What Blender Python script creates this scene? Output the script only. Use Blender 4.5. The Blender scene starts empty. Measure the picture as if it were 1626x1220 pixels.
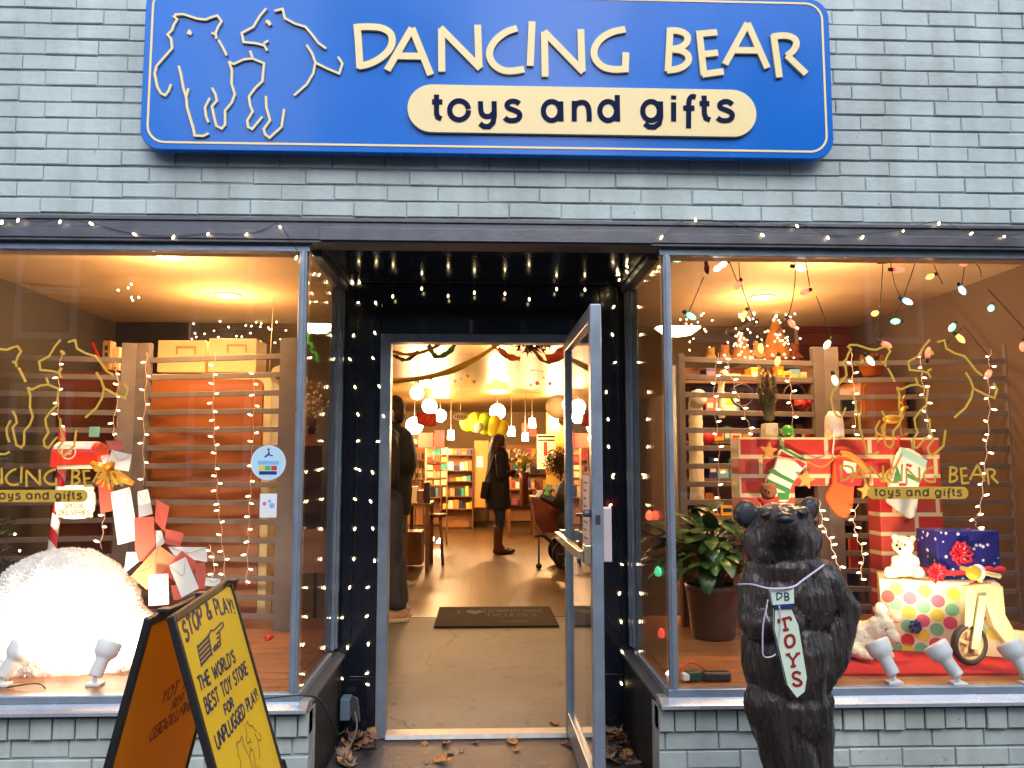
import bpy, bmesh, math, random
from mathutils import Vector, Matrix, Euler, noise
rng = random.Random(11)
S = bpy.context.scene
COL = S.collection
R_ = math.radians
# ------------------------------------------------------------------ camera
FPX = 1300.0
cam_d = bpy.data.cameras.new('camera'); cam = bpy.data.objects.new('camera', cam_d); COL.objects.link(cam)
cam.location = (0, -3.3, 1.33); cam.rotation_euler = (R_(90 + 5.62), 0, R_(-2.2))
cam_d.sensor_fit = 'HORIZONTAL'; cam_d.sensor_width = 36; cam_d.lens = 36 * FPX / 1626
cam_d.clip_start = .05; cam_d.clip_end = 500
S.camera = cam
CR = cam.rotation_euler.to_matrix(); CL = Vector(cam.location)
def ray(px, py): return CR @ Vector(((px - 813) / FPX, -(py - 610) / FPX, -1))
def at(px, py, Y):                       # point on the plane y = Y
    d = ray(px, py); return CL + d * ((Y - CL.y) / d.y)
def atz(px, py, Z):                      # point on the plane z = Z
    d = ray(px, py); return CL + d * ((Z - CL.z) / d.z)
def fz(Y): return 0.0 if Y < .9 else (.1 if Y > 3.0 else .1 * (Y - .9) / 2.1)
# ------------------------------------------------------------------ world, sun, exposure
W = bpy.data.worlds.new('World'); S.world = W; W.use_nodes = True
wn = W.node_tree.nodes; wl = W.node_tree.links
sky = wn.new('ShaderNodeTexSky'); sky.sky_type = 'NISHITA'; sky.sun_disc = False
SUN_EL, SUN_AZ = 38, 165
sky.sun_elevation = R_(SUN_EL); sky.sun_rotation = R_(SUN_AZ)
sky.air_density = 1.0; sky.dust_density = 1.5; sky.ozone_density = 1.8
bg = wn['Background']; bg.inputs['Strength'].default_value = .15
wl.new(sky.outputs['Color'], bg.inputs['Color'])
sun_d = bpy.data.lights.new('sun', 'SUN'); sun_d.energy = 2.3; sun_d.angle = R_(70); sun_d.color = (1, .96, .9)
sun = bpy.data.objects.new('sun', sun_d); COL.objects.link(sun)
_sd = Vector((math.sin(R_(SUN_AZ)) * math.cos(R_(SUN_EL)), math.cos(R_(SUN_AZ)) * math.cos(R_(SUN_EL)), math.sin(R_(SUN_EL))))
sun.rotation_euler = _sd.to_track_quat('Z', 'Y').to_euler()
S.view_settings.view_transform = 'Standard'; S.view_settings.look = 'None'; S.view_settings.gamma = 1
S.view_settings.exposure = 0.85
S.render.engine = 'CYCLES'
S.cycles.use_denoising = True
S.cycles.max_bounces = 8; S.cycles.diffuse_bounces = 4; S.cycles.glossy_bounces = 4; S.cycles.transparent_max_bounces = 16
S.cycles.sample_clamp_indirect = 6; S.cycles.caustics_reflective = False; S.cycles.caustics_refractive = False
# ------------------------------------------------------------------ materials
def M(name, col, rough=.6, metal=0.0, var=0.0, vs=8, bump=0.0, bs=40, emit=None, es=0.0, coat=0.0, stretch=None, trans=0.0, sss=0.0):
    m = bpy.data.materials.new(name); m.use_nodes = True
    n = m.node_tree.nodes; l = m.node_tree.links; p = n['Principled BSDF']
    p.inputs['Base Color'].default_value = (*col, 1); p.inputs['Roughness'].default_value = rough; p.inputs['Metallic'].default_value = metal
    p.inputs['Coat Weight'].default_value = coat
    if trans: p.inputs['Transmission Weight'].default_value = trans
    if sss: p.inputs['Subsurface Weight'].default_value = sss
    if emit:
        p.inputs['Emission Color'].default_value = (*emit, 1); p.inputs['Emission Strength'].default_value = es
    tc = n.new('ShaderNodeTexCoord'); co = tc.outputs['Object']
    if stretch:
        mp = n.new('ShaderNodeMapping'); mp.inputs['Scale'].default_value = stretch; l.new(co, mp.inputs['Vector']); co = mp.outputs['Vector']
    if var:
        t = n.new('ShaderNodeTexNoise'); t.inputs['Scale'].default_value = vs; t.inputs['Detail'].default_value = 6; l.new(co, t.inputs['Vector'])
        r = n.new('ShaderNodeMapRange'); r.inputs['From Min'].default_value = .3; r.inputs['From Max'].default_value = .7
        r.inputs['To Min'].default_value = 1 - var; r.inputs['To Max'].default_value = 1 + var; l.new(t.outputs['Fac'], r.inputs['Value'])
        x = n.new('ShaderNodeVectorMath'); x.operation = 'SCALE'; x.inputs[0].default_value = col; l.new(r.outputs['Result'], x.inputs['Scale'])
        l.new(x.outputs['Vector'], p.inputs['Base Color'])
        r2 = n.new('ShaderNodeMapRange'); r2.inputs['To Min'].default_value = max(.02, rough - .12); r2.inputs['To Max'].default_value = min(1, rough + .12)
        l.new(t.outputs['Fac'], r2.inputs['Value']); l.new(r2.outputs['Result'], p.inputs['Roughness'])
    if bump:
        t2 = n.new('ShaderNodeTexNoise'); t2.inputs['Scale'].default_value = bs; t2.inputs['Detail'].default_value = 5; l.new(co, t2.inputs['Vector'])
        b = n.new('ShaderNodeBump'); b.inputs['Strength'].default_value = bump; b.inputs['Distance'].default_value = .01
        l.new(t2.outputs['Fac'], b.inputs['Height']); l.new(b.outputs['Normal'], p.inputs['Normal'])
    m['x'] = 0; del m['x']
    return m
def EM(name, col, s, sample=False):
    m = M(name, col, .4, emit=col, es=s)
    if not sample: m.cycles.emission_sampling = 'NONE'
    return m
def nt(m): return m.node_tree.nodes, m.node_tree.links, m.node_tree.nodes['Principled BSDF']
def glass_mat(name, tint=(1, 1, 1), gain=1.0):
    m = bpy.data.materials.new(name); m.use_nodes = True
    n = m.node_tree.nodes; l = m.node_tree.links; n.clear()
    o = n.new('ShaderNodeOutputMaterial'); mx = n.new('ShaderNodeMixShader'); t = n.new('ShaderNodeBsdfTransparent'); g = n.new('ShaderNodeBsdfGlossy')
    f = n.new('ShaderNodeFresnel'); f.inputs['IOR'].default_value = 1.45
    g.inputs['Roughness'].default_value = .0; t.inputs['Color'].default_value = (*tint, 1)
    ge = n.new('ShaderNodeNewGeometry'); io = n.new('ShaderNodeMath'); io.operation = 'MULTIPLY_ADD'; io.inputs[1].default_value = 1 / 1.45 - 1.45; io.inputs[2].default_value = 1.45
    l.new(ge.outputs['Backfacing'], io.inputs[0]); l.new(io.outputs[0], f.inputs['IOR'])   # same reflectance on both faces of the pane
    k = n.new('ShaderNodeMath'); k.operation = 'MULTIPLY'; k.inputs[1].default_value = gain; k.use_clamp = True
    l.new(f.outputs[0], k.inputs[0]); l.new(k.outputs[0], mx.inputs[0]); l.new(t.outputs[0], mx.inputs[1]); l.new(g.outputs[0], mx.inputs[2]); l.new(mx.outputs[0], o.inputs[0])
    return m
# ------------------------------------------------------------------ mesh builder
WLOC = {}
class MB:
    def __init__(s): s.v = []; s.f = []; s.mi = []; s.sm = []; s.k = 0
    def add(s, vs, fs, smooth=False):
        o = len(s.v); s.v += [Vector(v) for v in vs]
        for f in fs: s.f.append([i + o for i in f]); s.mi.append(s.k); s.sm.append(smooth)
        return s
    def box(s, lo, hi, M4=None, ch=0.0):
        x0, y0, z0 = lo; x1, y1, z1 = hi
        if x0 > x1: x0, x1 = x1, x0
        if y0 > y1: y0, y1 = y1, y0
        if z0 > z1: z0, z1 = z1, z0
        v = [(x0, y0, z0), (x1, y0, z0), (x1, y1, z0), (x0, y1, z0), (x0, y0, z1), (x1, y0, z1), (x1, y1, z1), (x0, y1, z1)]
        f = [(0, 3, 2, 1), (4, 5, 6, 7), (0, 1, 5, 4), (1, 2, 6, 5), (2, 3, 7, 6), (3, 0, 4, 7)]
        if M4: v = [M4 @ Vector(p) for p in v]
        return s.add(v, f)
    def cbox(s, c, size, rot=None):
        h = Vector(size) / 2; Mx = Matrix.Translation(c) @ ((rot if isinstance(rot, Matrix) else Euler(rot).to_matrix()).to_4x4() if rot is not None else Matrix())
        return s.box(-h, h, Mx)
    def tube(s, pts, r, n=8, caps=True, smooth=True, closed=False):
        P = [Vector(p) for p in pts]; m = len(P); rr = r if isinstance(r, (list, tuple)) else [r] * m
        vs = []; fs = []; up = None
        for i in range(m):
            if closed: t = (P[(i + 1) % m] - P[i - 1])
            else: t = P[min(i + 1, m - 1)] - P[max(i - 1, 0)]
            if t.length < 1e-9: t = Vector((0, 0, 1))
            t.normalize()
            if up is None:
                up = Vector((0, 0, 1)) if abs(t.z) < .9 else Vector((1, 0, 0))
            a = t.cross(up)
            if a.length < 1e-6: a = t.orthogonal()
            a.normalize(); b = a.cross(t).normalized(); up = b
            for k in range(n):
                q = 2 * math.pi * k / n; vs.append(P[i] + (a * math.cos(q) + b * math.sin(q)) * rr[i])
        for i in range(m if closed else m - 1):
            j = (i + 1) % m
            for k in range(n): fs.append((i * n + k, i * n + (k + 1) % n, j * n + (k + 1) % n, j * n + k))
        if caps and not closed: fs.append(tuple(reversed(range(n)))); fs.append(tuple(range((m - 1) * n, m * n)))
        return s.add(vs, fs, smooth)
    def cyl(s, p0, p1, r0, r1=None, n=16, caps=True): return s.tube([p0, p1], [r0, r0 if r1 is None else r1], n, caps)
    def lathe(s, prof, c=(0, 0, 0), n=24, M3=None, smooth=True):
        vs = []; fs = []; c = Vector(c)
        for r, z in prof:
            for k in range(n):
                q = 2 * math.pi * k / n; p = Vector((r * math.cos(q), r * math.sin(q), z)); vs.append(c + (M3 @ p if M3 else p))
        for i in range(len(prof) - 1):
            for k in range(n): fs.append((i * n + k, i * n + (k + 1) % n, (i + 1) * n + (k + 1) % n, (i + 1) * n + k))
        s.add(vs, fs, smooth)
        o = len(s.v) - len(vs)
        if prof[0][0] > 1e-6: s.f.append([o + k for k in reversed(range(n))]); s.mi.append(s.k); s.sm.append(False)
        if prof[-1][0] > 1e-6: s.f.append([o + (len(prof) - 1) * n + k for k in range(n)]); s.mi.append(s.k); s.sm.append(False)
        return s
    def ball(s, c, r, rot=None, n=14, m=9):
        r = Vector((r, r, r)) if isinstance(r, (int, float)) else Vector(r); c = Vector(c)
        Mx = (rot if isinstance(rot, Matrix) else Euler(rot).to_matrix()) if rot is not None else Matrix.Identity(3)
        vs = [c + Mx @ Vector((0, 0, r.z))]
        for i in range(1, m):
            a = math.pi * i / m
            for k in range(n):
                q = 2 * math.pi * k / n; vs.append(c + Mx @ Vector((r.x * math.sin(a) * math.cos(q), r.y * math.sin(a) * math.sin(q), r.z * math.cos(a))))
        vs.append(c + Mx @ Vector((0, 0, -r.z))); fs = []
        for k in range(n): fs.append((0, 1 + k, 1 + (k + 1) % n)); fs.append((len(vs) - 1, 1 + (m - 2) * n + (k + 1) % n, 1 + (m - 2) * n + k))
        for i in range(m - 2):
            for k in range(n): a = 1 + i * n; b = a + n; fs.append((a + k, b + k, b + (k + 1) % n, a + (k + 1) % n))
        return s.add(vs, fs, True)
    def prism(s, poly, fr, d0, d1):       # poly in frame (O,u,v), from d0 to d1 along n
        O, u, v, n = fr; m = len(poly)
        ar = sum(poly[i - 1][0] * poly[i][1] - poly[i][0] * poly[i - 1][1] for i in range(m))
        if (ar < 0) != (u.cross(v).dot(n) < 0): poly = poly[::-1]
        if d0 > d1: d0, d1 = d1, d0
        vs = [O + u * a + v * b + n * d0 for a, b in poly] + [O + u * a + v * b + n * d1 for a, b in poly]
        fs = [tuple(reversed(range(m))), tuple(range(m, 2 * m))] + [(i, (i + 1) % m, m + (i + 1) % m, m + i) for i in range(m)]
        return s.add(vs, fs)
    def ribbon(s, pts, w, fr, d0, d1, closed=False):
        O, u, v, n = fr; P = [Vector(p) for p in pts]; P = [p for i, p in enumerate(P) if i == 0 or (p - P[i - 1]).length > 1e-6]
        m = len(P); ww = w if isinstance(w, (list, tuple)) else [w] * m; Lp = []; Rp = []
        for i in range(m):
            a = (P[i] - P[i - 1]) if (i > 0 or closed) else None
            b = (P[(i + 1) % m] - P[i]) if (i < m - 1 or closed) else None
            a = a or b; b = b or a; a = a.normalized(); b = b.normalized()
            na = Vector((-a.y, a.x)); nb = Vector((-b.y, b.x)); nn = na + nb
            if nn.length < .2: nn = na
            nn.normalize(); k = min(1 / max(nn.dot(na), .3), 1.9) * ww[min(i, len(ww) - 1)] / 2
            Lp.append(P[i] + nn * k); Rp.append(P[i] - nn * k)
        def T(p, d): return O + u * p.x + v * p.y + n * d
        vs = []
        for i in range(m): vs += [T(Lp[i], d1), T(Rp[i], d1), T(Rp[i], d0), T(Lp[i], d0)]
        fs = []
        for i in range(m if closed else m - 1):
            j = (i + 1) % m
            for k in range(4): fs.append((i * 4 + k, i * 4 + (k + 1) % 4, j * 4 + (k + 1) % 4, j * 4 + k))
        if not closed: fs.append((3, 2, 1, 0)); e = (m - 1) * 4; fs.append((e, e + 1, e + 2, e + 3))
        return s.add(vs, fs)
    def quad(s, a, b, c, d): return s.add([a, b, c, d], [(0, 1, 2, 3)])
    def build(s, name, mats, parent=None, bev=0.0, solid=0.0, loc=None):
        base = WLOC.get(parent.name, Vector()) if parent else (Vector(loc) if loc is not None else s.base())
        me = bpy.data.meshes.new(name); me.from_pydata([v - base for v in s.v], [], s.f); me.update()
        for m in (mats if isinstance(mats, (list, tuple)) else [mats]): me.materials.append(m)
        for p, k, q in zip(me.polygons, s.mi, s.sm): p.material_index = k; p.use_smooth = q
        b = bmesh.new(); b.from_mesh(me); bmesh.ops.recalc_face_normals(b, faces=b.faces); b.to_mesh(me); b.free()
        o = bpy.data.objects.new(name, me); COL.objects.link(o)
        if parent: o.parent = parent
        else: o.location = base
        WLOC[o.name] = base
        if bev:
            md = o.modifiers.new('bevel', 'BEVEL'); md.width = bev; md.segments = 2; md.limit_method = 'ANGLE'; md.angle_limit = R_(40)
        if solid: md = o.modifiers.new('solid', 'SOLIDIFY'); md.thickness = solid
        return o
    def base(s):
        if not s.v: return Vector()
        xs = [v.x for v in s.v]; ys = [v.y for v in s.v]; zs = [v.z for v in s.v]
        return Vector(((min(xs) + max(xs)) / 2, (min(ys) + max(ys)) / 2, min(zs)))
def tag(o, label, cat, group=None, kind=None):
    if kind: o['kind'] = kind
    if label: o['label'] = label
    if cat: o['category'] = cat
    if group: o['group'] = group
    return o
def thing(name, label, cat, loc, group=None):
    o = bpy.data.objects.new(name, None); COL.objects.link(o); o.location = loc; o.empty_display_size = .1
    WLOC[o.name] = Vector(loc); return tag(o, label, cat, group)
def blob(prims, vox=.01, sm=6, name='body', mat=None, parent=None, noise_amp=0.0, noise_sc=(20, 20, 20), loc=None, cut=None):
    """one continuous skin over overlapping balls and tapered limbs"""
    b = MB()
    for p in prims:
        if p[0] == 'b': b.ball(*p[1:])
        else:
            _, p0, r0, p1, r1 = p; b.ball(p0, r0, n=16, m=10); b.ball(p1, r1, n=16, m=10); b.tube([p0, p1], [r0 * .995, r1 * .995], 16)
    o = b.build('tmp', mat, None, loc=(0, 0, 0))
    md = o.modifiers.new('r', 'REMESH'); md.mode = 'VOXEL'; md.voxel_size = vox; md.use_smooth_shade = True
    ms = o.modifiers.new('s', 'SMOOTH'); ms.iterations = sm; ms.factor = .5
    dg = bpy.context.evaluated_depsgraph_get(); dg.update()
    me = bpy.data.meshes.new_from_object(o.evaluated_get(dg))
    COL.objects.unlink(o); bpy.data.objects.remove(o)
    if noise_amp:
        me.update(); nrm = [v.normal.copy() for v in me.vertices]
        for v, nn in zip(me.vertices, nrm):
            q = Vector((v.co.x * noise_sc[0], v.co.y * noise_sc[1], v.co.z * noise_sc[2]))
            v.co += nn * (noise.noise(q) + .5 * noise.noise(q * 2.3)) * noise_amp
    if cut is not None:                  # straight hem
        q = bmesh.new(); q.from_mesh(me); bmesh.ops.bisect_plane(q, geom=q.verts[:] + q.edges[:] + q.faces[:], plane_co=(0, 0, cut), plane_no=(0, 0, -1), clear_outer=True); bmesh.ops.holes_fill(q, edges=[e for e in q.edges if e.is_boundary]); q.to_mesh(me); q.free()
    base = WLOC.get(parent.name, Vector()) if parent else Vector(loc)
    for v in me.vertices: v.co -= base
    me.name = name; o = bpy.data.objects.new(name, me); COL.objects.link(o)
    if not me.materials: me.materials.append(mat)
    for p in me.polygons: p.use_smooth = True
    if parent: o.parent = parent
    else: o.location = base
    WLOC[o.name] = base
    return o
def smooth(pts, k=6, closed=False):
    P = [Vector(p) for p in pts]; out = []; m = len(P)
    for i in range(m if closed else m - 1):
        p1 = P[i]; p2 = P[(i + 1) % m]; p0 = P[i - 1] if (i > 0 or closed) else p1; p3 = P[(i + 2) % m] if (i + 2 < m or closed) else p2
        for j in range(k):
            t = j / k; out.append(.5 * ((2 * p1) + (p2 - p0) * t + (2 * p0 - 5 * p1 + 4 * p2 - p3) * t * t + (3 * p1 - p0 - 3 * p2 + p3) * t ** 3))
    if not closed: out.append(P[-1])
    return out
XZ = lambda Y: (Vector((0, Y, 0)), Vector((1, 0, 0)), Vector((0, 0, 1)), Vector((0, -1, 0)))
def p2(px, py, Y): q = at(px, py, Y); return (q.x, q.z)
def ell(cx, cy, rx, ry, a0=0, a1=360, n=20): return [(cx + rx * math.cos(R_(a0 + (a1 - a0) * i / n)), cy + ry * math.sin(R_(a0 + (a1 - a0) * i / n))) for i in range(n + 1)]
def circ(cx, cy, r, n=24, ry=None): return [(cx + r * math.cos(2 * math.pi * i / n), cy + (ry or r) * math.sin(2 * math.pi * i / n)) for i in range(n)]
# stroke alphabet (unit cap height); 's' strokes are smoothed
G = {
'A': (.8, ['(0,0),(.4,1)', '(.4,1),(.8,0)', '(.15,.35),(.65,.35)']), 'B': (.62, ['(0,0),(0,1)', 's(0,1),(.35,.98),(.5,.78),(.35,.56),(0,.54)', 's(0,.54),(.42,.5),(.6,.27),(.42,.03),(0,0)']),
'C': (.7, ['s(.68,.86),(.4,1),(.08,.75),(.02,.4),(.2,.06),(.45,0),(.7,.14)']), 'D': (.7, ['(0,0),(0,1)', 's(0,1),(.4,.95),(.68,.6),(.6,.25),(.35,.04),(0,0)']),
'E': (.55, ['(0,0),(0,1)', '(0,1),(.55,1)', '(0,.52),(.48,.52)', '(0,0),(.55,0)']), 'F': (.52, ['(0,0),(0,1)', '(0,1),(.52,1)', '(0,.52),(.45,.52)']),
'G': (.72, ['s(.68,.86),(.4,1),(.08,.75),(.02,.4),(.2,.06),(.45,0),(.7,.12)', '(.7,.1),(.7,.45)', '(.42,.45),(.7,.45)']), 'H': (.64, ['(0,0),(0,1)', '(.64,0),(.64,1)', '(0,.52),(.64,.52)']),
'I': (.08, ['(.04,0),(.04,1)']), 'K': (.62, ['(0,0),(0,1)', '(.58,1),(0,.45)', '(.2,.6),(.62,0)']), 'L': (.5, ['(0,0),(0,1)', '(0,0),(.5,0)']),
'N': (.66, ['(0,0),(0,1)', '(0,1),(.66,0)', '(.66,0),(.66,1)']), 'O': (.76, ['s(.38,1),(.08,.78),(.02,.45),(.16,.1),(.38,0),(.6,.1),(.74,.45),(.68,.78),(.38,1)']),
'P': (.58, ['(0,0),(0,1)', 's(0,1),(.4,.97),(.56,.74),(.4,.48),(0,.44)']), 'R': (.62, ['(0,0),(0,1)', 's(0,1),(.4,.97),(.54,.75),(.4,.53),(0,.5)', '(.22,.5),(.62,0)']),
'S': (.56, ['s(.52,.86),(.3,1),(.06,.84),(.08,.62),(.3,.52),(.52,.38),(.52,.14),(.28,0),(0,.14)']), 'T': (.62, ['(.31,0),(.31,1)', '(0,1),(.62,1)']),
'U': (.64, ['s(0,1),(0,.4),(.1,.06),(.32,0),(.54,.06),(.64,.4),(.64,1)']), 'V': (.7, ['(0,1),(.35,0)', '(.35,0),(.7,1)']), 'W': (1.0, ['(0,1),(.26,0)', '(.26,0),(.5,.8)', '(.5,.8),(.74,0)', '(.74,0),(1,1)']),
'Y': (.66, ['(0,1),(.33,.5)', '(.66,1),(.33,.5)', '(.33,.5),(.33,0)']), '&': (.74, ['s(.72,0),(.2,.72),(.22,.96),(.42,.96),(.42,.74),(.08,.38),(.06,.12),(.28,0),(.52,.1),(.7,.42)']),
'!': (.1, ['(.05,.3),(.05,1)', '(.05,0),(.05,.1)']), "'": (.1, ['(.08,1),(.02,.75)']), ' ': (.4, [])}
GL = {k: (w, [(t[0] == 's', list(eval('(' + t.lstrip('s') + ',)'))) for t in st]) for k, (w, st) in G.items()}
def text_w(t, h, sp=.22): return sum(GL[c][0] + sp for c in t) * h - sp * h
def text(b, t, fr, x, y, h, w, d0, d1, sp=.22, slant=0.0, arch=0.0, center=True, sx=1.0):
    tw = text_w(t, h, sp) * sx; cx = x - tw / 2 if center else x; k = 0; x0 = cx
    for c in t:
        gw, st = GL[c]
        for sm, pts in st:
            Pn = []
            for a, e in (smooth(pts, 5) if sm else pts):
                X = cx + (a + slant * e) * h * sx; Y = y + e * h
                if arch: q = (X - x) / (tw / 2); Y += arch * (1 - q * q)
                Pn.append((X, Y))
            b.ribbon(Pn, w, fr, d0, d1 + .00012 * (k % 4)); k += 1
        cx += (gw + sp) * h * sx
# ================================================================== materials of the setting
def brick_paint(name, col):
    m = M(name, col, .55, var=.17, vs=2.2, bump=.28, bs=30)
    n, l, p = nt(m)
    tc = n.new('ShaderNodeTexCoord')
    v = n.new('ShaderNodeTexNoise'); v.inputs['Scale'].default_value = 23; v.inputs['Detail'].default_value = 8; v.inputs['Roughness'].default_value = .75; l.new(tc.outputs['Object'], v.inputs['Vector'])
    r = n.new('ShaderNodeMapRange'); r.inputs['From Min'].default_value = .64; r.inputs['From Max'].default_value = .68; l.new(v.outputs['Fac'], r.inputs['Value'])
    mx = n.new('ShaderNodeMix'); mx.data_type = 'RGBA'; l.new(r.outputs['Result'], mx.inputs['Factor'])
    src = p.inputs['Base Color'].links[0].from_socket
    mp = n.new('ShaderNodeMapping'); mp.inputs['Scale'].default_value = (9, 9, .7); l.new(tc.outputs['Object'], mp.inputs['Vector'])
    st = n.new('ShaderNodeTexNoise'); st.inputs['Scale'].default_value = 1; st.inputs['Detail'].default_value = 7; l.new(mp.outputs['Vector'], st.inputs['Vector'])
    sr = n.new('ShaderNodeMapRange'); sr.inputs['From Min'].default_value = .3; sr.inputs['From Max'].default_value = .6; sr.inputs['To Min'].default_value = .82; sr.inputs['To Max'].default_value = 1.04; l.new(st.outputs['Fac'], sr.inputs['Value'])
    sm = n.new('ShaderNodeVectorMath'); sm.operation = 'SCALE'; l.new(src, sm.inputs[0]); l.new(sr.outputs['Result'], sm.inputs['Scale']); src = sm.outputs['Vector']
    l.new(src, mx.inputs[6]); mx.inputs[7].default_value = (.07, .085, .09, 1); l.new(mx.outputs[2], p.inputs['Base Color'])
    return m
m_brick = brick_paint('painted_brick', (.43, .52, .53)); m_knee = brick_paint('painted_knee_brick', (.42, .485, .475))
m_mortar = M('painted_joint', (.30, .36, .375), .8, var=.25, vs=12, bump=.5, bs=50)
m_alu = M('blue_grey_aluminium', (.30, .37, .47), .33, .55, var=.08, vs=14, bump=.05, bs=90)
m_alud = M('weathered_grey_metal', (.115, .12, .145), .42, .5, var=.16, vs=9, bump=.08, bs=60)
m_sill = M('anodised_sill', (.62, .67, .74), .25, .7, var=.06, vs=10)
m_black = M('gloss_black_boards', (.006, .008, .016), .16, var=.2, vs=5, bump=.04, bs=14, stretch=(1, 1, .15), coat=.3)
m_side = M('matt_black_paint', (.012, .012, .014), .5, var=.3, vs=6, bump=.12, bs=25)
m_glass = glass_mat('window_glass', (.97, .985, .98), 1.3)
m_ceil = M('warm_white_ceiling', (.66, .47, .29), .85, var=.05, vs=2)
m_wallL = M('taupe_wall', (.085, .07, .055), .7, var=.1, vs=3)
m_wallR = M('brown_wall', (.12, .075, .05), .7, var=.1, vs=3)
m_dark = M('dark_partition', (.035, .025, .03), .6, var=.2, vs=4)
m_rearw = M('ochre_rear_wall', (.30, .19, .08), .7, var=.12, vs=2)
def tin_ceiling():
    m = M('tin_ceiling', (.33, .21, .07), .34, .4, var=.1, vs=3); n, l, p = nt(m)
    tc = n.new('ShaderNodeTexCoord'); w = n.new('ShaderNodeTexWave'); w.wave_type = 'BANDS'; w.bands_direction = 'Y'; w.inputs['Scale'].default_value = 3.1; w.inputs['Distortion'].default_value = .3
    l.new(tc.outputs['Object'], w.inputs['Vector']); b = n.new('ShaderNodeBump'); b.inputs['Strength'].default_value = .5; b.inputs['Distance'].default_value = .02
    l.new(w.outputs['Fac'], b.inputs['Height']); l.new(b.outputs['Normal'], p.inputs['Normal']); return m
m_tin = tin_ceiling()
def plank_mat(name, c1, c2, rough, bw, rh, rot=90, gap=.004):
    m = M(name, c1, rough); n, l, p = nt(m); tc = n.new('ShaderNodeTexCoord'); mp = n.new('ShaderNodeMapping'); mp.inputs['Rotation'].default_value = (0, 0, R_(rot))
    l.new(tc.outputs['Object'], mp.inputs['Vector']); b = n.new('ShaderNodeTexBrick'); l.new(mp.outputs['Vector'], b.inputs['Vector'])
    b.inputs['Color1'].default_value = (*c1, 1); b.inputs['Color2'].default_value = (*c2, 1); b.inputs['Mortar'].default_value = (c2[0] * .4, c2[1] * .4, c2[2] * .4, 1)
    b.inputs['Scale'].default_value = 1; b.inputs['Brick Width'].default_value = bw; b.inputs['Row Height'].default_value = rh; b.inputs['Mortar Size'].default_value = gap; b.inputs['Bias'].default_value = 0
    nz = n.new('ShaderNodeTexNoise'); nz.inputs['Scale'].default_value = 4; nz.inputs['Detail'].default_value = 3; mp2 = n.new('ShaderNodeMapping'); mp2.inputs['Scale'].default_value = (1, 9, 1)
    l.new(mp.outputs['Vector'], mp2.inputs['Vector']); l.new(mp2.outputs['Vector'], nz.inputs['Vector'])
    r = n.new('ShaderNodeMapRange'); r.inputs['From Min'].default_value = .3; r.inputs['From Max'].default_value = .7; r.inputs['To Min'].default_value = .6; r.inputs['To Max'].default_value = 1.3; l.new(nz.outputs['Fac'], r.inputs['Value'])
    x = n.new('ShaderNodeVectorMath'); x.operation = 'SCALE'; l.new(b.outputs['Color'], x.inputs[0]); l.new(r.outputs['Result'], x.inputs['Scale']); l.new(x.outputs['Vector'], p.inputs['Base Color'])
    r2 = n.new('ShaderNodeMapRange'); r2.inputs['To Min'].default_value = rough - .03; r2.inputs['To Max'].default_value = rough + .06; l.new(nz.outputs['Fac'], r2.inputs['Value']); l.new(r2.outputs['Result'], p.inputs['Roughness'])
    return m
m_floor = plank_mat('worn_wood_floor', (.09, .05, .016), (.068, .037, .011), .36, 1.3, .085)
m_plat = plank_mat('orange_wood_platform', (.34, .13, .045), (.29, .11, .035), .35, 1.6, .12, 0)
def concrete():
    m = M('stained_concrete', (.135, .14, .14), .6, var=.32, vs=2.2, bump=.15, bs=45); n, l, p = nt(m); src = p.inputs['Base Color'].links[0].from_socket
    tc = n.new('ShaderNodeTexCoord'); v = n.new('ShaderNodeTexVoronoi'); v.feature = 'DISTANCE_TO_EDGE'; v.inputs['Scale'].default_value = .8
    nz = n.new('ShaderNodeTexNoise'); nz.inputs['Scale'].default_value = 3; nz.inputs['Detail'].default_value = 6; ad = n.new('ShaderNodeVectorMath'); ad.operation = 'MULTIPLY_ADD'; ad.inputs[1].default_value = (.5, .5, 0)
    l.new(tc.outputs['Object'], nz.inputs['Vector']); l.new(nz.outputs['Color'], ad.inputs[0]); l.new(tc.outputs['Object'], ad.inputs[2]); l.new(ad.outputs['Vector'], v.inputs['Vector'])
    r = n.new('ShaderNodeMapRange'); r.inputs['From Min'].default_value = .002; r.inputs['From Max'].default_value = .009; r.inputs['To Min'].default_value = .4; l.new(v.outputs['Distance'], r.inputs['Value'])
    n2 = n.new('ShaderNodeTexNoise'); n2.inputs['Scale'].default_value = 14; n2.inputs['Detail'].default_value = 10; l.new(tc.outputs['Object'], n2.inputs['Vector'])
    r3 = n.new('ShaderNodeMapRange'); r3.inputs['From Min'].default_value = .25; r3.inputs['From Max'].default_value = .42; r3.inputs['To Min'].default_value = .42; l.new(n2.outputs['Fac'], r3.inputs['Value'])
    k = n.new('ShaderNodeMath'); k.operation = 'MULTIPLY'; l.new(r.outputs['Result'], k.inputs[0]); l.new(r3.outputs['Result'], k.inputs[1])
    x = n.new('ShaderNodeVectorMath'); x.operation = 'SCALE'; l.new(src, x.inputs[0]); l.new(k.outputs[0], x.inputs['Scale']); l.new(x.outputs['Vector'], p.inputs['Base Color']); return m
m_conc = concrete()
m_pave = M('dark_wet_paving', (.055, .056, .068), .5, var=.35, vs=7, bump=.35, bs=120)
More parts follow.
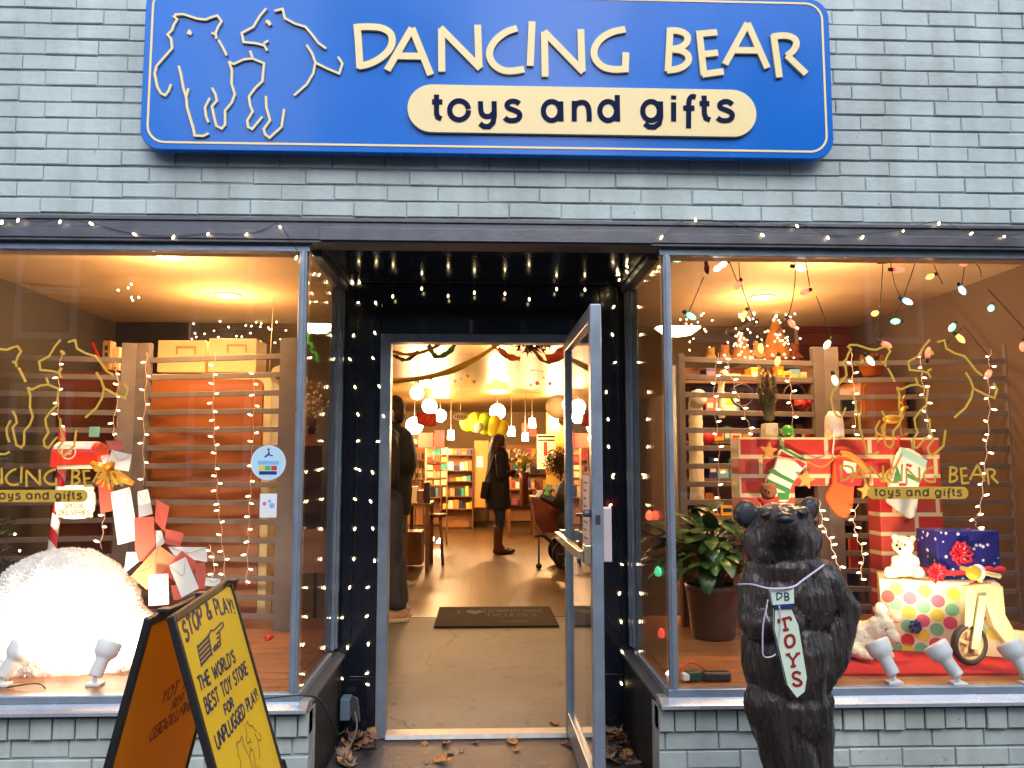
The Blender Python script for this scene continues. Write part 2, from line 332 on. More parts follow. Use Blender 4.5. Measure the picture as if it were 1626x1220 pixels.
# ================================================================== ground
b = MB(); b.quad((-60, -60, 0), (60, -60, 0), (60, .88, 0), (-60, .88, 0)); tag(b.build('pavement', m_pave, loc=(0, 0, 0)), None, None, kind='structure')
b = MB()
ys = [.925, 1.4, 1.9, 2.4, 3.0, 3.5]
for i in range(len(ys) - 1): b.quad((-3, ys[i], fz(ys[i]) + .004), (3.1, ys[i], fz(ys[i]) + .004), (3.1, ys[i + 1], fz(ys[i + 1]) + .004), (-3, ys[i + 1], fz(ys[i + 1]) + .004))
tag(b.build('concrete_floor', m_conc, loc=(0, 0, 0)), None, None, kind='structure')
b = MB(); b.quad((-3, 3.5, .1), (3.1, 3.5, .1), (3.1, 15, .1), (-3, 15, .1)); b.box((-3, 3.46, .09), (3.1, 3.5, .108)); tag(b.build('wood_floor', m_floor, loc=(0, 0, 0)), None, None, kind='structure')
# ================================================================== the shop building
B = thing('shop_building', 'pale blue painted brick shopfront with two big windows and a recessed black entrance', 'shop', (0, 0, 0))
def bricks(b, x0, x1, z0, hgt, L, off, bed=.0065, head=.0022, y=0.0, proud=.008, jit=.0022, top=None):
    x = x0 - off
    while x < x1:
        l_ = L * rng.uniform(.975, 1.025); a = max(x, x0); e = min(x + l_ - head, x1)
        if e - a > .012:
            dy = rng.uniform(-jit, jit); za = z0 + bed * rng.uniform(.7, 1.15); zb = z0 + hgt + rng.uniform(-.0022, .0008); za += rng.uniform(-.0008, .0022); c = rng.uniform(.0024, .0042)
            F = y + dy; t = rng.uniform(-.0012, .0012); zt = zb if top is None else zb - top
            v = [(a, y + proud, za), (e, y + proud, za), (e, y + proud, zb), (a, y + proud, zb), (a + c, F + t, za + c), (e - c, F - t, za + c), (e - c, F - t, zt - c), (a + c, F + t, zt - c),
                 (a, F + .003, za), (e, F + .003, za), (e, F + .003, zb if top is None else zt), (a, F + .003, zb if top is None else zt)]
            f = [(4, 5, 6, 7), (8, 9, 5, 4), (9, 10, 6, 5), (10, 11, 7, 6), (11, 8, 4, 7), (0, 1, 9, 8), (1, 2, 10, 9), (2, 3, 11, 10), (3, 0, 8, 11)]
            b.add(v, f)
        x += l_
b = MB(); HB = 2.338; ch = .0672
for i in range(24): bricks(b, -3.1, 3.3, HB + i * ch, ch, .2125, (.07 if i % 2 else .175) + rng.uniform(-.006, .006))
b.k = 1; b.box((-3.1, .0065, HB), (3.3, .25, HB + 24 * ch))
b.build('upper_wall', [m_brick, m_mortar], B)
# nail heads and plugged screw holes left in the wall
for sx, (xa, xb) in (('l', (-3.1, -.66)), ('r', (.705, 3.3))):
    b = MB(); bricks(b, xa, xb, .283, .099, .0835, .02, bed=.004, head=.006, y=-.006, proud=.09, jit=.004, top=.014)
    for i in range(5): bricks(b, xa, xb, .283 - (i + 1) * .074, .074, .215, .1 if i % 2 else .19, bed=.008, head=.005, y=.012, jit=.003)
    b.k = 1; b.box((xa, .02, -.1), (xb, .14, .372)); b.build('knee_wall', [m_knee, m_mortar], B)
# header: stacked metal profiles
b = MB(); b.box((-3.1, -.012, 2.318), (3.3, .12, 2.332)); b.box((-3.1, -.004, 2.285), (3.3, .12, 2.318)); b.box((-3.1, -.022, 2.240), (3.3, .12, 2.281)); b.box((-3.1, -.016, 2.228), (3.3, .1, 2.2395))
b.box((-.655, -.030, 2.236), (.705, -.0225, 2.289)); b.build('header', m_alud, B, bev=.002)
for xa, xb in ((-3.1, -.700), (.742, 3.3)): b = MB(); b.box((xa, .012, 2.198), (xb, .055, 2.2278)); b.build('window_head', m_alu, B, bev=.002)
# recess soffit, side head rails
b = MB(); b.box((-.72, .121, 2.258), (.765, .93, 2.275)); b.build('soffit', m_black, B)
for sg, xo in ((-1, -.66), (1, .705)):
    b = MB(); b.box((xo, .121, 2.236), (xo + sg * .06, .8, 2.2575)); b.box((xo + sg * .012, .121, 2.205), (xo + sg * .06, .8, 2.2355)); b.build('head_rail', m_alud, B, bev=.002)
    # corner post, back jamb, rails
    b = MB(); b.box((xo + sg * .05, .012, .446), (xo + sg * .082, .05, 2.1975)); b.box((xo + sg * .058, .004, .446), (xo + sg * .074, .0115, 2.1975)); b.build('corner_post', m_alu, B, bev=.003)
    b = MB(); b.box((xo + sg * .028, .775, .446), (xo + sg * .058, .815, 2.204)); b.box((xo + sg * .036, .735, .446), (xo + sg * .052, .7745, 2.204)); b.box((xo + sg * .05, .700, .446), (xo + sg * .075, .7345, 2.204)); b.build('back_jamb', m_alu, B, bev=.003)
    X1 = -3.1 if sg < 0 else 3.3
    b = MB(); b.box((xo + sg * .04, .008, .417), (X1, .05, .4455)); b.build('bottom_rail', m_alu, B, bev=.003)
    b = MB()
    pts = [(-.048, .384), (-.048, .398), (-.040, .402), (.0075, .4165), (.06, .4165), (.06, .384)]
    b.prism(pts, (Vector((0, 0, 0)), Vector((0, 1, 0)), Vector((0, 0, 1)), Vector((1, 0, 0))), xo, X1); b.build('sill', m_sill, B, bev=.0015)
    b = MB(); b.box((xo + sg * .036, .0515, .417), (xo + sg * .058, .7, .4455)); b.build('bottom_rail', m_alu, B, bev=.002)
    b = MB(); b.prism([(0, .386), (0, .400), (sg * .036, .4165), (sg * .06, .4165), (sg * .06, .386)], (Vector((xo, 0, 0)), Vector((1, 0, 0)), Vector((0, 0, 1)), Vector((0, 1, 0))), .061, .86); b.build('side_sill', m_alud, B, bev=.0015)
    b = MB(); b.box((xo + sg * .012, .1005 if 0 else .145, -.05), (xo + sg * .09, .9, .385)); b.box((xo + sg * .006, .021, -.05), (xo + sg * .08, .1445, .3835)); b.build('recess_side', m_side, B)
    b = MB(); b.box((xo + sg * .083, .028, .446), (X1, .034, 2.1975)); b.build('window_glass', m_glass, B)
    b = MB(); b.box((xo + sg * .044, .0505, .446), (xo + sg * .050, .6995, 2.204)); b.build('side_glass', m_glass, B)
    b = MB(); Xw = xo + sg * .1
    b.box((Xw, .06, .40), (X1, 1.62, .44)); b.box((xo + sg * .06, .10, .38), (Xw - sg * .0005, .9, .437)); b.build('display_platform', m_plat, B)
    b = MB(); b.box((Xw + sg * .001, 1.58, -.05), (X1, 1.619, .399)); b.box((Xw, .145, -.05), (Xw + sg * .04, 1.579, .399)); b.build('platform_front', m_dark, B)
# black entrance panels around the door
def boards(b, x0, x1, z0, z1, y, w=.105):
    n = max(1, round((x1 - x0) / w)); s_ = (x1 - x0) / n
    for i in range(n): b.box((x0 + i * s_ + .0015, y + rng.uniform(-.001, .001), z0), (x0 + (i + 1) * s_ - .0015, y + .03, z1))
    b.box((x0, y + .008, z0), (x1, y + .06, z1))
DX0, DX1, DZ = -.508, .522, 1.995
b = MB(); boards(b, -.76, DX0, .30, 2.2575, .86); boards(b, -.76, DX0, -.02, .285, .852, .4); b.box((-.76, .848, .285), (DX0, .9, .30)); b.build('entrance_panel', m_black, B, bev=.002)
b = MB(); boards(b, DX1, .80, .30, 2.2575, .86); boards(b, DX1, .80, -.02, .285, .852, .4); b.box((DX1, .848, .285), (.80, .9, .30)); b.build('entrance_panel', m_black, B, bev=.002)
b = MB(); b.box((DX0, .862, DZ + .002), (DX1, .9, 2.2575)); b.build('entrance_panel', m_black, B, bev=.002)
b = MB(); b.box((DX0, .845, 0.004), (DX0 + .052, .93, DZ)); b.box((DX1 - .05, .845, 0.004), (DX1, .93, DZ)); b.box((DX0 + .052, .845, DZ - .045), (DX1 - .05, .93, DZ)); b.build('door_frame', m_alu, B, bev=.003)
b = MB(); b.prism([(.83, .0045), (.845, .022), (.93, .022), (.96, .0045)], (Vector((0, 0, 0)), Vector((0, 1, 0)), Vector((0, 0, 1)), Vector((1, 0, 0))), DX0 + .0525, DX1 - .0505); b.build('threshold', M('worn_threshold', (.34, .34, .34), .45, .5, var=.2, vs=20), B)
# the open glass door, swung out towards the street, hinged on the right jamb
hx, hy = DX1 - .055, .842; LW = .955; ang = R_(1.5)
dv = Vector((math.sin(ang) * .35, -math.cos(ang), 0)).normalized(); dn = Vector((dv.y, -dv.x, 0))
def door_pt(u, t, z): return Vector((hx, hy, 0)) + dv * u + dn * t + Vector((0, 0, z))
def dbox(b, u0, u1, t0, t1, z0, z1):
    vs = [door_pt(u, t, z) for z in (z0, z1) for u, t in ((u0, t0), (u1, t0), (u1, t1), (u0, t1))]
    b.add(vs, [(0, 3, 2, 1), (4, 5, 6, 7), (0, 1, 5, 4), (1, 2, 6, 5), (2, 3, 7, 6), (3, 0, 4, 7)])
b = MB(); T = .044
dbox(b, 0, .05, 0, T, .03, 1.965); dbox(b, LW - .06, LW, 0, T, .03, 1.965); dbox(b, .0502, LW - .0602, .002, T - .002, .03, .14); dbox(b, .0502, LW - .0602, .002, T - .002, 1.90, 1.964)
D = b.build('door', m_alu, B, bev=.004); WLOC[D.name] = Vector()
b = MB(); dbox(b, .0502, LW - .0602, .019, .025, .1402, 1.8998); b.build('door_glass', m_glass, D)
m_brass = M('worn_steel_bar', (.55, .47, .30), .3, .8, var=.1, vs=20)
b = MB(); dbox(b, .04, LW - .02, T + .03, T + .055, .965, 1.0); dbox(b, .03, .07, T + .0005, T + .0295, .955, 1.01); dbox(b, LW - .07, LW - .01, T + .0005, T + .0295, .945, 1.02); b.build('push_bar', m_brass, D, bev=.004)
b = MB(); dbox(b, LW - .05, LW - .006, -.034, -.0005, .955, 1.165); b.build('pull_handle', M('pinkish_white_metal', (.62, .55, .55), .4, .3), D, bev=.004)
b = MB(); c = door_pt(LW - .03, T, 1.14); b.cyl(c, c + dn * .03, .014, n=14); b.build('lock', m_alud, D); b = MB(); c = door_pt(LW - .03, 0, 1.14); b.cyl(c, c - dn * .012, .014, n=14); b.build('lock', m_alud, D)
b = MB(); dbox(b, LW + .0003, LW + .0016, .012, .03, 1.10, 1.135); b.build('latch_plate', m_dark, D)
# interior shell
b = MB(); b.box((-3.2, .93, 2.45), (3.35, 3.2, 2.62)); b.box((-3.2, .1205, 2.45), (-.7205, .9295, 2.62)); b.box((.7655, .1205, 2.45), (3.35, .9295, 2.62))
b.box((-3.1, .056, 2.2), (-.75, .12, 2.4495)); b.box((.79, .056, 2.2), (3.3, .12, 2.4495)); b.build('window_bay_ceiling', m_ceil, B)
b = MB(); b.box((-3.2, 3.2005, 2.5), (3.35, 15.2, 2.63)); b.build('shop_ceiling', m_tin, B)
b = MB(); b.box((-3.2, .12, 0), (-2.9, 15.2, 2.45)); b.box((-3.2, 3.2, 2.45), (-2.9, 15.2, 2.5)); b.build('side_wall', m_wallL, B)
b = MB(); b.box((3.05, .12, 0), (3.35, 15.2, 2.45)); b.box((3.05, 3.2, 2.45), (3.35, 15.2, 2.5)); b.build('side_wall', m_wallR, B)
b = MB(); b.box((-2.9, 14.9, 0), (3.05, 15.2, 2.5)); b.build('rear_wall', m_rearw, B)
b = MB(); b.box((-.76, .901, DZ + .001), (.8, .95, 2.45)); b.box((-.76, .901, .0), (DX0 - .001, .95, DZ)); b.box((DX1 + .001, .901, 0), (.8, .95, DZ)); b.build('entrance_lining', m_dark, B)
xl = at(297, 540, 3.25).x
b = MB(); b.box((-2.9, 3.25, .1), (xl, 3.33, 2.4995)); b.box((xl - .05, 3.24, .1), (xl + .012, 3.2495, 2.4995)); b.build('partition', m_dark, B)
b = MB(); xa, xb = at(1268, 540, 3.25).x, at(1366, 540, 3.25).x
m_red = M('dark_red_slatwall', (.16, .035, .02), .45, var=.2, vs=3)
for i in range(23): b.box((xa, 3.25, .1 + i * .105), (3.05, 3.27, .1 + i * .105 + .098 if i < 22 else 2.4995))
b.box((xa, 3.2705, .1), (3.05, 3.33, 2.4995)); b.build('partition', m_red, B)

# ================================================================== house fronts added across the street, shaped for reflections in glass and sign
m_opp = M('dark_street_brick', (.10, .075, .062), .8, var=.3, vs=2); m_ow = M('pale_window_frame', (.62, .62, .60), .5); m_og = M('dark_window_pane', (.02, .022, .028), .15)
for x0, x1, hh, nn_, lb in ((-30, -4.25, 8.0, 6, 'wide low brick house added unseen across the street, for reflections in the left window'), (-4.2, -.3, 14.0, 1, 'narrow tall brick house added unseen across the street, for reflections left of the entrance'), (-.25, 3.9, 7.5, 1, 'narrow low brick house added unseen across the street, for reflections behind the door'), (3.95, 26, 14.0, 5, 'wide tall brick house added unseen across the street, for reflections in the right window')):
    t = thing('reflection_house', lb, 'house', ((x0 + x1) / 2, -17, 0)); b = MB(); b.box((x0, -20, 0), (x1, -17, hh)); b.box((x0, -17.0, hh - .5), (x1, -16.8, hh + .02)); b.build('wall', m_opp, t)
    for i in range(nn_):
        for z in (.9, 4.4):
            cx = x0 + (i + .5) * (x1 - x0) / nn_; b = MB()
            for xa, xb, za, zb in ((cx - .75, cx - .6, z, z + 2.4), (cx + .6, cx + .75, z, z + 2.4), (cx - .6, cx + .6, z, z + .15), (cx - .6, cx + .6, z + 2.25, z + 2.4), (cx - .6, cx + .6, z + 1.15, z + 1.25)): b.box((xa, -17.0, za), (xb, -16.9, zb))
            w_ = b.build('window', m_ow, t); b = MB(); b.box((cx - .6, -17.0, z + .15), (cx + .6, -16.985, z + 2.25)); b.build('pane', m_og, w_)
# ================================================================== shop lamps
m_lamp = EM('lit_lamp', (1.0, .80, .50), 9); m_lampw = EM('lit_lamp_white', (1.0, .86, .62), 14)
WARM = (1.0, .55, .22)
def plight(name, loc, w, col=WARM, r=.06, parent=None):
    d = bpy.data.lights.new(name, 'POINT'); d.energy = w; d.color = col; d.shadow_soft_size = r
    o = bpy.data.objects.new(name, d); COL.objects.link(o)
    if parent: o.parent = parent; o.location = Vector(loc) - WLOC[parent.name]
    else: o.location = loc
    return o
def can_light(px, py, w, label, group):
    c = atz(px, py, 2.45); t = thing('recessed_ceiling_light', label, 'ceiling light', c, group)
    b = MB(); b.lathe([(.085, 0), (.085, -.008), (.07, -.012), (.065, -.004)], c, 28); b.build('trim_ring', m_ceil, t)
    b = MB(); b.lathe([(.0001, -.0145), (.045, -.0145), (.064, -.009), (.064, -.004)], c, 28); b.build('lamp', m_lampw, t)
    d = bpy.data.lights.new('downlight', 'SPOT'); d.energy = w; d.color = WARM; d.spot_size = R_(150); d.spot_blend = .8; d.shadow_soft_size = .05
    o = bpy.data.objects.new('downlight', d); COL.objects.link(o); o.parent = t; o.location = (0, 0, -.03)
    plight('glow', c + Vector((0, 0, -.22)), w * .36, parent=t)
can_light(268, 405, 44, 'recessed ceiling light nearer the glass of the left window', 'recessed lights above the window displays')
can_light(362, 468, 44, 'recessed ceiling light farther back behind the left window', 'recessed lights above the window displays')
can_light(1305, 408, 44, 'recessed ceiling light nearer the glass of the right window', 'recessed lights above the window displays')
can_light(1210, 471, 44, 'recessed ceiling light farther back behind the right window', 'recessed lights above the window displays')
def pendant(name, px, py, Y, r, kind, w, label, cat='pendant lamp', group=None, ceil=2.5, h=None):
    c = at(px, py, Y); t = thing(name, label, cat, c, group)
    b = MB(); b.tube([c + Vector((0, 0, (h or r) * .9)), (c.x, c.y, ceil)], .004, 6); b.build('cord', M('white_cord', (.6, .5, .4), .5), t)
    b = MB()
    if kind == 'globe': b.ball(c, r)
    elif kind == 'drum': b.lathe([(r * .82, h), (r, -h)], c, 20)
    elif kind == 'bowl': b.lathe([(.001, -r * .45), (r * .5, -r * .36), (r * .85, -r * .1), (r, r * .12), (r * .97, r * .14), (r * .8, -r * .05), (.001, -r * .2)], c, 28)
    b.build('lamp_shade', m_lampw if kind != 'bowl' else m_lamp, t)
    if w: plight('lamp_light', c + Vector((0, -.02, -r * 1.4 if kind != 'bowl' else r * .6)), w, r=.1, parent=t)
    return t
PG = 'lit lamps hanging inside the shop'
pendant('globe_pendant', 789, 576, 4.8, .085, 'globe', 30, 'largest bright lamp hanging in front of the cloud board, top middle of the doorway', group=PG)
pendant('globe_pendant', 790, 654, 10.5, .135, 'globe', 120, 'bright lamp hanging just above the long haired woman, under the cloud board', group=PG)
pendant('globe_pendant', 662, 624, 5.6, .075, 'globe', 22, 'bright lamp hanging highest on the left side of the doorway view', group=PG)
pendant('globe_pendant', 682, 645, 9.4, .115, 'globe', 95, 'bright lamp hanging directly above the red cloth', group=PG)
pendant('globe_pendant', 699, 660, 11.5, .115, 'globe', 120, 'bright lamp hanging at the right edge of the red cloth', group=PG)
pendant('globe_pendant', 658, 676, 9.0, .13, 'globe', 60, 'bright lamp hanging lowest on the left, beside the man in the dark jacket', group=PG)
pendant('globe_pendant', 902, 643, 5.6, .065, 'globe', 20, 'bright lamp beside the open glass door on the right', group=PG)
pendant('globe_pendant', 881, 661, 11.0, .10, 'globe', 120, 'bright lamp to the left of the round three dot sign', group=PG)
pendant('drum_pendant', 812, 685, 10, .062, 'drum', 15, 'white drum shaped pendant lamp beside the woman\'s head', group='small drum pendants', h=.075)
pendant('drum_pendant', 845, 672, 10, .062, 'drum', 15, 'white drum shaped pendant lamp, highest of the three', group='small drum pendants', h=.075)
pendant('drum_pendant', 834, 694, 10, .055, 'drum', 15, 'white drum shaped pendant lamp, lowest of the three', group='small drum pendants', h=.065)
pendant('bowl_pendant', 1076, 516, 3.6, .235, 'bowl', 45, 'glass bowl ceiling lamp glowing behind the corner of the right window', group='glass bowl lamps')
pendant('bowl_pendant', 505, 517, 3.6, .16, 'bowl', 45, 'glass bowl ceiling lamp glowing behind the corner of the left window', group='glass bowl lamps')
# ================================================================== the shop sign
m_blue = M('glossy_blue_sign_paint', (.005, .145, .60), .25, var=.06, vs=2); nt(m_blue)[2].inputs['Specular IOR Level'].default_value = .25; nt(m_blue)[2].inputs['Coat Weight'].default_value = .07; nt(m_blue)[2].inputs['Coat Roughness'].default_value = .07
m_cream = M('cream_sign_paint', (.86, .70, .36), .4, var=.03, vs=6)
m_navy = M('navy_letter_paint', (.004, .010, .05), .7); nt(m_navy)[2].inputs['Specular IOR Level'].default_value = .1
m_edge = M('sign_edge_blue', (.008, .085, .45), .3)
def strokes(s):   # 'x,y x,y; x,y ...' -> list of polylines
    return [[tuple(float(q) for q in p.split(',')) for p in part.split()] for part in s.split(';')]
Z1 = lambda u, v: (540 + u / 3.3875, 20 + v / 3.3875)
Z2 = lambda u, v: (1000 + u / 4.927, 20 + v / 4.927)
Z3 = lambda u, v: (640 + u / 2.803, 130 + v / 2.803)
Z4 = lambda u, v: (200 + u / 2.9036, v / 2.9036)
DANC = ['92,70 100,150 109,308; s92,86 170,85 230,93 272,120 282,165 262,212 215,255 155,285 100,296', '388,92 255,318; 388,92 488,342; 315,241 440,243', '548,325 546,95; 540,90 755,308; 740,75 748,305',
        's952,92 895,112 838,155 806,210 810,260 845,302 905,322 990,312', '1032,56 1022,294', '1102,352 1098,112; 1096,110 1308,328; 1293,98 1300,325', 's1532,98 1462,113 1400,150 1366,205 1372,257 1412,298 1470,313 1535,310; 1531,328 1535,222']
BEAR = ['312,130 294,470; s310,152 375,155 430,178 448,215 430,258 385,286 326,298; s326,300 395,308 445,340 455,382 430,420 375,450 285,463', '540,172 575,500; 516,180 678,166; 562,338 684,325; 560,494 728,472', '915,95 740,415; 915,95 1070,445; 820,306 1000,308',
        '1118,185 1164,518; s1110,200 1180,192 1240,197 1285,222 1295,262 1270,310 1222,350; 1222,346 1372,490']
TOYS = ['150,66 150,150 156,166 172,173; 130,98 176,98', 'o250,135,42,42', 's345,95 346,130 352,152 368,162 388,160 402,148; 405,95 406,160 400,190 383,207 360,207 342,194', 's517,106 500,96 478,96 463,108 468,124 492,134 512,144 519,160 508,176 485,181 465,178 452,168']
AND = ['o660,138,37,42; 700,96 702,184', '760,184 760,94; s760,128 770,108 790,100 810,104 822,122 826,150 826,184', 'o910,138,37,42; 950,68 952,184']
GIFTS = ['o1100,138,37,42; 1142,96 1143,165 1136,194 1115,209 1090,208 1072,194', '1200,100 1200,184; 1200,70 1200,86', 's1298,77 1282,74 1270,86 1267,110; 1267,108 1266,214; 1243,125 1292,125', '1335,70 1336,150 1343,170 1362,178; 1315,105 1358,105', 's1460,110 1444,98 1422,97 1405,108 1409,124 1433,134 1454,145 1460,160 1450,176 1428,181 1408,178 1394,168']
BEARL = '235,75 225,82 240,95 225,120 216,145 196,165 212,185 217,228 180,270 145,310 136,345 148,405 165,435 185,445 200,425 212,393;228,73 270,72 330,92 370,97 400,85 425,78 444,105 428,130 416,160 420,185;398,157 418,166;430,190 450,225 468,262;' \
        '247,310 258,350 268,410 282,455 286,500 300,550 315,600 320,630 360,632 385,620;292,413 282,448;400,410 416,440 422,470 400,495 410,545 420,585 445,598 460,580 460,515 490,480 505,440 490,390 492,330 478,288;390,458 368,500 372,540 384,570'
BEARR = '478,290 500,301 545,280 585,275 640,298 635,340 632,380 600,410 570,450 575,490 587,520 562,560 566,590 585,600 605,575 632,543;650,45 620,80 590,130 537,158 545,200 600,205 640,215 655,240;638,206 658,194;' \
        '688,57 725,48 735,90 780,115 830,130 860,165 890,205 925,230;835,213 860,250 876,295 925,320 985,345 1000,300 980,268;875,297 865,345 835,395 778,445;648,448 650,500 667,560 638,600 645,625 665,640 720,590 732,508;575,240 586,270'
def glyph(b, spec, Zf, w, fr, Y, d0, d1, tf=None, k0=0):
    k = k0
    for part in spec.split(';'):
        part = part.strip(); sm = part[0] == 's'; el = part[0] == 'o'
        if el: cx, cy, rx, ry = [float(q) for q in part[1:].split(',')]; pts = ell(cx, cy, rx, ry, 0, 352, 26)
        else:
            pts = [tuple(float(q) for q in p.split(',')) for p in part.lstrip('s').split()]
            if sm: pts = [(q.x, q.y) for q in smooth(pts, 5)]
        P = []
        for u, v in pts:
            px, py = Zf(u, v)
            if tf: px, py = tf(px, py)
            P.append(p2(px, py, Y))
        b.ribbon(P, w, fr, d0, d1 + .00025 * (k % 5), closed=el and False); k += 1
    return k
SY = -.075; SF = XZ(SY)
T0 = at(765, 120, SY); sgn = thing('shop_sign', 'long blue sign with rounded corners, two outlined dancing bears and cream raised letters', 'shop sign', T0)
def rrect(x0, x1, z0, z1, r, n=8):
    out = []
    for cx, cz, a in ((x1 - r, z1 - r, 0), (x0 + r, z1 - r, 90), (x0 + r, z0 + r, 180), (x1 - r, z0 + r, 270)):
        for i in range(n + 1): q = R_(a + 90 * i / n); out.append((cx + r * math.cos(q), cz + r * math.sin(q)))
    return out
sx0, sz0 = p2(219, 243, SY); sx1, sz1 = p2(1315, -1, SY); sz0 = (sz0 + p2(1315, 247, SY)[1]) / 2; sx0 += .004
b = MB(); b.prism(rrect(sx0, sx1, sz0, sz1, .085), SF, -.04, 0); b.build('board', m_blue, sgn, bev=.003)
b = MB(); b.cbox(((sx0 + sx1) / 2 - .9, (SY + .04) / 2 + .023, (sz0 + sz1) / 2), (.06, .03, .4)); b.cbox(((sx0 + sx1) / 2 + .9, (SY + .04) / 2 + .023, (sz0 + sz1) / 2), (.06, .03, .4)); b.build('mounting_battens', m_dark, sgn)
b = MB(); b.ribbon(rrect(sx0 + .030, sx1 - .030, sz0 + .030, sz1 - .022, .07), .0085, SF, .0002, .0022, closed=True); b.build('border_line', m_cream, sgn)
for t, spec in zip('DANCING', DANC): b = MB(); glyph(b, spec, Z1, .0285, SF, SY, .0003, .012); b.build('letter', m_cream, sgn)
for t, spec in zip('BEAR', BEAR): b = MB(); glyph(b, spec, Z2, .0275, SF, SY, .0003, .012); b.build('letter', m_cream, sgn)
a_ = p2(647, 212, SY); c_ = p2(1198, 146, SY)
b = MB(); b.prism(rrect(a_[0], c_[0], a_[1], c_[1], (c_[1] - a_[1]) / 2 - .001, 14), SF, .0003, .016); pill = b.build('plaque', m_cream, sgn, bev=.0015)
for wd in (TOYS, AND, GIFTS):
    for spec in wd: b = MB(); glyph(b, spec, Z3, .021, SF, SY, .0165, .0185); b.build('letter', m_navy, pill)
b = MB(); glyph(b, BEARL, Z4, .0092, SF, SY, .0003, .010); glyph(b, '293,165 300,150 303,148', Z4, .018, SF, SY, .0003, .010); b.build('bear_outline', m_cream, sgn)
b = MB(); glyph(b, BEARR, Z4, .0092, SF, SY, .0003, .010); glyph(b, '648,103 660,108 668,122', Z4, .014, SF, SY, .0003, .010); b.build('bear_outline', m_cream, sgn)
# ================================================================== gold transfer lettering on the window glass
m_gold = M('gold_transfer', (.70, .44, .06), .42, .25, var=.08, vs=30)
GY = .0275; GFR = XZ(GY)
def decal(label, bear_tf, let_tf, pill_tf, cut=None):
    c = at(*let_tf(765, 100), GY); t = thing('window_lettering', label, 'window lettering', c, 'gold window lettering')
    for bb, eye in ((BEARL, '293,165 300,150 303,148'), (BEARR, '648,103 660,108 668,122')):
        b = MB(); glyph(b, bb, Z4, .0085, GFR, GY, .0002, .0008, bear_tf); glyph(b, eye, Z4, .011, GFR, GY, .0002, .0008, bear_tf); b.build('bear_outline', m_gold, t)
    for sp, Zf in ((DANC, Z1), (BEAR, Z2)):
        for spec in sp: b = MB(); glyph(b, spec, Zf, .0088, GFR, GY, .0002, .0006, let_tf); b.build('letter', m_gold, t)
    a_ = p2(*pill_tf(647, 212), GY); c_ = p2(*pill_tf(1198, 144), GY)
    b = MB(); b.prism(rrect(a_[0], c_[0], a_[1], c_[1], (c_[1] - a_[1]) / 2 - .001, 10), GFR, .0002, .0009); pl = b.build('plaque', m_gold, t)
    for wd in (TOYS, AND, GIFTS):
        for spec in wd: b = MB(); glyph(b, spec, Z3, .0068, GFR, GY, .0011, .0014, pill_tf); b.build('letter', M_dkl, pl)
M_dkl = M('dark_brown_letter', (.09, .045, .02), .5)
decal('gold bears and shop name on the left window, cut off by the photo edge', lambda x, y: (62 + (x - 385) * .886, 540 + (y - 16) * .9), lambda x, y: (112 + (x - 1054) * .37, 745 + (y - 47) * .37), lambda x, y: (140 + (x - 1198) * .29, 778 + (y - 144) * .29))
decal('gold bears and shop name on the right window, seen against the toy fireplace', lambda x, y: (1442 + (x - 385) * .886, 540 + (y - 16) * .9), lambda x, y: (1506 + (x - 1054) * .352, 741 + (y - 47) * .37), lambda x, y: (1537 + (x - 1198) * .29, 773 + (y - 144) * .29))
# stickers
WH = M('white_vinyl', (.75, .78, .82), .4); SB = M('pale_blue_vinyl', (.45, .68, .85), .4)
def col(name, c, r=.6, **k): return M(name, c, r, **k)
red = col('red_paint', (.62, .03, .02), .45); green = col('green_paint', (.10, .42, .10), .5); yellow = col('yellow_paint', (.85, .55, .05), .5); orange = col('orange_paint', (.75, .22, .03), .5)
teal = col('teal_paint', (.03, .28, .26), .5); black = col('black_plastic', (.012, .012, .014), .45); navy = col('navy_paint', (.015, .03, .16), .45); white = col('white_paint', (.80, .80, .78), .5)
pink = col('pink_paint', (.75, .12, .25), .5); cream = col('cream_paint', (.78, .66, .42), .55); brown = col('brown_wood', (.20, .085, .03), .5, var=.25, vs=10); tan = col('tan_wood', (.48, .28, .11), .5, var=.15, vs=8); purple = col('purple_paint', (.12, .04, .16), .5); sky_b = col('light_blue_paint', (.2, .45, .75), .5)
c = p2(426, 735, GY); rr = (p2(454, 735, GY)[0] - c[0])
st = thing('window_sticker', 'round pale blue sticker with a running figure on the left window', 'sticker', (c[0], GY, c[1]))
b = MB(); b.prism(circ(c[0], c[1], rr, 40), GFR, .0002, .0006); b.build('disc', SB, st)
b = MB(); b.ribbon(circ(c[0], c[1], rr * .93, 40), .0025, GFR, .0007, .0009, closed=True); b.build('ring', WH, st)
b = MB(); q = rr / 28
b.prism(circ(c[0], c[1] + 21 * q, 2 * q, 10), GFR, .0007, .001); b.ribbon([(c[0] - 6 * q, c[1] + 9 * q), (c[0], c[1] + 13 * q), (c[0] + 1 * q, c[1] + 18 * q)], 2.6 * q, GFR, .0007, .001); b.ribbon([(c[0], c[1] + 13 * q), (c[0] + 7 * q, c[1] + 11 * q)], 2 * q, GFR, .0007, .00105); b.build('runner', navy, st)
b = MB(); b.prism([(c[0] - 17 * q, c[1] - 3 * q), (c[0] + 17 * q, c[1] - 3 * q), (c[0] + 17 * q, c[1] + 3 * q), (c[0] - 17 * q, c[1] + 3 * q)], GFR, .0007, .0009); b.build('band', sky_b, st)
for i, mm in enumerate((yellow, green, red)): b = MB(); b.prism([(c[0] + (-15 + i * 10) * q, c[1] - 12 * q), (c[0] + (-6 + i * 10) * q, c[1] - 12 * q), (c[0] + (-6 + i * 10) * q, c[1] - 5 * q), (c[0] + (-15 + i * 10) * q, c[1] - 5 * q)], GFR, .0007, .001); b.build('color_block', mm, st)
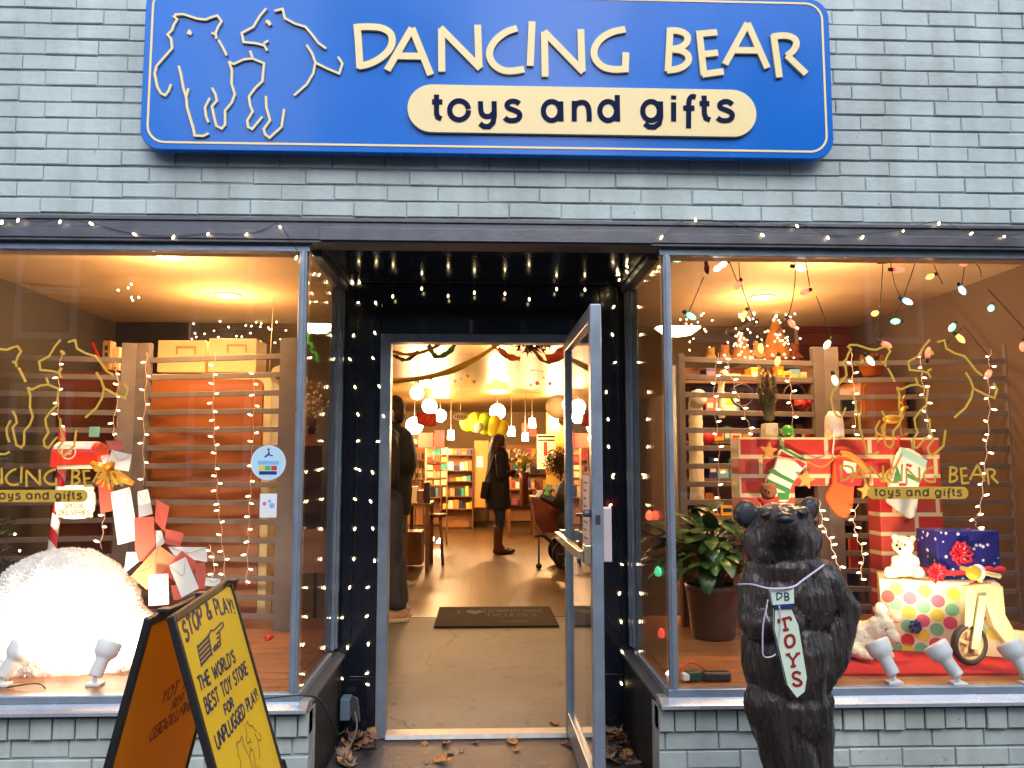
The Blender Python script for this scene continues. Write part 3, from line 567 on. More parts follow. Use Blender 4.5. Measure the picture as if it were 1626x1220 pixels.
b = MB(); b.prism([(c[0] - 14 * q, c[1] - 19 * q), (c[0] + 14 * q, c[1] - 19 * q), (c[0] + 14 * q, c[1] - 13.5 * q), (c[0] - 14 * q, c[1] - 13.5 * q)], GFR, .0007, .001); b.build('band', navy, st)
st = thing('window_sticker', 'small white rectangular sticker with blue splashes, below the round one', 'sticker', at(426, 803, GY))
a_ = p2(412, 822, GY); c_ = p2(440, 784, GY); b = MB(); b.prism([(a_[0], a_[1]), (c_[0], a_[1]), (c_[0], c_[1]), (a_[0], c_[1])], GFR, .0002, .0006); b.build('card', WH, st)
for px, py, r, mm in ((420, 800, .008, pink), (432, 803, .011, sky_b), (428, 796, .007, sky_b)): b = MB(); b.prism(circ(*p2(px, py, GY), r, 9), GFR, .0007, .0009 + px * 1e-6); b.build('splash', mm, st)
# flyer on the door glass
b = MB(); dbox(b, .55, .80, .0265, .0275, .92, 1.30); fl = b.build('flyer', red, None); tag(fl, 'red edged paper flyer stuck on the open glass door', 'flyer')
base = WLOC[fl.name]
b = MB(); dbox(b, .57, .78, .0276, .0279, .94, 1.285); b.build('paper', col('pale_paper', (.7, .62, .6), .6), fl)
b = MB()
for i in range(9): dbox(b, .60, .60 + rng.uniform(.08, .15), .0280, .0282, 1.25 - i * .033, 1.258 - i * .033)
b.build('print', brown, fl)
# ================================================================== sandwich board
m_yel = M('yellow_board_paint', (.92, .60, .02), .38, var=.04, vs=5)
m_ora = M('orange_board_inside', (.80, .40, .02), .5)
_n, _l, _p = nt(m_ora); _t = _n.new('ShaderNodeBsdfTranslucent'); _t.inputs['Color'].default_value = (.85, .42, .03, 1); _x = _n.new('ShaderNodeMixShader'); _x.inputs[0].default_value = .6; _o = [q for q in _n if q.type == 'OUTPUT_MATERIAL'][0]
_l.new(_p.outputs[0], _x.inputs[1]); _l.new(_t.outputs[0], _x.inputs[2]); _l.new(_x.outputs[0], _o.inputs['Surface'])
m_ink = M('dark_blue_ink', (.012, .016, .09), .45)
m_ink2 = M('faded_ink', (.36, .12, .006), .55)
A = atz(243, 982, 1.0); Bp = atz(381, 920, 1.0); e = (Bp - A).normalized(); nn = Vector((e.y, -e.x, 0))
sb = thing('sandwich_board', 'yellow sandwich board with black frame saying STOP & PLAY on the pavement', 'sandwich board', ((A.x + Bp.x) / 2, (A.y + Bp.y) / 2, 0))
def leaf(top0, top1, s0, s1, sgn_):
    b0 = top0 + nn * s0 * sgn_; b1 = top1 + nn * s1 * sgn_; b0.z = b1.z = .004
    O = b0; u = (b1 - b0).normalized(); v = ((top0 + top1) / 2 - (b0 + b1) / 2); v = (v - u * v.dot(u)).normalized(); n = u.cross(v).normalized()
    if n.dot(nn * sgn_) < 0: n = -n
    return O, u, v, n
Wd = (Bp - A).length; off = nn * .012
for sg, s0, s1, nm in ((1, .34, .27, 'front'), (-1, .235, .235, 'back')):
    fr = leaf(A + off * sg, Bp + off * sg, s0, s1, sg); O, u, v, n = fr; H = (A + off * sg - O).dot(v)
    fwid = .019
    b = MB(); b.prism([(0, 0), (fwid, 0), (fwid, H), (0, H)], fr, -.008, .008); b.prism([(Wd - fwid, 0), (Wd, 0), (Wd, H), (Wd - fwid, H)], fr, -.008, .008)
    b.prism([(fwid + .0005, H - fwid), (Wd - fwid - .0005, H - fwid), (Wd - fwid - .0005, H), (fwid + .0005, H)], fr, -.0075, .0075); b.prism([(fwid + .0005, .08), (Wd - fwid - .0005, .08), (Wd - fwid - .0005, .105), (fwid + .0005, .105)], fr, -.0075, .0075)
    b.build('frame', black, sb, bev=.003)
    b = MB(); b.k = 0; b.prism([(fwid + .0005, .106), (Wd - fwid - .0005, .106), (Wd - fwid - .0005, H - fwid - .0005), (fwid + .0005, H - fwid - .0005)], fr, -.004, .004); pan = b.build('panel', m_yel if sg > 0 else m_ora, sb)
    if sg > 0:
        cx = Wd / 2
        def ptext(b, t, ux, d, h, wd_, lw, arch=0.0): text(b, t, (O + u * ux + v * (H - d), (u - v * .055).normalized(), v, n), 0, 0, h, lw, .0042, .0052, sp=.2, slant=.08, arch=arch, sx=wd_ / text_w(t, h, .2))
        b = MB(); ptext(b, 'STOP & PLAY!', .30, .083, .040, .50, .0085, .022); b.build('lettering', m_ink, pan)
        b = MB(); hx0, hz0 = .115, H - .135    # pointing hand with a striped cuff
        for i in range(5): b.ribbon([(hx0 + i * .002, hz0 + (i * .021) * .46), (hx0 + .105 + i * .002, hz0 + (.006 + i * .021) * .46)], .0062, fr, .0042, .005)
        b.ribbon([(hx0 - .004, hz0 - (.01) * .46), (hx0 + .008, hz0 + (.095) * .46)], .004, fr, .0042, .0054); b.ribbon([(hx0 + .103, hz0 - (.006) * .46), (hx0 + .118, hz0 + (.1) * .46)], .006, fr, .0042, .0056)
        b.ribbon(smooth([(hx0 + .12, hz0 + (.092) * .46), (hx0 + .15, hz0 + (.105) * .46), (hx0 + .18, hz0 + (.095) * .46), (hx0 + .27, hz0 + (.098) * .46), (hx0 + .278, hz0 + (.085) * .46), (hx0 + .27, hz0 + (.075) * .46), (hx0 + .20, hz0 + (.068) * .46)], 4), .004, fr, .0042, .0058)
        for i in range(3): b.ribbon(smooth([(hx0 + .19 - i * .008, hz0 + (.068 - i * .022) * .46), (hx0 + .222 - i * .01, hz0 + (.062 - i * .022) * .46), (hx0 + .22 - i * .01, hz0 + (.048 - i * .022) * .46), (hx0 + .185 - i * .01, hz0 + (.047 - i * .022) * .46)], 4), .004, fr, .0042, .0052 + i * .0002)
        b.prism([(hx0 + .125, hz0 + (.0) * .46), (hx0 + .175, hz0 - (.002) * .46), (hx0 + .185, hz0 + (.018) * .46), (hx0 + .15, hz0 + (.03) * .46), (hx0 + .128, hz0 + (.02) * .46)], fr, .0042, .0049); b.build('hand_drawing', m_ink, pan)
        for t, ux, z, h, wd_ in (("THE WORLD'S", .235, .190, .030, .36), ('BEST TOY STORE', .285, .243, .032, .45), ('FOR', .24, .278, .022, .09), ('UNPLUGGED PLAY!', .305, .325, .031, .48)):
            b = MB(); ptext(b, t, ux, z, h, wd_, .006); b.build('lettering', m_ink, pan)
        def bt(q, x, y): return [(cx + .01 + (a - 385) * .0009 * 1.0, H - .345 - (c - 16) * .00075) for a, c in q]
        b = MB()
        for bb in (BEARL, BEARR):
            for part in strokes(bb): b.ribbon(bt([Z4(*p) for p in part], 0, 0), .004, fr, .0042, .0048)
        b.build('bear_drawing', M('brown_ink', (.35, .17, .02), .5), pan)
    else:
                for t, z, h in (('STOP', .12, .04), ("BEST TOY", .25, .034), ('FOR', .29, .026), ('UNPLUGGED', .335, .032)): b = MB(); text(b, t, (O + u * Wd, -u, v, n), Wd * .42, H - z, h, .007, -.0052, -.0042, sx=1.15); b.build('show_through', m_ink2, pan)
b = MB()
for k in (.12, .5, .88): b = MB(); b.cbox(A.lerp(Bp, k) + Vector((0, 0, .006)), (.03, .035, .008), (0, 0, math.atan2(e.y, e.x) + math.pi / 2)); b.build('hinge_strap', black, sb, bev=.002)
b = MB(); q = leaf(A + off, Bp + off, .34, .27, 1); p = q[0] + q[1] * (Wd + .012) + q[2] * .42; b.tube([p + q[2] * .09, p + q[2] * .09 + q[1] * .012, p - q[2] * .09 + q[1] * .012, p - q[2] * .09], .011, 8); b.build('side_clip', black, sb)
# ================================================================== strings of small warm lights
m_bulb = EM('warm_fairy_bulb', (1.0, .74, .38), 7); m_wire = M('dark_green_wire', (.012, .02, .015), .6); m_wirew = M('pale_pink_wire', (.75, .48, .36), .5)
def bulb(b, p, d, r=.0042, L=.011):
    d = Vector(d).normalized(); q = d.to_track_quat('Z', 'Y').to_matrix(); b.ball(Vector(p) + d * L * .8, (r, r, L), q, 8, 6)
def light_string(label, pts, wire, group, dirs=None, r=.0046, L=.0095, wm=None, wr=.0013, bm=None):
    t = thing('string_lights', label, 'string lights', pts[0], group)
    if wire:
        b = MB(); b.tube(smooth(wire, 5) if len(wire) > 2 else wire, wr, 5); b.build('wire', wm or m_wire, t)
    proto = None
    for i, p in enumerate(pts):
        d = dirs[i] if dirs else (rng.uniform(-.6, .6), rng.uniform(-.5, .1), rng.uniform(-1, .2)); b = MB(); bulb(b, p, d, r, L); b.build('bulb', bm or m_bulb, t)
    return t
E2 = lambda u, v: (u / 2.9036, 340 + v / 2.9036)
E4 = lambda u, v: (480 + u / 2.803, 360 + v / 2.803)
E5 = lambda u, v: (480 + u / 2.541, 740 + v / 2.541)
E6 = lambda u, v: (1000 + u / 2.597, 340 + v / 2.597)
GH = 'warm fairy lights around the shopfront'
P = [at(*E2(u, v), -.03) for u, v in ((10, 30), (85, 22), (278, 30), (428, 50), (628, 98), (795, 115), (957, 98), (1132, 98), (1290, 55))] + [at(*E2(1370, 195), .0)]
wr = [at(*E2(u, v), -.027) for u, v in ((-200, 45), (0, 22), (85, 18), (180, 40), (278, 25), (428, 44), (530, 72), (628, 92), (795, 102), (957, 90), (1132, 92), (1230, 66), (1290, 50))] + [at(*E2(1370, 170), -.005), at(*E2(1440, 250), .2), at(*E2(1500, 320), .5)]
light_string('fairy lights strung along the metal header over the left window', P + [at(*E2(u, v), Y) for u, v, Y in ((1452, 272, .25), (1475, 274, .28), (1420, 310, .3), (1435, 360, .45), (1450, 405, .55), (1518, 360, .74), (1562, 366, .76))], wr, GH)
P = [at(*E6(u, v), -.03) for u, v in ((127, 103), (270, 18), (542, 82), (685, 45), (815, 93), (963, 90), (1128, 70), (1276, 33), (1402, 85), (1547, 95))]
wr = [at(*E6(30, 130), .1)] + [at(*E6(u, v), -.027) for u, v in ((127, 98), (200, 38), (270, 24), (400, 34), (542, 74), (685, 38), (815, 85), (963, 82), (1128, 64), (1276, 30), (1402, 78), (1547, 88), (1750, 60))]
light_string('fairy lights strung along the metal header over the right window', P, wr, GH)
Yp = .852
left_a = [E4(*q) for q in ((228, 247), (257, 247), (257, 210), (252, 337), (230, 479), (207, 585), (233, 708), (245, 830), (243, 957), (243, 1080))] + [E5(*q) for q in ((225, 12), (217, 138), (213, 248), (208, 370), (193, 485), (165, 612), (181, 727), (155, 852))]
left_b = [E4(*q) for q in ((325, 334), (320, 467), (318, 590), (339, 705), (358, 838), (330, 958), (310, 1090))] + [E5(*q) for q in ((280, 20), (272, 138), (287, 258), (290, 377), (270, 488), (265, 603), (265, 713), (267, 835), (258, 880))]
right_a = [E4(*q) for q in ((1390, 352), (1377, 475), (1397, 603), (1353, 730), (1360, 852), (1361, 974), (1380, 1108))] + [E5(*q) for q in ((1250, 40), (1248, 155), (1285, 395), (1283, 510), (1287, 635), (1288, 745), (1285, 872))]
def column(label, pxs, Y):
    P = [at(x, y, Y - .008) for x, y in pxs]; light_string(label, P, [p + Vector((0, .004, .004)) for p in P], 'fairy lights on the black entrance boards')
column('fairy lights running down the black boards, outer row left of the door', left_a, Yp)
column('fairy lights running down the black boards, inner row beside the left door jamb', left_b, Yp)
column('fairy lights running down the black boards right of the open door', right_a, Yp)
top = [E4(*q) for q in ((403, 305), (532, 270), (649, 303), (766, 288), (902, 293), (1010, 318), (1132, 272), (1258, 275))]
P = [at(x, y, .80) for x, y in top]; t = light_string('fairy lights dangling in a row above the door', P, None, 'fairy lights on the black entrance boards', dirs=[(0, -.2, -1)] * 8)
b = MB(); b.tube([Vector((-.62, .80, 2.252))] + [Vector((p.x, .80, 2.252)) for p in P] + [Vector((.66, .80, 2.252))], .0013, 5)
for p in P: b.tube([Vector((p.x, .80, 2.252)), p + Vector((0, 0, .004))], .0011, 5)
b.build('wire', m_wire, t)
cl = [E4(*q) for q in ((1497, 75), (1490, 95), (1497, 115), (1440, 100), (1442, 172), (1440, 195), (1400, 192), (1398, 217), (1412, 232))]
P = [at(x, y, .12 + .07 * i) for i, (x, y) in enumerate(cl)]
light_string('fairy lights bunched in the upper right corner of the entrance recess', P, P, GH)
# ================================================================== carved wooden bear and its tie
BY = -.56; bs = 2.14e-3
def bp(px, py, dy=0.0): return at(px, py, BY + dy)
def carved():
    m = M('burnt_carved_wood', (.030, .020, .017), .33, var=.7, vs=9, stretch=(1, 1, .35)); n, l, p = nt(m)
    tc = n.new('ShaderNodeTexCoord'); mp = n.new('ShaderNodeMapping'); mp.inputs['Scale'].default_value = (1, 1, .13); l.new(tc.outputs['Object'], mp.inputs['Vector'])
    t = n.new('ShaderNodeTexNoise'); t.inputs['Scale'].default_value = 70; t.inputs['Detail'].default_value = 6; t.inputs['Distortion'].default_value = .8; l.new(mp.outputs['Vector'], t.inputs['Vector'])
    b = n.new('ShaderNodeBump'); b.inputs['Strength'].default_value = 1.0; b.inputs['Distance'].default_value = .024; l.new(t.outputs['Fac'], b.inputs['Height']); l.new(b.outputs['Normal'], p.inputs['Normal'])
    p.inputs['Coat Weight'].default_value = .5; p.inputs['Coat Roughness'].default_value = .25
    return m
m_carve = carved()
gx = bp(1262, 1000)
bear = thing('bear_statue', 'dark carved wooden bear standing in front of the right window sill with a TOYS tie', 'statue', (gx.x, BY, 0))
s_ = bs
pr_ = [('b', bp(1250, 950), (74 * s_, 60 * s_, 72 * s_)), ('b', bp(1248, 1045), (68 * s_, 64 * s_, 92 * s_)), ('b', bp(1252, 1122), (66 * s_, 58 * s_, 62 * s_)),
 ('b', bp(1244, 905), (62 * s_, 54 * s_, 46 * s_)), ('b', bp(1241, 862), (58 * s_, 54 * s_, 50 * s_)), ('b', bp(1240, 834, .01), (50 * s_, 50 * s_, 36 * s_)),
 # muzzle lifted towards the viewer, brow, jaw and cheek ruffs
 ('c', bp(1245, 848, -.05), 31 * s_, bp(1247, 832, -.155), 17 * s_), ('c', bp(1232, 862, -.05), 24 * s_, bp(1240, 843, -.14), 13 * s_), ('c', bp(1262, 862, -.05), 22 * s_, bp(1256, 843, -.14), 13 * s_),
 ('c', bp(1218, 815, -.06), 9 * s_, bp(1238, 818, -.085), 9 * s_), ('c', bp(1258, 817, -.085), 9 * s_, bp(1276, 813, -.06), 9 * s_),
 ('b', bp(1205, 868, -.02), (22 * s_, 24 * s_, 34 * s_), (0, R_(-12), 0)), ('b', bp(1284, 866, -.02), (18 * s_, 24 * s_, 32 * s_), (0, R_(10), 0)), ('b', bp(1222, 882, -.06), (20 * s_, 18 * s_, 18 * s_)), ('b', bp(1276, 880, -.055), (18 * s_, 18 * s_, 18 * s_)),
 # ears
 ('b', bp(1187, 817, .02), (22 * s_, 11 * s_, 23 * s_), (0, R_(-30), 0)), ('b', bp(1284, 808, .02), (18 * s_, 11 * s_, 19 * s_), (0, R_(30), 0)), ('b', bp(1204, 830, .01), (16 * s_, 14 * s_, 16 * s_)), ('b', bp(1274, 824, .01), (14 * s_, 14 * s_, 14 * s_)),
 # viewer-left arm hanging down, paw folded over the hip
 ('c', bp(1207, 930, -.01), 33 * s_, bp(1199, 985, -.03), 27 * s_), ('c', bp(1199, 985, -.03), 27 * s_, bp(1213, 994, -.07), 25 * s_), ('c', bp(1213, 992, -.07), 25 * s_, bp(1258, 988, -.12), 19 * s_), ('b', bp(1232, 992, -.10), (38 * s_, 17 * s_, 19 * s_)),
 # viewer-right arm, hand on the hip
 ('c', bp(1303, 925), 36 * s_, bp(1338, 968), 25 * s_), ('c', bp(1338, 968), 26 * s_, bp(1322, 1040, -.02), 24 * s_), ('c', bp(1322, 1040, -.02), 24 * s_, bp(1308, 1086, -.03), 15 * s_),
 # legs
 ('c', bp(1228, 1115, -.02), 44 * s_, bp(1258, 1225, -.03), 40 * s_), ('c', bp(1258, 1225, -.03), 40 * s_, bp(1260, 1320, -.02), 36 * s_), ('b', Vector((bp(1258, 1320).x, BY - .08, .045)), (.085, .14, .05)),
 ('c', bp(1284, 1110, .03), 38 * s_, bp(1288, 1225, .03), 33 * s_), ('c', bp(1288, 1225, .03), 33 * s_, bp(1300, 1320, .05), 33 * s_), ('b', Vector((bp(1318, 1320).x, BY - .02, .045)), (.08, .13, .05))]
bb = blob(pr_, .0052, 4, 'body', m_carve, bear, .0048, (30, 30, 5))
for v in bb.data.vertices:      # chisel grooves running down the fur
    q_ = v.co; v.co = q_ + Vector((q_.x, q_.y, 0)).normalized() * (noise.ridged_multi_fractal(Vector((q_.x * 32 + q_.z * 3, q_.y * 32, q_.z * 4.5)), 1, 2, 3, 1, 2) - 1.0) * .0072
b = MB(); b.ball(bp(1247, 824, -.176), (.030, .022, .018), (R_(25), 0, 0)); b.build('nose', col('black_nose', (.008, .008, .009), .35, bump=.2, bs=60), bear)
for px, py in ((1214, 814), (1273, 811)): b = MB(); b.ball(bp(px, py + 4, -.097), (.017, .012, .007), (0, R_(-18 if px < 1240 else 14), 0)); b.build('eye', black, bear)
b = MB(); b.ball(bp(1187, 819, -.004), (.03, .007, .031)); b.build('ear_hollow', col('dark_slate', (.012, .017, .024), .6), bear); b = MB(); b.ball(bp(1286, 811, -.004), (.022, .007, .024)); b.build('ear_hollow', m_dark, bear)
blob([('c', bp(1249, 846, -.135), .010, bp(1252, 878, -.070), .040), ('c', bp(1249, 846, -.135), .010, bp(1232, 886, -.072), .026), ('c', bp(1252, 850, -.125), .010, bp(1276, 876, -.068), .026)], .006, 4, 'mouth', M('painted_jaw_shade', (.010, .008, .008), .9, bump=.4, bs=60), bear, .003, (40, 40, 8))  # mouth part is a dark wedge colouring in the shade under the jaw
TY = -.765; TFR = XZ(TY); m_mint = M('mint_white_board', (.62, .76, .62), .5, var=.05, vs=12); m_dred = M('dark_red_lettering', (.30, .012, .012), .5)
Z5 = lambda u, v: (1150 + u / 2.7125, 770 + v / 2.7125)
tp = lambda u, v: p2(*Z5(u, v), TY)
tie = thing('tie_sign', 'mint white wooden tie lettered TOYS hung round the bear\'s neck on cord', 'sign', at(*Z5(280, 700), TY))
tl = [(213, 532), (287, 530), (318, 600), (355, 828), (345, 890), (310, 918), (268, 862), (240, 742), (212, 622)]
b = MB(); b.prism([tp(*q) for q in tl], TFR, -.006, .006); tb = b.build('board', m_mint, tie, bev=.0015)
b = MB(); b.ribbon([tp(*q) for q in tl], .0028, TFR, .0062, .0068, closed=True); b.build('edge_line', black, tb)
b = MB(); b.prism([tp(*q) for q in ((194, 453), (295, 441), (297, 510), (205, 518))], TFR, -.004, .010); b.build('knot_board', m_mint, tie, bev=.0015)
b = MB(); b.prism([tp(*q) for q in ((206, 515), (290, 510), (292, 528), (214, 532))], TFR, -.003, .012); b.build('blue_band', navy, tie)
def tstroke(spec, w, mat, nm, d0=.0062, d1=.0075):
    b = MB()
    for k, part in enumerate(spec.split(';')):
        part = part.strip(); sm = part[0] == 's'; pts = [tuple(float(q) for q in p.split(',')) for p in part.lstrip('s').split()]
        if sm: pts = [(q.x, q.y) for q in smooth(pts, 5)]
        b.ribbon([tp(*q) for q in pts], w, TFR, d0, d1 + k * .0003)
    return b.build(nm, mat, tb if d0 < .01 else tie)
tstroke('254,572 262,622; 228,582 282,568; 229,580 232,594; 281,568 284,582; 250,624 274,620', .0072, m_dred, 'letter')
tstroke('s276,646 262,656 260,676 268,694 282,696 296,684 298,664 290,648 276,646', .0085, m_dred, 'letter')
tstroke('270,728 292,752; 314,724 292,752; 292,750 294,778; 262,730 280,726; 305,726 322,722; 284,780 304,776', .0068, m_dred, 'letter')
tstroke('s326,812 310,804 294,812 296,828 314,836 328,848 322,860 304,862 292,852', .0082, m_dred, 'letter')
tstroke('221,464 222,494; s221,464 240,466 242,480 222,494; 254,462 256,494; s254,462 270,466 268,476 256,478; s256,478 272,482 270,492 256,494', .0032, navy, 'letter', .0102, .0112)
m_cord = M('lilac_cord', (.62, .50, .66), .6)
b = MB(); cc = [at(*Z5(u, v), Y) for u, v, Y in ((60, 430, -.62), (120, 430, -.72), (195, 447, TY - .012), (290, 442, TY - .012), (340, 410, -.73), (430, 345, -.62))]; b.tube(smooth(cc, 5), .0034, 7)
for wv in (((188, 495), (180, 550), (195, 590)), ((185, 520), (168, 600), (165, 690), (170, 738), (200, 742), (222, 730)), ((236, 520), (244, 580), (238, 650), (232, 690))): b.tube(smooth([at(*Z5(u, v), TY - .012) for u, v in wv], 5), .0022, 6)
b.build('cord', m_cord, tie)
# ================================================================== socket box, cable, leaves
c = at(552, 1122, .80); t = thing('outlet_box', 'blue grey weatherproof socket box with open cover low on the black entrance side', 'socket box', c)
b = MB(); b.box((c.x - .028, .74, c.z - .05), (c.x + .02, .83, c.z + .05)); b.build('box', M('blue_grey_plastic', (.12, .18, .27), .45), t, bev=.006)
b = MB(); b.prism(rrect(-.02, .025, -.055, .065, .018), (Vector((c.x + .045, .735, c.z)), Vector((.85, -.5, 0)).normalized(), Vector((-.12, 0, 1)).normalized(), Vector((-.5, -.85, 0)).normalized()), -.004, .004); b.build('cover', M('grey_plastic', (.10, .10, .105), .45), t, bev=.002)
b = MB(); b.tube(smooth([Vector((c.x + .045, .72, c.z - .0)), Vector((c.x + .06, .70, c.z - .07)), Vector((c.x + .03, .66, c.z - .15)), Vector((c.x + .01, .6, .02))], 6), .004, 7); b.build('cord', M('grey_cord', (.18, .17, .16), .5), t)
b = MB(); b.tube(smooth([at(405, 1112, -.055), at(440, 1107, -.055), at(480, 1104, -.05), at(505, 1110, .02), at(522, 1135, .25), at(536, 1165, .5), at(548, 1160, .7)], 6), .0042, 7)
tag(b.build('power_cable', M('dark_teal_cable', (.015, .05, .05), .45)), 'dark cable running over the left sill corner down to the socket box', 'cable')
m_leaf = [M('dry_leaf_%s' % k, c_, .7, var=.25, vs=40) for k, c_ in (('tan', (.42, .22, .09)), ('brown', (.20, .11, .07)), ('grey', (.25, .18, .14)), ('orange', (.52, .24, .07)))]
OUT = [(0, 0), (.10, .06), (.22, .05), (.20, .20), (.36, .22), (.30, .34), (.50, .46), (.32, .50), (.34, .66), (.20, .64), (.16, .82), (0, 1.0)]
def oak_leaf(p, size, rz, curl, tilt, mat, label, group):
    oc = [(a, y) for a, y in OUT] + [(-a, y) for a, y in reversed(OUT[1:-1])]
    M3 = Euler((tilt[0], tilt[1], rz)).to_matrix(); b = MB(); vs = []; ce = []
    for a, y in oc: vs.append(Vector((a * size * .9, (y - .5) * size, curl * size * (a * a * 2.6 + (y - .5) ** 2) + rng.uniform(-.02, .02) * size)))
    n = len(OUT); mid = [Vector((0, (y - .5) * size, curl * size * (y - .5) ** 2)) for a, y in OUT[1:-1]]
    allv = [M3 @ v for v in vs + mid]; zmin = min(v.z for v in allv); allv = [v + Vector(p) + Vector((0, 0, -zmin)) for v in allv]
    m = len(mid); o = len(vs); fs = []
    for i in range(1, n - 2): fs.append((i, i + 1, o + i, o + i - 1)); j = len(vs) - i; fs.append((j, o + i - 1, o + i, j - 1))
    fs += [(0, 1, o), (0, o, len(vs) - 1), (n - 2, n - 1, o + m - 1), (n, o + m - 1, n - 1)]
    b.add(allv, fs, True); o_ = b.build('dry_leaf', mat, None, solid=.0012); tag(o_, label, 'leaf', group); return o_
Z6 = lambda u, v: (600 + u / 4.517, 960 + v / 4.517)
for u, v, sz, mi, lb in ((335, 1003, .045, 0, 'small dry leaf on the paving at the left end of the threshold'), (487, 1005, .06, 3, 'tan dry leaf curled against the threshold, left of centre'), (700, 997, .04, 2, 'faded small dry leaf at the middle of the threshold'), (960, 993, .075, 3, 'long tan dry leaf lying along the threshold, right of centre'), (992, 1046, .055, 3, 'light orange dry leaf on the dark paving just below the long leaf'),
                       (600, 1053, .04, 2, 'thin faded leaf fragment between the threshold and the big jagged leaf'), (525, 1077, .045, 2, 'flat faded leaf fragment just above the big jagged leaf'), (470, 1128, .10, 3, 'big jagged orange oak leaf on the dark paving in front of the door'), (1345, 1003, .06, 1, 'dark curled leaf left of the open door foot'), (1410, 1022, .07, 2, 'curled pale brown leaf pressed against the open door foot'), (350, 1140, .03, 2, 'tiny pale leaf scrap left of the big jagged leaf')):
    p = atz(*Z6(u, v), 0); oak_leaf((p.x, min(p.y, .80), .002), sz, rng.uniform(0, 6.28), rng.uniform(.2, .5), (rng.uniform(-.2, .2), rng.uniform(-.2, .2)), m_leaf[mi], lb, 'dry leaves by the door')
p = atz(*Z6(1258, 862), fz(1.1)); oak_leaf((p.x, p.y, fz(p.y) + .006), .07, .8, .4, (.1, .2), m_leaf[3], 'orange dry leaf lying inside the doorway on the concrete', 'dry leaves by the door')
for (x0, x1, y0, y1, n_, side) in ((-.64, -.50, .45, .83, 24, 'left'), (.55, .69, .40, .83, 24, 'right')):
    for i in range(n_):
        x = rng.uniform(x0, x1); y = rng.uniform(y0, y1); h = rng.uniform(0, .05) * (1 if y > .6 else .4)
        oak_leaf((x, y, .002 + h), rng.uniform(.06, .10), rng.uniform(0, 6.28), rng.uniform(.25, .8), (rng.uniform(-.5, .5), rng.uniform(-.5, .5)), rng.choice(m_leaf[:3] if i % 4 else m_leaf), 'curled dead leaf in the heap at the %s foot of the entrance recess' % side, 'dead leaves heaped at the %s foot of the recess' % side)
# ================================================================== left window display
m_slat = M('grey_brown_slat', (.15, .12, .115), .5, var=.1, vs=12, bump=.06, bs=40)
PZ = .44
def screen(label, x0, y0, x1, y1, z0, w0, w1, zt0, zt1, n=16, pitch=.1015):
    c = Vector(((x0 + x1) / 2, (y0 + y1) / 2, PZ)); t = thing('slat_screen', label, 'screen', c, 'grey slat screens behind the displays')
    u = Vector((x1 - x0, y1 - y0, 0)); L = u.length; u.normalize(); n_ = Vector((u.y, -u.x, 0)); R3 = Matrix((u, n_, Vector((0, 0, 1)))).transposed()
    def bx(b, a0, a1, d0, d1, za, zb): b.box((a0, d0, za), (a1, d1, zb), Matrix.Translation((x0, y0, 0)) @ R3.to_4x4())
    b = MB(); bx(b, 0, w0, -.02, .02, PZ, zt0); b.build('post', m_slat, t, bev=.003); b = MB(); bx(b, L - w1, L, -.02, .02, PZ, zt1); b.build('post', m_slat, t, bev=.003)
    for i in range(n):
        z = z0 - i * pitch
        if z - .03 < PZ: break
        b = MB(); bx(b, w0 + .0005, L - w1 - .0005, -.009, .009, z - .03, z); b.build('slat', m_slat, t, bev=.002)
q = lambda px, Y: at(px, 700, Y).x
screen('grey slat screen of the left window, panel nearer the photo edge', q(-90, 1.3), 1.3, q(213, 1.5), 1.5, 1.945, .08, .085, 2.03, 2.03)
screen('grey slat screen of the left window, panel in front of the orange cabinet', q(213.5, 1.5), 1.5, q(478, 1.24), 1.24, 1.945, .085, .13, 2.03, 2.03)
def pbox(b, x0, y0, x1, y1, Y, d): a = at(x0, y1, Y); c = at(x1, y0, Y); b.box((a.x, Y, a.z), (c.x, Y + d, c.z))
FP = .1
def ptoy(name, label, cat, rect, Y, d, mat, group=None, bev=.004, parts=()):
    b = MB(); pbox(b, *rect, Y, d)
    if not parts: o = b.build(name, mat, bev=bev); return tag(o, label, cat, group)
    c = at((rect[0] + rect[2]) / 2, rect[3], Y); t = thing(name, label, cat, (c.x, Y + d / 2, c.z), group); b.build('body', mat, t, bev=bev)
    for nm, r2, mm in parts:
        b = MB(); pbox(b, *r2, Y - .004, .0035); b.build(nm, mm, t)
    return t
# cabinets and boxes behind the screens
m_owood = M('orange_stained_wood', (.37, .115, .03), .4, var=.3, vs=2.2, bump=.05, bs=30, stretch=(.6, 1, 5)); m_bwood = M('dark_red_wood', (.20, .055, .02), .45, var=.25, vs=3, stretch=(.6, 1, 5))
def cabinet(label, x0, x1, yt, Y, d, face, edge, group=None, rim=.05):
    a = at(x0, yt, Y); c = at(x1, yt, Y); t = thing('toy_cabinet', label, 'cabinet', ((a.x + c.x) / 2, Y + d / 2, FP), group); zt = a.z
    b = MB(); b.prism(rrect(a.x, c.x, FP, zt, .05), XZ(Y), -d, 0); b.build('body', edge, t, bev=.003)
    b = MB(); b.prism(rrect(a.x + rim, c.x - rim, FP + .1, zt - .03, .04), XZ(Y), .0005, .012); b.build('door', face, t, bev=.002)
    return zt
zt = cabinet('wide orange wooden cabinet with a cream rounded frame behind the left window screen', 222, 432, 594, 1.75, .4, m_owood, M('pale_birch', (.74, .60, .34), .5, var=.08, vs=8))
zb = cabinet('dark reddish wooden cabinet behind the screen panel beside the mailbox', 92, 189, 590, 1.8, .35, m_bwood, m_bwood, rim=.02)
m_birch = M('pale_card', (.82, .66, .36), .6, var=.06, vs=10)
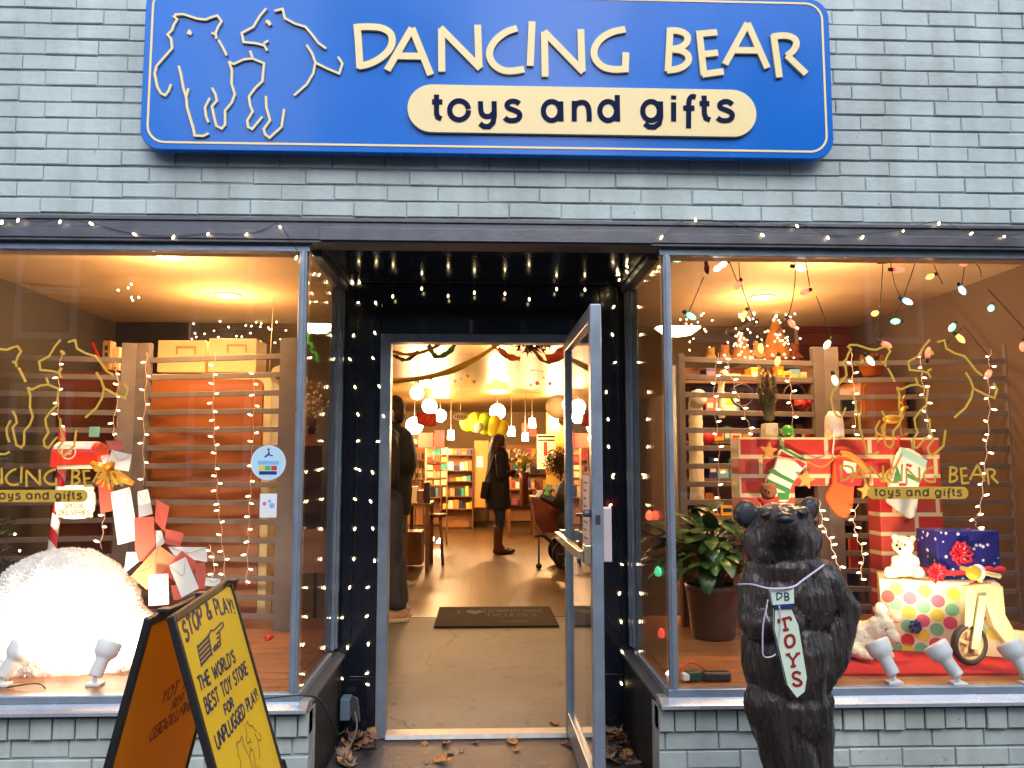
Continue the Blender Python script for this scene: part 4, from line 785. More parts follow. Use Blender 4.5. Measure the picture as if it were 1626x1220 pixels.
for r, lb in (((249, 541, 327, 591), 'pale yellow box with a drawn handle on the orange cabinet, left of two'), ((330, 538, 408, 591), 'pale yellow box with a drawn handle on the orange cabinet, right of two')):
    t = ptoy('storage_box', lb, 'box', r, 1.85, .24, m_birch, 'pale boxes on the orange cabinet', parts=(('line', (r[0] + 30, r[1] + 9, r[0] + 62, r[1] + 12), tan), ('line', (r[0] + 30, r[1] + 12, r[0] + 33, r[1] + 22), tan), ('line', (r[0] + 59, r[1] + 12, r[0] + 62, r[1] + 22), tan), ('line', (r[0] + 10, r[1] + 30, r[0] + 72, r[1] + 31.5), tan)))
ptoy('wooden_block', 'upright wooden block with round holes on the dark cabinet', 'toy block', (161, 541, 176, 587), 1.85, .08, tan, parts=(('hole', (166, 549, 171, 556), m_dark), ('hole', (166, 560, 171, 566), m_dark)))
ptoy('wooden_crate', 'small pale wooden crate beside the screen post on the dark cabinet', 'crate', (174, 551, 190, 588), 1.9, .1, m_birch, parts=(('hole', (181, 583, 184, 586), m_dark),))
b = MB(); b.tube([at(146, 545, 1.86), at(167, 590, 1.86)], .011, 8); tag(b.build('red_stick', red), 'red stick leaning on the dark cabinet behind the bears lettering', 'stick')
# cloud shaped hanging board
CLD = [(-1, -.45), (-.98, -.1), (-.8, .12), (-.55, .1), (-.45, .42), (-.15, .58), (.18, .52), (.4, .28), (.62, .32), (.88, .12), (1, -.15), (.95, -.45), (.6, -.55), (0, -.5), (-.6, -.55)]
def cloud(px, py, Y, w, h, label, letters=None, mat=None, ceil=2.45):
    c = at(px, py, Y); t = thing('cloud_board', label, 'hanging sign', c, 'cloud shaped hanging boards'); fr = (Vector((c.x, Y, c.z)), Vector((1, 0, 0)), Vector((0, 0, 1)), Vector((0, -1, 0)))
    b = MB(); b.prism([(p.x, p.y) for p in smooth([(x * w, z * h) for x, z in CLD], 4, True)], fr, -.012, 0); b.build('board', mat or M('cloud_board_paint', (.33, .27, .18), .6), t)
    b = MB(); b.tube([c + Vector((-w * .6, .006, h * .2)), Vector((c.x - w * .5, Y + .006, ceil))], .0025, 5); b.build('cord', m_wirew, t)
    b = MB(); b.tube([c + Vector((w * .6, .006, h * .2)), Vector((c.x + w * .5, Y + .006, ceil))], .0025, 5); b.build('cord', m_wirew, t)
    if letters: b = MB(); text(b, letters, fr, -w * .38, -h * .42, h * .55, h * .16, .0005, .003, sp=.25); b.build('lettering', black, t)
cloud(450, 598, 2.2, .16, .13, 'grey brown cloud shaped board lettered TOD behind the left window post', 'TOD')
# mailbox on a candy striped post
MY = .72; c = at(100, 745, MY); m_mail = M('mailbox_red', (.68, .035, .012), .3, var=.05, vs=8, coat=.3); m_snow = M('fluffy_white', (.88, .86, .85), .85, bump=.5, bs=70)
mb = thing('toy_mailbox', 'red toy mailbox on a red and white striped post above the white mound', 'mailbox', at(82, 876, MY))
a = at(92, 742, MY); e = at(163, 699, MY); w = .075
b = MB(); prof = [(-w, 0), (w, 0), (w, .07)] + [(w * math.cos(R_(x)), .07 + w * .62 * math.sin(R_(x))) for x in range(15, 180, 15)] + [(-w, .07)]
b.prism(prof, (Vector((0, MY, a.z)), Vector((0, 1, 0)), Vector((0, 0, 1)), Vector((1, 0, 0))), a.x, e.x); b.build('body', m_mail, mb, bev=.003)
b = MB(); b.prism([(x * 1.04, z * 1.03 + .002) for x, z in prof[3:-1]] + [(-w * .9, .085), (w * .9, .085)], (Vector((0, MY, a.z)), Vector((0, 1, 0)), Vector((0, 0, 1)), Vector((1, 0, 0))), a.x + .01, e.x - .02); b.build('snow_cap', m_snow, mb)
b = MB(); b.prism([(x * .95, z) for x, z in prof], (Vector((e.x + .012, MY, a.z)), Vector((0, 1, 0)), Vector((-.35, 0, 1)).normalized(), Vector((1, 0, .35)).normalized()), 0, .012); b.build('door', m_mail, mb)
b = MB(); cc = at(109, 718, MY - w - .001); b.ribbon(circ(cc.x, cc.z, .032, 28), .005, XZ(MY - w), .0005, .0025, closed=True); b.ribbon([(cc.x - .014, cc.z - .006), (cc.x - .004, cc.z + .003), (cc.x + .014, cc.z + .004)], .006, XZ(MY - w), .0005, .0025); b.ribbon([(cc.x - .014, cc.z - .014), (cc.x, cc.z - .005), (cc.x + .012, cc.z - .008)], .005, XZ(MY - w), .0005, .0026); b.build('emblem', cream, mb)
def stripe_mat():
    m = M('candy_stripe', (.8, .78, .74), .35, coat=.3); n, l, p = nt(m); tc = n.new('ShaderNodeTexCoord'); wv = n.new('ShaderNodeTexWave'); wv.bands_direction = 'DIAGONAL'; wv.inputs['Scale'].default_value = 4.6; l.new(tc.outputs['Object'], wv.inputs['Vector'])
    r = n.new('ShaderNodeValToRGB'); r.color_ramp.interpolation = 'CONSTANT'; r.color_ramp.elements[0].color = (.78, .76, .7, 1); r.color_ramp.elements[1].position = .5; r.color_ramp.elements[1].color = (.62, .015, .015, 1); l.new(wv.outputs['Fac'], r.inputs['Fac']); l.new(r.outputs['Color'], p.inputs['Base Color']); return m
m_cane = stripe_mat()
b = MB(); b.tube([at(79, 900, MY), at(99, 742, MY)], .0195, 14); b.build('post', m_cane, mb)
b = MB(); b.tube([at(92, 742, MY - w * .9), at(166, 740, MY - w * .9)], .011, 10); b.build('shelf_rail', M('cream_stripe_rail', (.8, .68, .42), .5, var=.1, vs=60), mb)
b = MB(); b.tube([at(98, 700, MY - w - .004), at(98, 681, MY - w - .004)], .016, 8); b.build('flag', red, mb)
b = MB(); cc = at(122, 797, MY - .05); fr = (Vector((cc.x, MY - .06, cc.z)), Vector((1, 0, 0)), Vector((0, 0, 1)), Vector((0, -1, 0)))
hw, hh = .088, .076; pl = []
for i in range(40):
    an = 2 * math.pi * i / 40; k = 1 + .05 * math.cos(8 * an); x = math.copysign(abs(math.cos(an)) ** .35, math.cos(an)); z = math.copysign(abs(math.sin(an)) ** .35, math.sin(an)); pl.append((x * hw * k, z * hh * k))
b.prism(pl, fr, 0, .008); sg = b.build('plaque', M('cream_plaque', (.84, .80, .62), .5), mb)
b = MB(); text(b, 'SPECIAL', fr, 0, -.03, .021, .0026, .0085, .0095, sp=.2, slant=.2, sx=.9); b.build('lettering', M('rust_script', (.45, .13, .05), .5), sg); b = MB(); text(b, 'DELIVERIES', fr, 0, -.06, .021, .003, .0085, .0095, sp=.2); b.build('lettering', M('rust_lettering', (.45, .13, .05), .5), sg)
b = MB(); pbox(b, 141, 678, 158, 694, MY - .02, .003); tag(b.build('paper_tag', M('pale_green_paper', (.42, .75, .42), .6)), 'pale green paper tag on top of the red mailbox', 'tag')
# orange bow
m_gbow = M('gold_orange_ribbon', (.75, .30, .015), .35, var=.1, vs=20)
bw = thing('ribbon_bow', 'orange gold ribbon bow tied under the open mailbox', 'bow', at(170, 748, MY - .1))
def petal(cx, cy, dx, dy, w_, Y, nm='loop', par=bw, mat=m_gbow):
    p0 = at(cx, cy, Y); d = at(cx + dx, cy + dy, Y) - p0; s2 = d.cross(Vector((0, 1, 0))).normalized() * w_; b = MB()
    pts = [p0, p0 + d * .4 + s2 + Vector((0, -.03, 0)), p0 + d + s2 * .3 + Vector((0, -.01, 0)), p0 + d * .95 - s2 * .5, p0 + d * .4 - s2 + Vector((0, .01, 0))]
    b.add(pts, [(0, 1, 2, 3, 4)], True); return b.build(nm, mat, par, solid=.003)
for dx, dy, w_ in ((-26, -14, .02), (44, 20, .028), (-18, 20, .02), (18, 22, .02), (10, -16, .02), (-8, 26, .016), (4, 30, .015)): petal(170, 748, dx, dy, w_, MY - .1 - abs(dx) * .0002)
# letters tumbling out
m_env = [M('white_envelope', (.86, .84, .78), .6), M('red_envelope', (.62, .10, .065), .6, var=.05, vs=6), M('orange_envelope', (.66, .22, .09), .6)]
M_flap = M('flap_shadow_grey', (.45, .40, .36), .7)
EQ = [(1, '80,0 210,0 230,60 120,70', 'red letter sticking up out of the open mailbox door'), (0, '10,115 110,105 80,190 0,190', 'white letter half inside the mailbox mouth'), (0, '130,70 280,105 255,230 80,200', 'white letter jutting out right of the mailbox'), (1, '25,300 140,320 150,520 45,540', 'red letter just under the orange bow'),
      (0, '320,380 400,360 435,545 330,575', 'white letter to the right of the large long white letter'), (0, '120,385 265,345 330,740 175,775', 'largest long white letter below the orange bow'), (1, '460,435 560,490 520,680 450,600', 'red letter tilted at the top right of the cascade'), (0, '455,670 500,670 525,760 460,810', 'small white letter tucked in the middle of the cascade'),
      (1, '525,655 665,690 640,790 530,770', 'red letter at the right edge under the tilted red one'), (1, '295,575 440,565 460,900 305,900', 'tall upright red letter in the middle of the cascade'), (0, '545,790 835,795 840,905 600,860', 'wide white letter across the right side of the cascade'), (0, '240,830 310,830 330,900 220,990', 'white letter left of the tall red letter, over the white mound'),
      (2, '450,850 600,850 500,990 400,990', 'small orange letter below the tall upright red one'), (2, '270,1010 480,780 610,870 390,1110', 'big orange letter lying diagonally at the lower left'), (1, '500,990 650,820 760,900 700,1100', 'red letter lying diagonally behind the leaning white letter'), (1, '740,920 825,900 830,1100 780,1110', 'red letter at the lower right edge of the cascade'),
      (0, '555,930 680,865 780,1100 650,1170', 'white letter leaning over the red one at lower right'), (1, '570,1080 640,1070 650,1180 590,1190', 'small red letter peeping out above the sandwich board'), (0, '405,1000 550,990 555,1220 405,1230', 'upright white letter lowest in the cascade'), (0, '830,1020 940,1030 935,1090 820,1080', 'white letter corner just behind the sandwich board top')]
for i, (k, s, lb) in enumerate(EQ):
    P = [tuple(float(z) for z in p.split(',')) for p in s.split()]; Y = .70 - i * .011; b = MB()
    vs = [at(150 + u / 4.692, 700 + v / 4.692, Y + dy) for (u, v), dy in zip(P, (0, .012, .004, -.012))]
    b.add(vs, [(0, 1, 2, 3)]); o = b.build('letter_envelope', m_env[k], solid=.002); tag(o, lb, 'envelope', 'letters spilling from the mailbox')
    if k != 1:
        m_ = sum(vs, Vector()) / 4 + Vector((0, -.004, 0)); f_ = Vector((0, -.0035, 0)); b = MB(); b.tube([vs[0] + f_, m_.lerp(vs[0] + f_, .1), m_.lerp(vs[1] + f_, .1), vs[1] + f_], .0011, 4); b.build('flap_edge', M_flap, o)
# white fluffy mound lit from below
c = at(95, 1000, .62); pr = []
for i in range(10):
    a_ = rng.uniform(0, 6.28); r_ = rng.uniform(.1, .30); pr.append(('b', (c.x - .05 + r_ * math.cos(a_) * 1.15, .66 + r_ * .62 * math.sin(a_), PZ + .05 + rng.uniform(.0, .34) * (1 - (r_ / .36) ** 2)), rng.uniform(.08, .11)))
pr += [('b', (c.x - .02, .68, PZ + .14), (.37, .28, .36)), ('b', (c.x - .05, .66, PZ + .06), (.50, .36, .26)), ('b', (c.x + .1, .62, PZ + .03), (.46, .3, .16)), ('b', (c.x + .0, .68, PZ + .30), (.25, .2, .20))]
o = blob(pr, .011, 10, 'snow_mound', m_snow, None, .011, (16, 16, 16), (c.x, .66, PZ)); fib = MB()
for v_ in list(o.data.vertices)[::2]:
    n_ = (v_.normal + Vector((rng.gauss(0, .5), rng.gauss(0, .5), rng.gauss(0, .5)))).normalized(); s3 = n_.orthogonal().normalized() * .0035; p_ = v_.co + Vector((c.x, .66, PZ)); fib.add([p_ - s3, p_ + s3, p_ + n_ * rng.uniform(.004, .012)], [(0, 1, 2)])
fib.build('cotton_fibres', m_snow, o)
tag(o, 'big fluffy white snow mound glowing in the left window', 'snow mound')
# clamp flood lamps
m_wp = M('white_lamp_plastic', (.84, .86, .90), .35); FLW = (1.0, .76, .50)
def flood(px, py, lean, w, label, tgt, size=75):
    p0 = at(px, py, 0); p0 = atz(px, py, PZ); t = thing('flood_lamp', label, 'flood lamp', p0, 'white flood lamps on the window floors')
    ax = Vector((lean, .45, 1)).normalized(); q3 = ax.to_track_quat('Z', 'Y').to_matrix()
    h0 = p0 + Vector((0, 0, .035)); b = MB(); b.box((p0.x - .03, p0.y - .02, PZ + .0005), (p0.x + .03, p0.y + .03, PZ + .012)); b.cyl(p0 + Vector((0, 0, .0125)), p0 + Vector((0, .0, .06)), .009, n=10); b.build('base', m_wp, t, bev=.002)
    b = MB(); b.lathe([(.025, 0), (.027, .005), (.027, .066), (.033, .077), (.045, .088), (.048, .104), (.051, .132), (.049, .142), (.046, .143)], h0, 22, q3); b.build('lamp_holder', m_wp, t)
    b = MB(); b.lathe([(.0001, .137), (.045, .137)], h0, 22, q3); b.build('bulb', m_lampw, t)
    d = bpy.data.lights.new('flood', 'SPOT'); d.energy = w; d.color = FLW; d.spot_size = R_(size * 2); d.spot_blend = .7; d.shadow_soft_size = .03
    o = bpy.data.objects.new('flood', d); COL.objects.link(o); o.parent = t; L_ = h0 + ax * .18; o.location = L_ - WLOC[t.name]; o.rotation_euler = (L_ - Vector(tgt)).to_track_quat('Z', 'Y').to_euler()
flood(150, 1089, .25, 24, 'white flood lamp in front of the snow mound beside the sandwich board', (at(110, 950, .7)))
flood(2, 1090, .45, 24, 'white flood lamp in front of the snow mound at the photo edge', (at(60, 960, .7)))
b = MB(); b.tube(smooth([atz(12, 1092, PZ + .005), atz(40, 1087, PZ + .02), atz(62, 1086, PZ + .015), atz(72, 1093, PZ + .005)], 5), .003, 6); tag(b.build('lamp_cord', m_wire), 'thin dark cord on the window floor below the snow mound', 'cord')
# evergreen at the photo edge
def evergreen(px, Y, zt, z0, r, label):
    x = at(px, 700, Y).x; t = thing('christmas_tree', label, 'christmas tree', (x, Y, z0)); b = MB(); b.cyl((x, Y, z0), (x, Y, zt - .05), .03, .006, 8); b.build('trunk', brown, t); b = MB()
    for i in range(260):
        f = rng.random() ** .7; z = zt - f * (zt - z0 - .12); a_ = rng.uniform(0, 6.28); L = r * f * rng.uniform(.7, 1.05) + .03; d = Vector((math.cos(a_), math.sin(a_), -.25)).normalized(); p0 = Vector((x, Y, z))
        for j in range(9):
            s0 = p0 + d * L * (.25 + .75 * j / 9); e2 = (d + Vector((rng.uniform(-1, 1), rng.uniform(-1, 1), rng.uniform(-.7, .9)))).normalized(); sd = e2.cross(Vector((rng.random(), rng.random(), rng.random()))).normalized() * .006; b.add([s0 - sd, s0 + sd, s0 + e2 * .05], [(0, 1, 2)])
    b.build('needles', M('dark_needles', (.02, .045, .022), .6, var=.4, vs=12), t)
    for i in range(14):
        f = rng.uniform(.2, 1); a_ = rng.uniform(-2.6, .3); z = zt - f * (zt - z0 - .15); b = MB(); b.ball((x + r * f * math.cos(a_), Y + r * f * math.sin(a_), z), .006, n=8, m=6); b.build('bulb', m_bulb, t)
evergreen(-48, .95, 2.0, PZ, .33, 'dark evergreen christmas tree at the left photo edge')
# light strands hanging on the screens
def strand(label, pxs, Y, gap=17, dbl=False, wm=None):
    """pxs: list of (px, py) down the strand"""
    P = [at(x, y, Y) for x, y in pxs]; t = thing('string_lights', label, 'string lights', P[0], 'pale wired fairy lights hanging in the windows')
    W_ = smooth(P, 6); wv = [p + Vector((math.sin(i * 1.7) * .006, 0, 0)) for i, p in enumerate(W_)]
    b = MB(); b.tube(wv, .0016, 5); b.build('wire', m_wirew, t); acc = 0; sgn_ = 1
    for i in range(1, len(wv)):
        acc += (wv[i] - wv[i - 1]).length
        if acc > gap * .0036:
            acc = rng.uniform(-.012, .012); sgn_ = -sgn_ if rng.random() < .8 else sgn_; b = MB(); d = (sgn_, -.4, rng.uniform(-.3, .4)); bulb(b, wv[i] + Vector((sgn_ * .006, -.003, 0)), d, .0048, .0125); b.build('bulb', m_bulb, t)
strand('fairy light strand down the left screen beside the mailbox flag', [(97, 562), (94, 600), (92, 640), (96, 690)], 1.33)
strand('fairy light strand down the screen just left of the grey centre post', [(183, 575), (187, 620), (180, 680), (183, 700)], 1.42)
strand('short fairy light strand below the red letter beside the white mound', [(168, 800), (164, 830), (160, 872)], .78, 13)
strand('fairy light strand down the right edge of the grey centre post', [(233, 560), (231, 620), (228, 690), (229, 770)], 1.43, 15)
strand('long fairy light strand down the middle of the orange cabinet', [(341, 560), (339, 640), (342, 720), (346, 790), (352, 850), (358, 920)], 1.30, 11)
strand('fairy light strand down the right side of the orange cabinet', [(405, 570), (403, 660), (400, 740), (396, 810), (394, 870), (391, 930)], 1.22, 13)
strand('short looped fairy light strand low on the orange cabinet', [(332, 865), (340, 890), (336, 930)], 1.3, 9)
def starfield(label, n, x0, x1, y0, y1, Y0, Y1, seed):
    r2 = random.Random(seed); P = [at(r2.uniform(x0, x1), y0 + (y1 - y0) * r2.random() ** 1.2, r2.uniform(Y0, Y1)) for _ in range(n)]
    P.sort(key=lambda p: p.x); light_string(label, P, None, 'clusters of tiny lights under the shop ceiling', r=.0058, L=.008)
starfield('cluster of tiny lights glowing behind the pale boxes of the left window', 30, 302, 458, 508, 545, 2.7, 3.2, 3)
starfield('five tiny lights below the left window ceiling', 6, 188, 222, 450, 480, 1.6, 1.8, 5)
# things seen past the screen and through the side pane
def stool(px, py, Y, r, label, mat, h0=FP):
    c = at(px, py, Y); t = thing('wooden_stool', label, 'stool', (c.x, Y, h0)); b = MB(); b.lathe([(r * .9, -.03), (r, -.02), (r, 0), (r * .95, .008)], c, 24); b.build('seat', mat, t)
    for k in range(4): a_ = R_(45 + 90 * k); b = MB(); b.tube([c + Vector((math.cos(a_) * r * .6, math.sin(a_) * r * .6, -.03)), Vector((c.x + math.cos(a_) * r, Y + math.sin(a_) * r, h0 + .002))], .014, 8); b.build('leg', mat, t)
stool(425, 905, 1.95, .10, 'pale round wooden stool behind the lower slats of the left screen', M('pale_wood', (.55, .36, .20), .5, var=.1, vs=10))
c = at(500, 980, 1.7); t = thing('music_stand', 'black folding stand holding a pinkish card behind the left side pane', 'stand', (c.x, c.y, FP)); tz = at(500, 880, 1.7).z
b = MB(); b.cyl((c.x, c.y, FP + .1), (c.x, c.y, tz), .009, n=8); b.build('pole', black, t)
for k in range(3): a_ = R_(90 + 120 * k); b = MB(); b.tube([(c.x, c.y, FP + .22), (c.x + .2 * math.cos(a_), c.y + .2 * math.sin(a_), FP + .004)], .008, 6); b.build('leg', black, t)
b = MB(); b.cbox((c.x, c.y - .02, tz + .02), (.2, .008, .26), (R_(-20), 0, R_(25))); b.build('card', M('pink_card', (.50, .28, .20), .6), t)
fl_ = thing('flower_spray', 'spray of tiny pale dried flowers behind the left side pane', 'flowers', at(495, 690, 2.4)); b = MB(); b2 = MB()
for i in range(70):
    p0 = at(495, 700, 2.4); p1 = at(rng.gauss(497, 13), rng.gauss(640, 16), 2.4 + rng.uniform(-.1, .1)); b.tube([p0, (p0 + p1) / 2 + Vector((0, 0, .02)), p1], .0015, 4); b2.ball(p1, rng.uniform(.006, .012), n=6, m=4)
b.build('stems', brown, fl_); b2.build('blossoms', M('pale_blossom', (.78, .62, .40), .6), fl_)
b = MB(); p0 = at(495, 700, 2.4); b.lathe([(.03, -.16), (.05, -.1), (.045, -.02), (.035, .01)], p0, 16); b.build('vase', m_dark, fl_)
o = ptoy('toy_bin', 'brown wooden bin with a pinkish cloth behind the left side pane', 'bin', (478, 708, 512, 900), 2.3, .3, M('dim_brown', (.09, .05, .03), .6), parts=(('label_card', (484, 690, 505, 708), M('pink_cloth', (.55, .22, .12), .6)),))
def streamer(label, pxs, Y, w, mat, tw=.8, group='paper streamers hung from the ceiling'):
    P = smooth([at(x, y, Yy) for (x, y), Yy in zip(pxs, Y if isinstance(Y, (list, tuple)) else [Y] * len(pxs))], 8); b = MB(); vs = []; m = len(P)
    for i, p in enumerate(P):
        t = (P[min(i + 1, m - 1)] - P[max(i - 1, 0)]).normalized(); a_ = t.cross(Vector((0, 1, 0))).normalized(); c2 = t.cross(a_); q_ = math.sin(i * tw) * .9; dd = a_ * math.cos(q_) + c2 * math.sin(q_); vs += [p + dd * w / 2, p - dd * w / 2]
    b.add(vs, [(2 * i, 2 * i + 1, 2 * i + 3, 2 * i + 2) for i in range(m - 1)], True); return tag(b.build('streamer', mat, solid=.0012), label, 'streamer', group)
m_gst = M('green_foil', (.10, .55, .12), .35)
streamer('green paper streamer twisting beside the glass lamp in the left side pane', [(488, 525), (493, 545), (499, 560), (508, 574)], 2.9, .05, m_gst)
ptoy('book_display', 'yellow lit display of small books past the right end of the left screen', 'display', (430, 645, 462, 790), 2.6, .12, yellow, parts=(('book', (434, 700, 446, 730), red), ('book', (447, 665, 458, 690), cream), ('book', (434, 740, 455, 765), brown)))
b = MB(); b.tube([atz(420, 1012, PZ + .006), atz(432, 1010, PZ + .008), atz(424, 1016, PZ + .006)], .009, 6); tag(b.build('red_ribbon', red), 'scrap of red ribbon on the orange floor behind the sandwich board', 'ribbon')
# ================================================================== right window display
screen('grey slat screen of the right window, panel behind the potted plant', q(1077, 1.3), 1.3, q(1311, 1.5), 1.5, 1.945, .04, .075, 1.96, 2.03)
screen('grey slat screen of the right window, panel behind the gift boxes', q(1311.5, 1.5), 1.5, q(1640, 1.3), 1.3, 1.945, .085, .13, 2.03, 2.03)
FY = .98
def toy_brick():
    m = M('toy_brick_print', (.6, .05, .03), .55); n, l, p = nt(m); tc = n.new('ShaderNodeTexCoord'); sp = n.new('ShaderNodeSeparateXYZ'); cb = n.new('ShaderNodeCombineXYZ'); l.new(tc.outputs['Object'], sp.inputs[0]); l.new(sp.outputs['X'], cb.inputs['X']); l.new(sp.outputs['Z'], cb.inputs['Y'])
    b = n.new('ShaderNodeTexBrick'); l.new(cb.outputs[0], b.inputs['Vector']); b.inputs['Color1'].default_value = (.55, .022, .014, 1); b.inputs['Color2'].default_value = (.58, .075, .04, 1); b.inputs['Mortar'].default_value = (.80, .60, .34, 1)
    b.inputs['Scale'].default_value = 1; b.inputs['Brick Width'].default_value = .235; b.inputs['Row Height'].default_value = .101; b.inputs['Mortar Size'].default_value = .011; b.inputs['Mortar Smooth'].default_value = .1
    l.new(b.outputs['Color'], p.inputs['Base Color']); return m
a = at(1172, 695, FY); e = at(1491, 695, FY); i0 = at(1262, 772, FY); i1 = at(1396, 772, FY)
b = MB(); b.prism([(a.x, PZ), (i0.x, PZ), (i0.x, i0.z), (i1.x, i0.z), (i1.x, PZ), (e.x, PZ), (e.x, a.z), (a.x, a.z)], XZ(FY), -.14, 0)
fp = b.build('toy_fireplace', toy_brick(), loc=(a.x, FY, a.z), bev=.004); tag(fp, 'cardboard fireplace printed with red bricks and cream joints in the right window', 'toy fireplace'); FT = a.z
Z7 = lambda u, v: (1160 + u / 4.782, 660 + v / 4.782)
SYk = FY - .03
def poly7(pts, Y): return [p2(*Z7(*q_), Y) for q_ in pts]
def stocking(label, outline, parts, mat):
    P = poly7(outline, SYk); cx = sum(p[0] for p in P) / len(P); cz = max(p[1] for p in P); t = thing('stocking', label, 'christmas stocking', (cx, SYk, cz), 'stockings hung on the toy fireplace'); fr = XZ(SYk)
    b = MB(); b.prism([(p.x, p.y) for p in smooth(P, 3, True)], fr, -.012, .012); b.build('sock', mat, t, bev=.006)
    for k, (nm, pts, mm) in enumerate(parts): b = MB(); b.prism(poly7(pts, SYk), fr, -.013 - k * .0005, .0135 + k * .0007); b.build(nm, mm, t, bev=.002)
    b = MB(); tp_ = Z7(*outline[0]); p0 = at(*tp_, SYk); b.tube(smooth([p0, p0 + Vector((-.012, 0, .03)), Vector((p0.x - .002, SYk, FT - .0)), Vector((p0.x, FY + .02, FT + .004))], 4), .004, 6); b.build('hanging_loop', mm, t)
felt_w = M('white_felt', (.85, .80, .66), .85); felt_g = M('green_felt', (.06, .26, .06), .85); felt_r = M('red_felt', (.62, .03, .03), .8); felt_o = M('orange_red_felt', (.72, .10, .012), .8); felt_m = M('mint_felt', (.45, .66, .55), .85)
stocking('white and green striped stocking with a red cuff, hanging behind the wooden bear\'s head', [(388, 245), (572, 345), (520, 440), (455, 545), (440, 645), (345, 640), (262, 505), (330, 390)], (('cuff', [(380, 268), (568, 368), (540, 402), (480, 345), (430, 330), (362, 305)], felt_r), ('trim', [(386, 236), (578, 338), (570, 358), (378, 256)], felt_g), ('stripe', [(318, 402), (380, 445), (480, 495), (468, 520), (290, 430)], felt_g), ('stripe', [(275, 480), (450, 560), (443, 600), (262, 510)], felt_g), ('stripe', [(350, 585), (438, 590), (438, 640), (352, 640)], felt_g)), felt_w)
stocking('plain orange red stocking hanging in the middle of the toy fireplace', [(795, 320), (965, 345), (935, 540), (922, 700), (880, 772), (815, 758), (755, 690), (718, 615), (768, 520)], (('cuff', [(788, 330), (1010, 360), (985, 520), (900, 545), (800, 510)], felt_r), ('white_patch', [(850, 340), (950, 360), (940, 430), (880, 440), (845, 400)], felt_w)), felt_o)
stocking('white stocking with a mint cuff and green tree, on the right pillar of the fireplace', [(1292, 245), (1482, 345), (1425, 530), (1412, 700), (1378, 778), (1318, 768), (1228, 690), (1180, 640), (1212, 480)], (('cuff', [(1290, 240), (1486, 342), (1470, 402), (1272, 300)], felt_m), ('tree', [(1255, 380), (1300, 500), (1225, 500)], felt_g), ('band', [(1335, 440), (1425, 480), (1420, 510), (1335, 470)], felt_g), ('nose', [(1325, 365), (1370, 375), (1362, 395), (1322, 385)], felt_r), ('band', [(1270, 515), (1325, 515), (1325, 535), (1270, 535)], felt_r)), felt_w)
m_star = M('orange_felt_star', (.72, .33, .08), .8)
def star(u, v, r, label, rot=0):
    c = p2(*Z7(u, v), SYk - .03); k = at(*Z7(u + r, v), SYk).x - at(*Z7(u, v), SYk).x; P = [(c[0] + (k if i % 2 == 0 else k * .45) * math.sin(R_(36 * i) + rot), c[1] + (k if i % 2 == 0 else k * .45) * math.cos(R_(36 * i) + rot)) for i in range(10)]
    b = MB(); b.prism(P, XZ(SYk - .03), -.008, .008); tag(b.build('felt_star', m_star, bev=.003), label, 'star', 'felt stars on the fireplace garland')
star(570, 490, 72, 'orange felt star between the striped and the plain stocking', .2); star(1030, 570, 72, 'orange felt star right of the plain orange stocking', -.1); star(290, 270, 70, 'pale orange felt star at the upper left brick of the fireplace', .1); star(1185, 470, 62, 'orange felt star left of the mint cuffed stocking', .3)
b = MB(); b.tube(smooth([at(*Z7(u, v), SYk - .024) for u, v in ((240, 230), (300, 300), (560, 345), (700, 390), (830, 300), (960, 330), (1080, 400), (1180, 500), (1300, 300))], 6), .004, 6); tag(b.build('twig_garland', M('orange_twig', (.55, .22, .03), .6)), 'thin orange twig garland across the toy fireplace', 'garland')
b = MB(); P = smooth([at(*Z7(u, v), SYk - .04) for u, v in ((840, 290), (900, 300), (960, 340), (1010, 390), (1040, 430))], 4); b.tube(P, .016, 8); tag(b.build('felt_bundle', M('orange_felt_roll', (.70, .25, .04), .8, bump=.4, bs=90)), 'bundle of orange felt strips above the plain stocking', 'decoration')
# plush animals
def plush(name, label, prims, mat, extras, loc, noise_amp=.004):
    t = thing(name, label, 'plush toy', loc); blob(prims, .008, 3, 'body', mat, t, noise_amp, (60, 60, 60))
    for nm, c, r, mm in extras: b = MB(); b.ball(c, r, n=10, m=7); b.build(nm, mm, t)
fur_w = M('cream_fur', (.86, .78, .58), .9, bump=.6, bs=140); fur_b = M('brown_fur', (.32, .12, .04), .9, bump=.6, bs=140); m_eye = M('black_bead', (.008, .008, .008), .2)
k = 1 / 1300 * 4.5
def pp(px, py, Y, dy=0): return at(px, py, Y + dy)
Yb = .86; s_ = .0033
plush('plush_bear', 'small brown plush bear peeking over the wooden bear beside the striped stocking', [('b', pp(1220, 780, Yb), 13 * s_), ('b', pp(1212, 772, Yb), 4.5 * s_), ('b', pp(1229, 772, Yb), 4.5 * s_), ('b', pp(1221, 784, Yb, -.035), 6 * s_), ('b', pp(1220, 800, Yb), (12 * s_, 11 * s_, 14 * s_))], fur_b, [('eye', pp(1216, 779, Yb, -.04), .005, m_eye), ('eye', pp(1225, 779, Yb, -.04), .005, m_eye), ('nose', pp(1221, 782, Yb, -.055), .006, m_eye)], pp(1220, 812, Yb))
b = MB(); b.tube(smooth([pp(1206, 792, Yb, -.01), pp(1213, 797, Yb, -.048), pp(1226, 797, Yb, -.048), pp(1234, 792, Yb, -.01)], 4), .012, 8); tag(b.build('plush_scarf', felt_r), 'red scarf round the neck of the small brown plush bear', 'scarf')
GBY = .50
Yb = .46; s_ = .0029
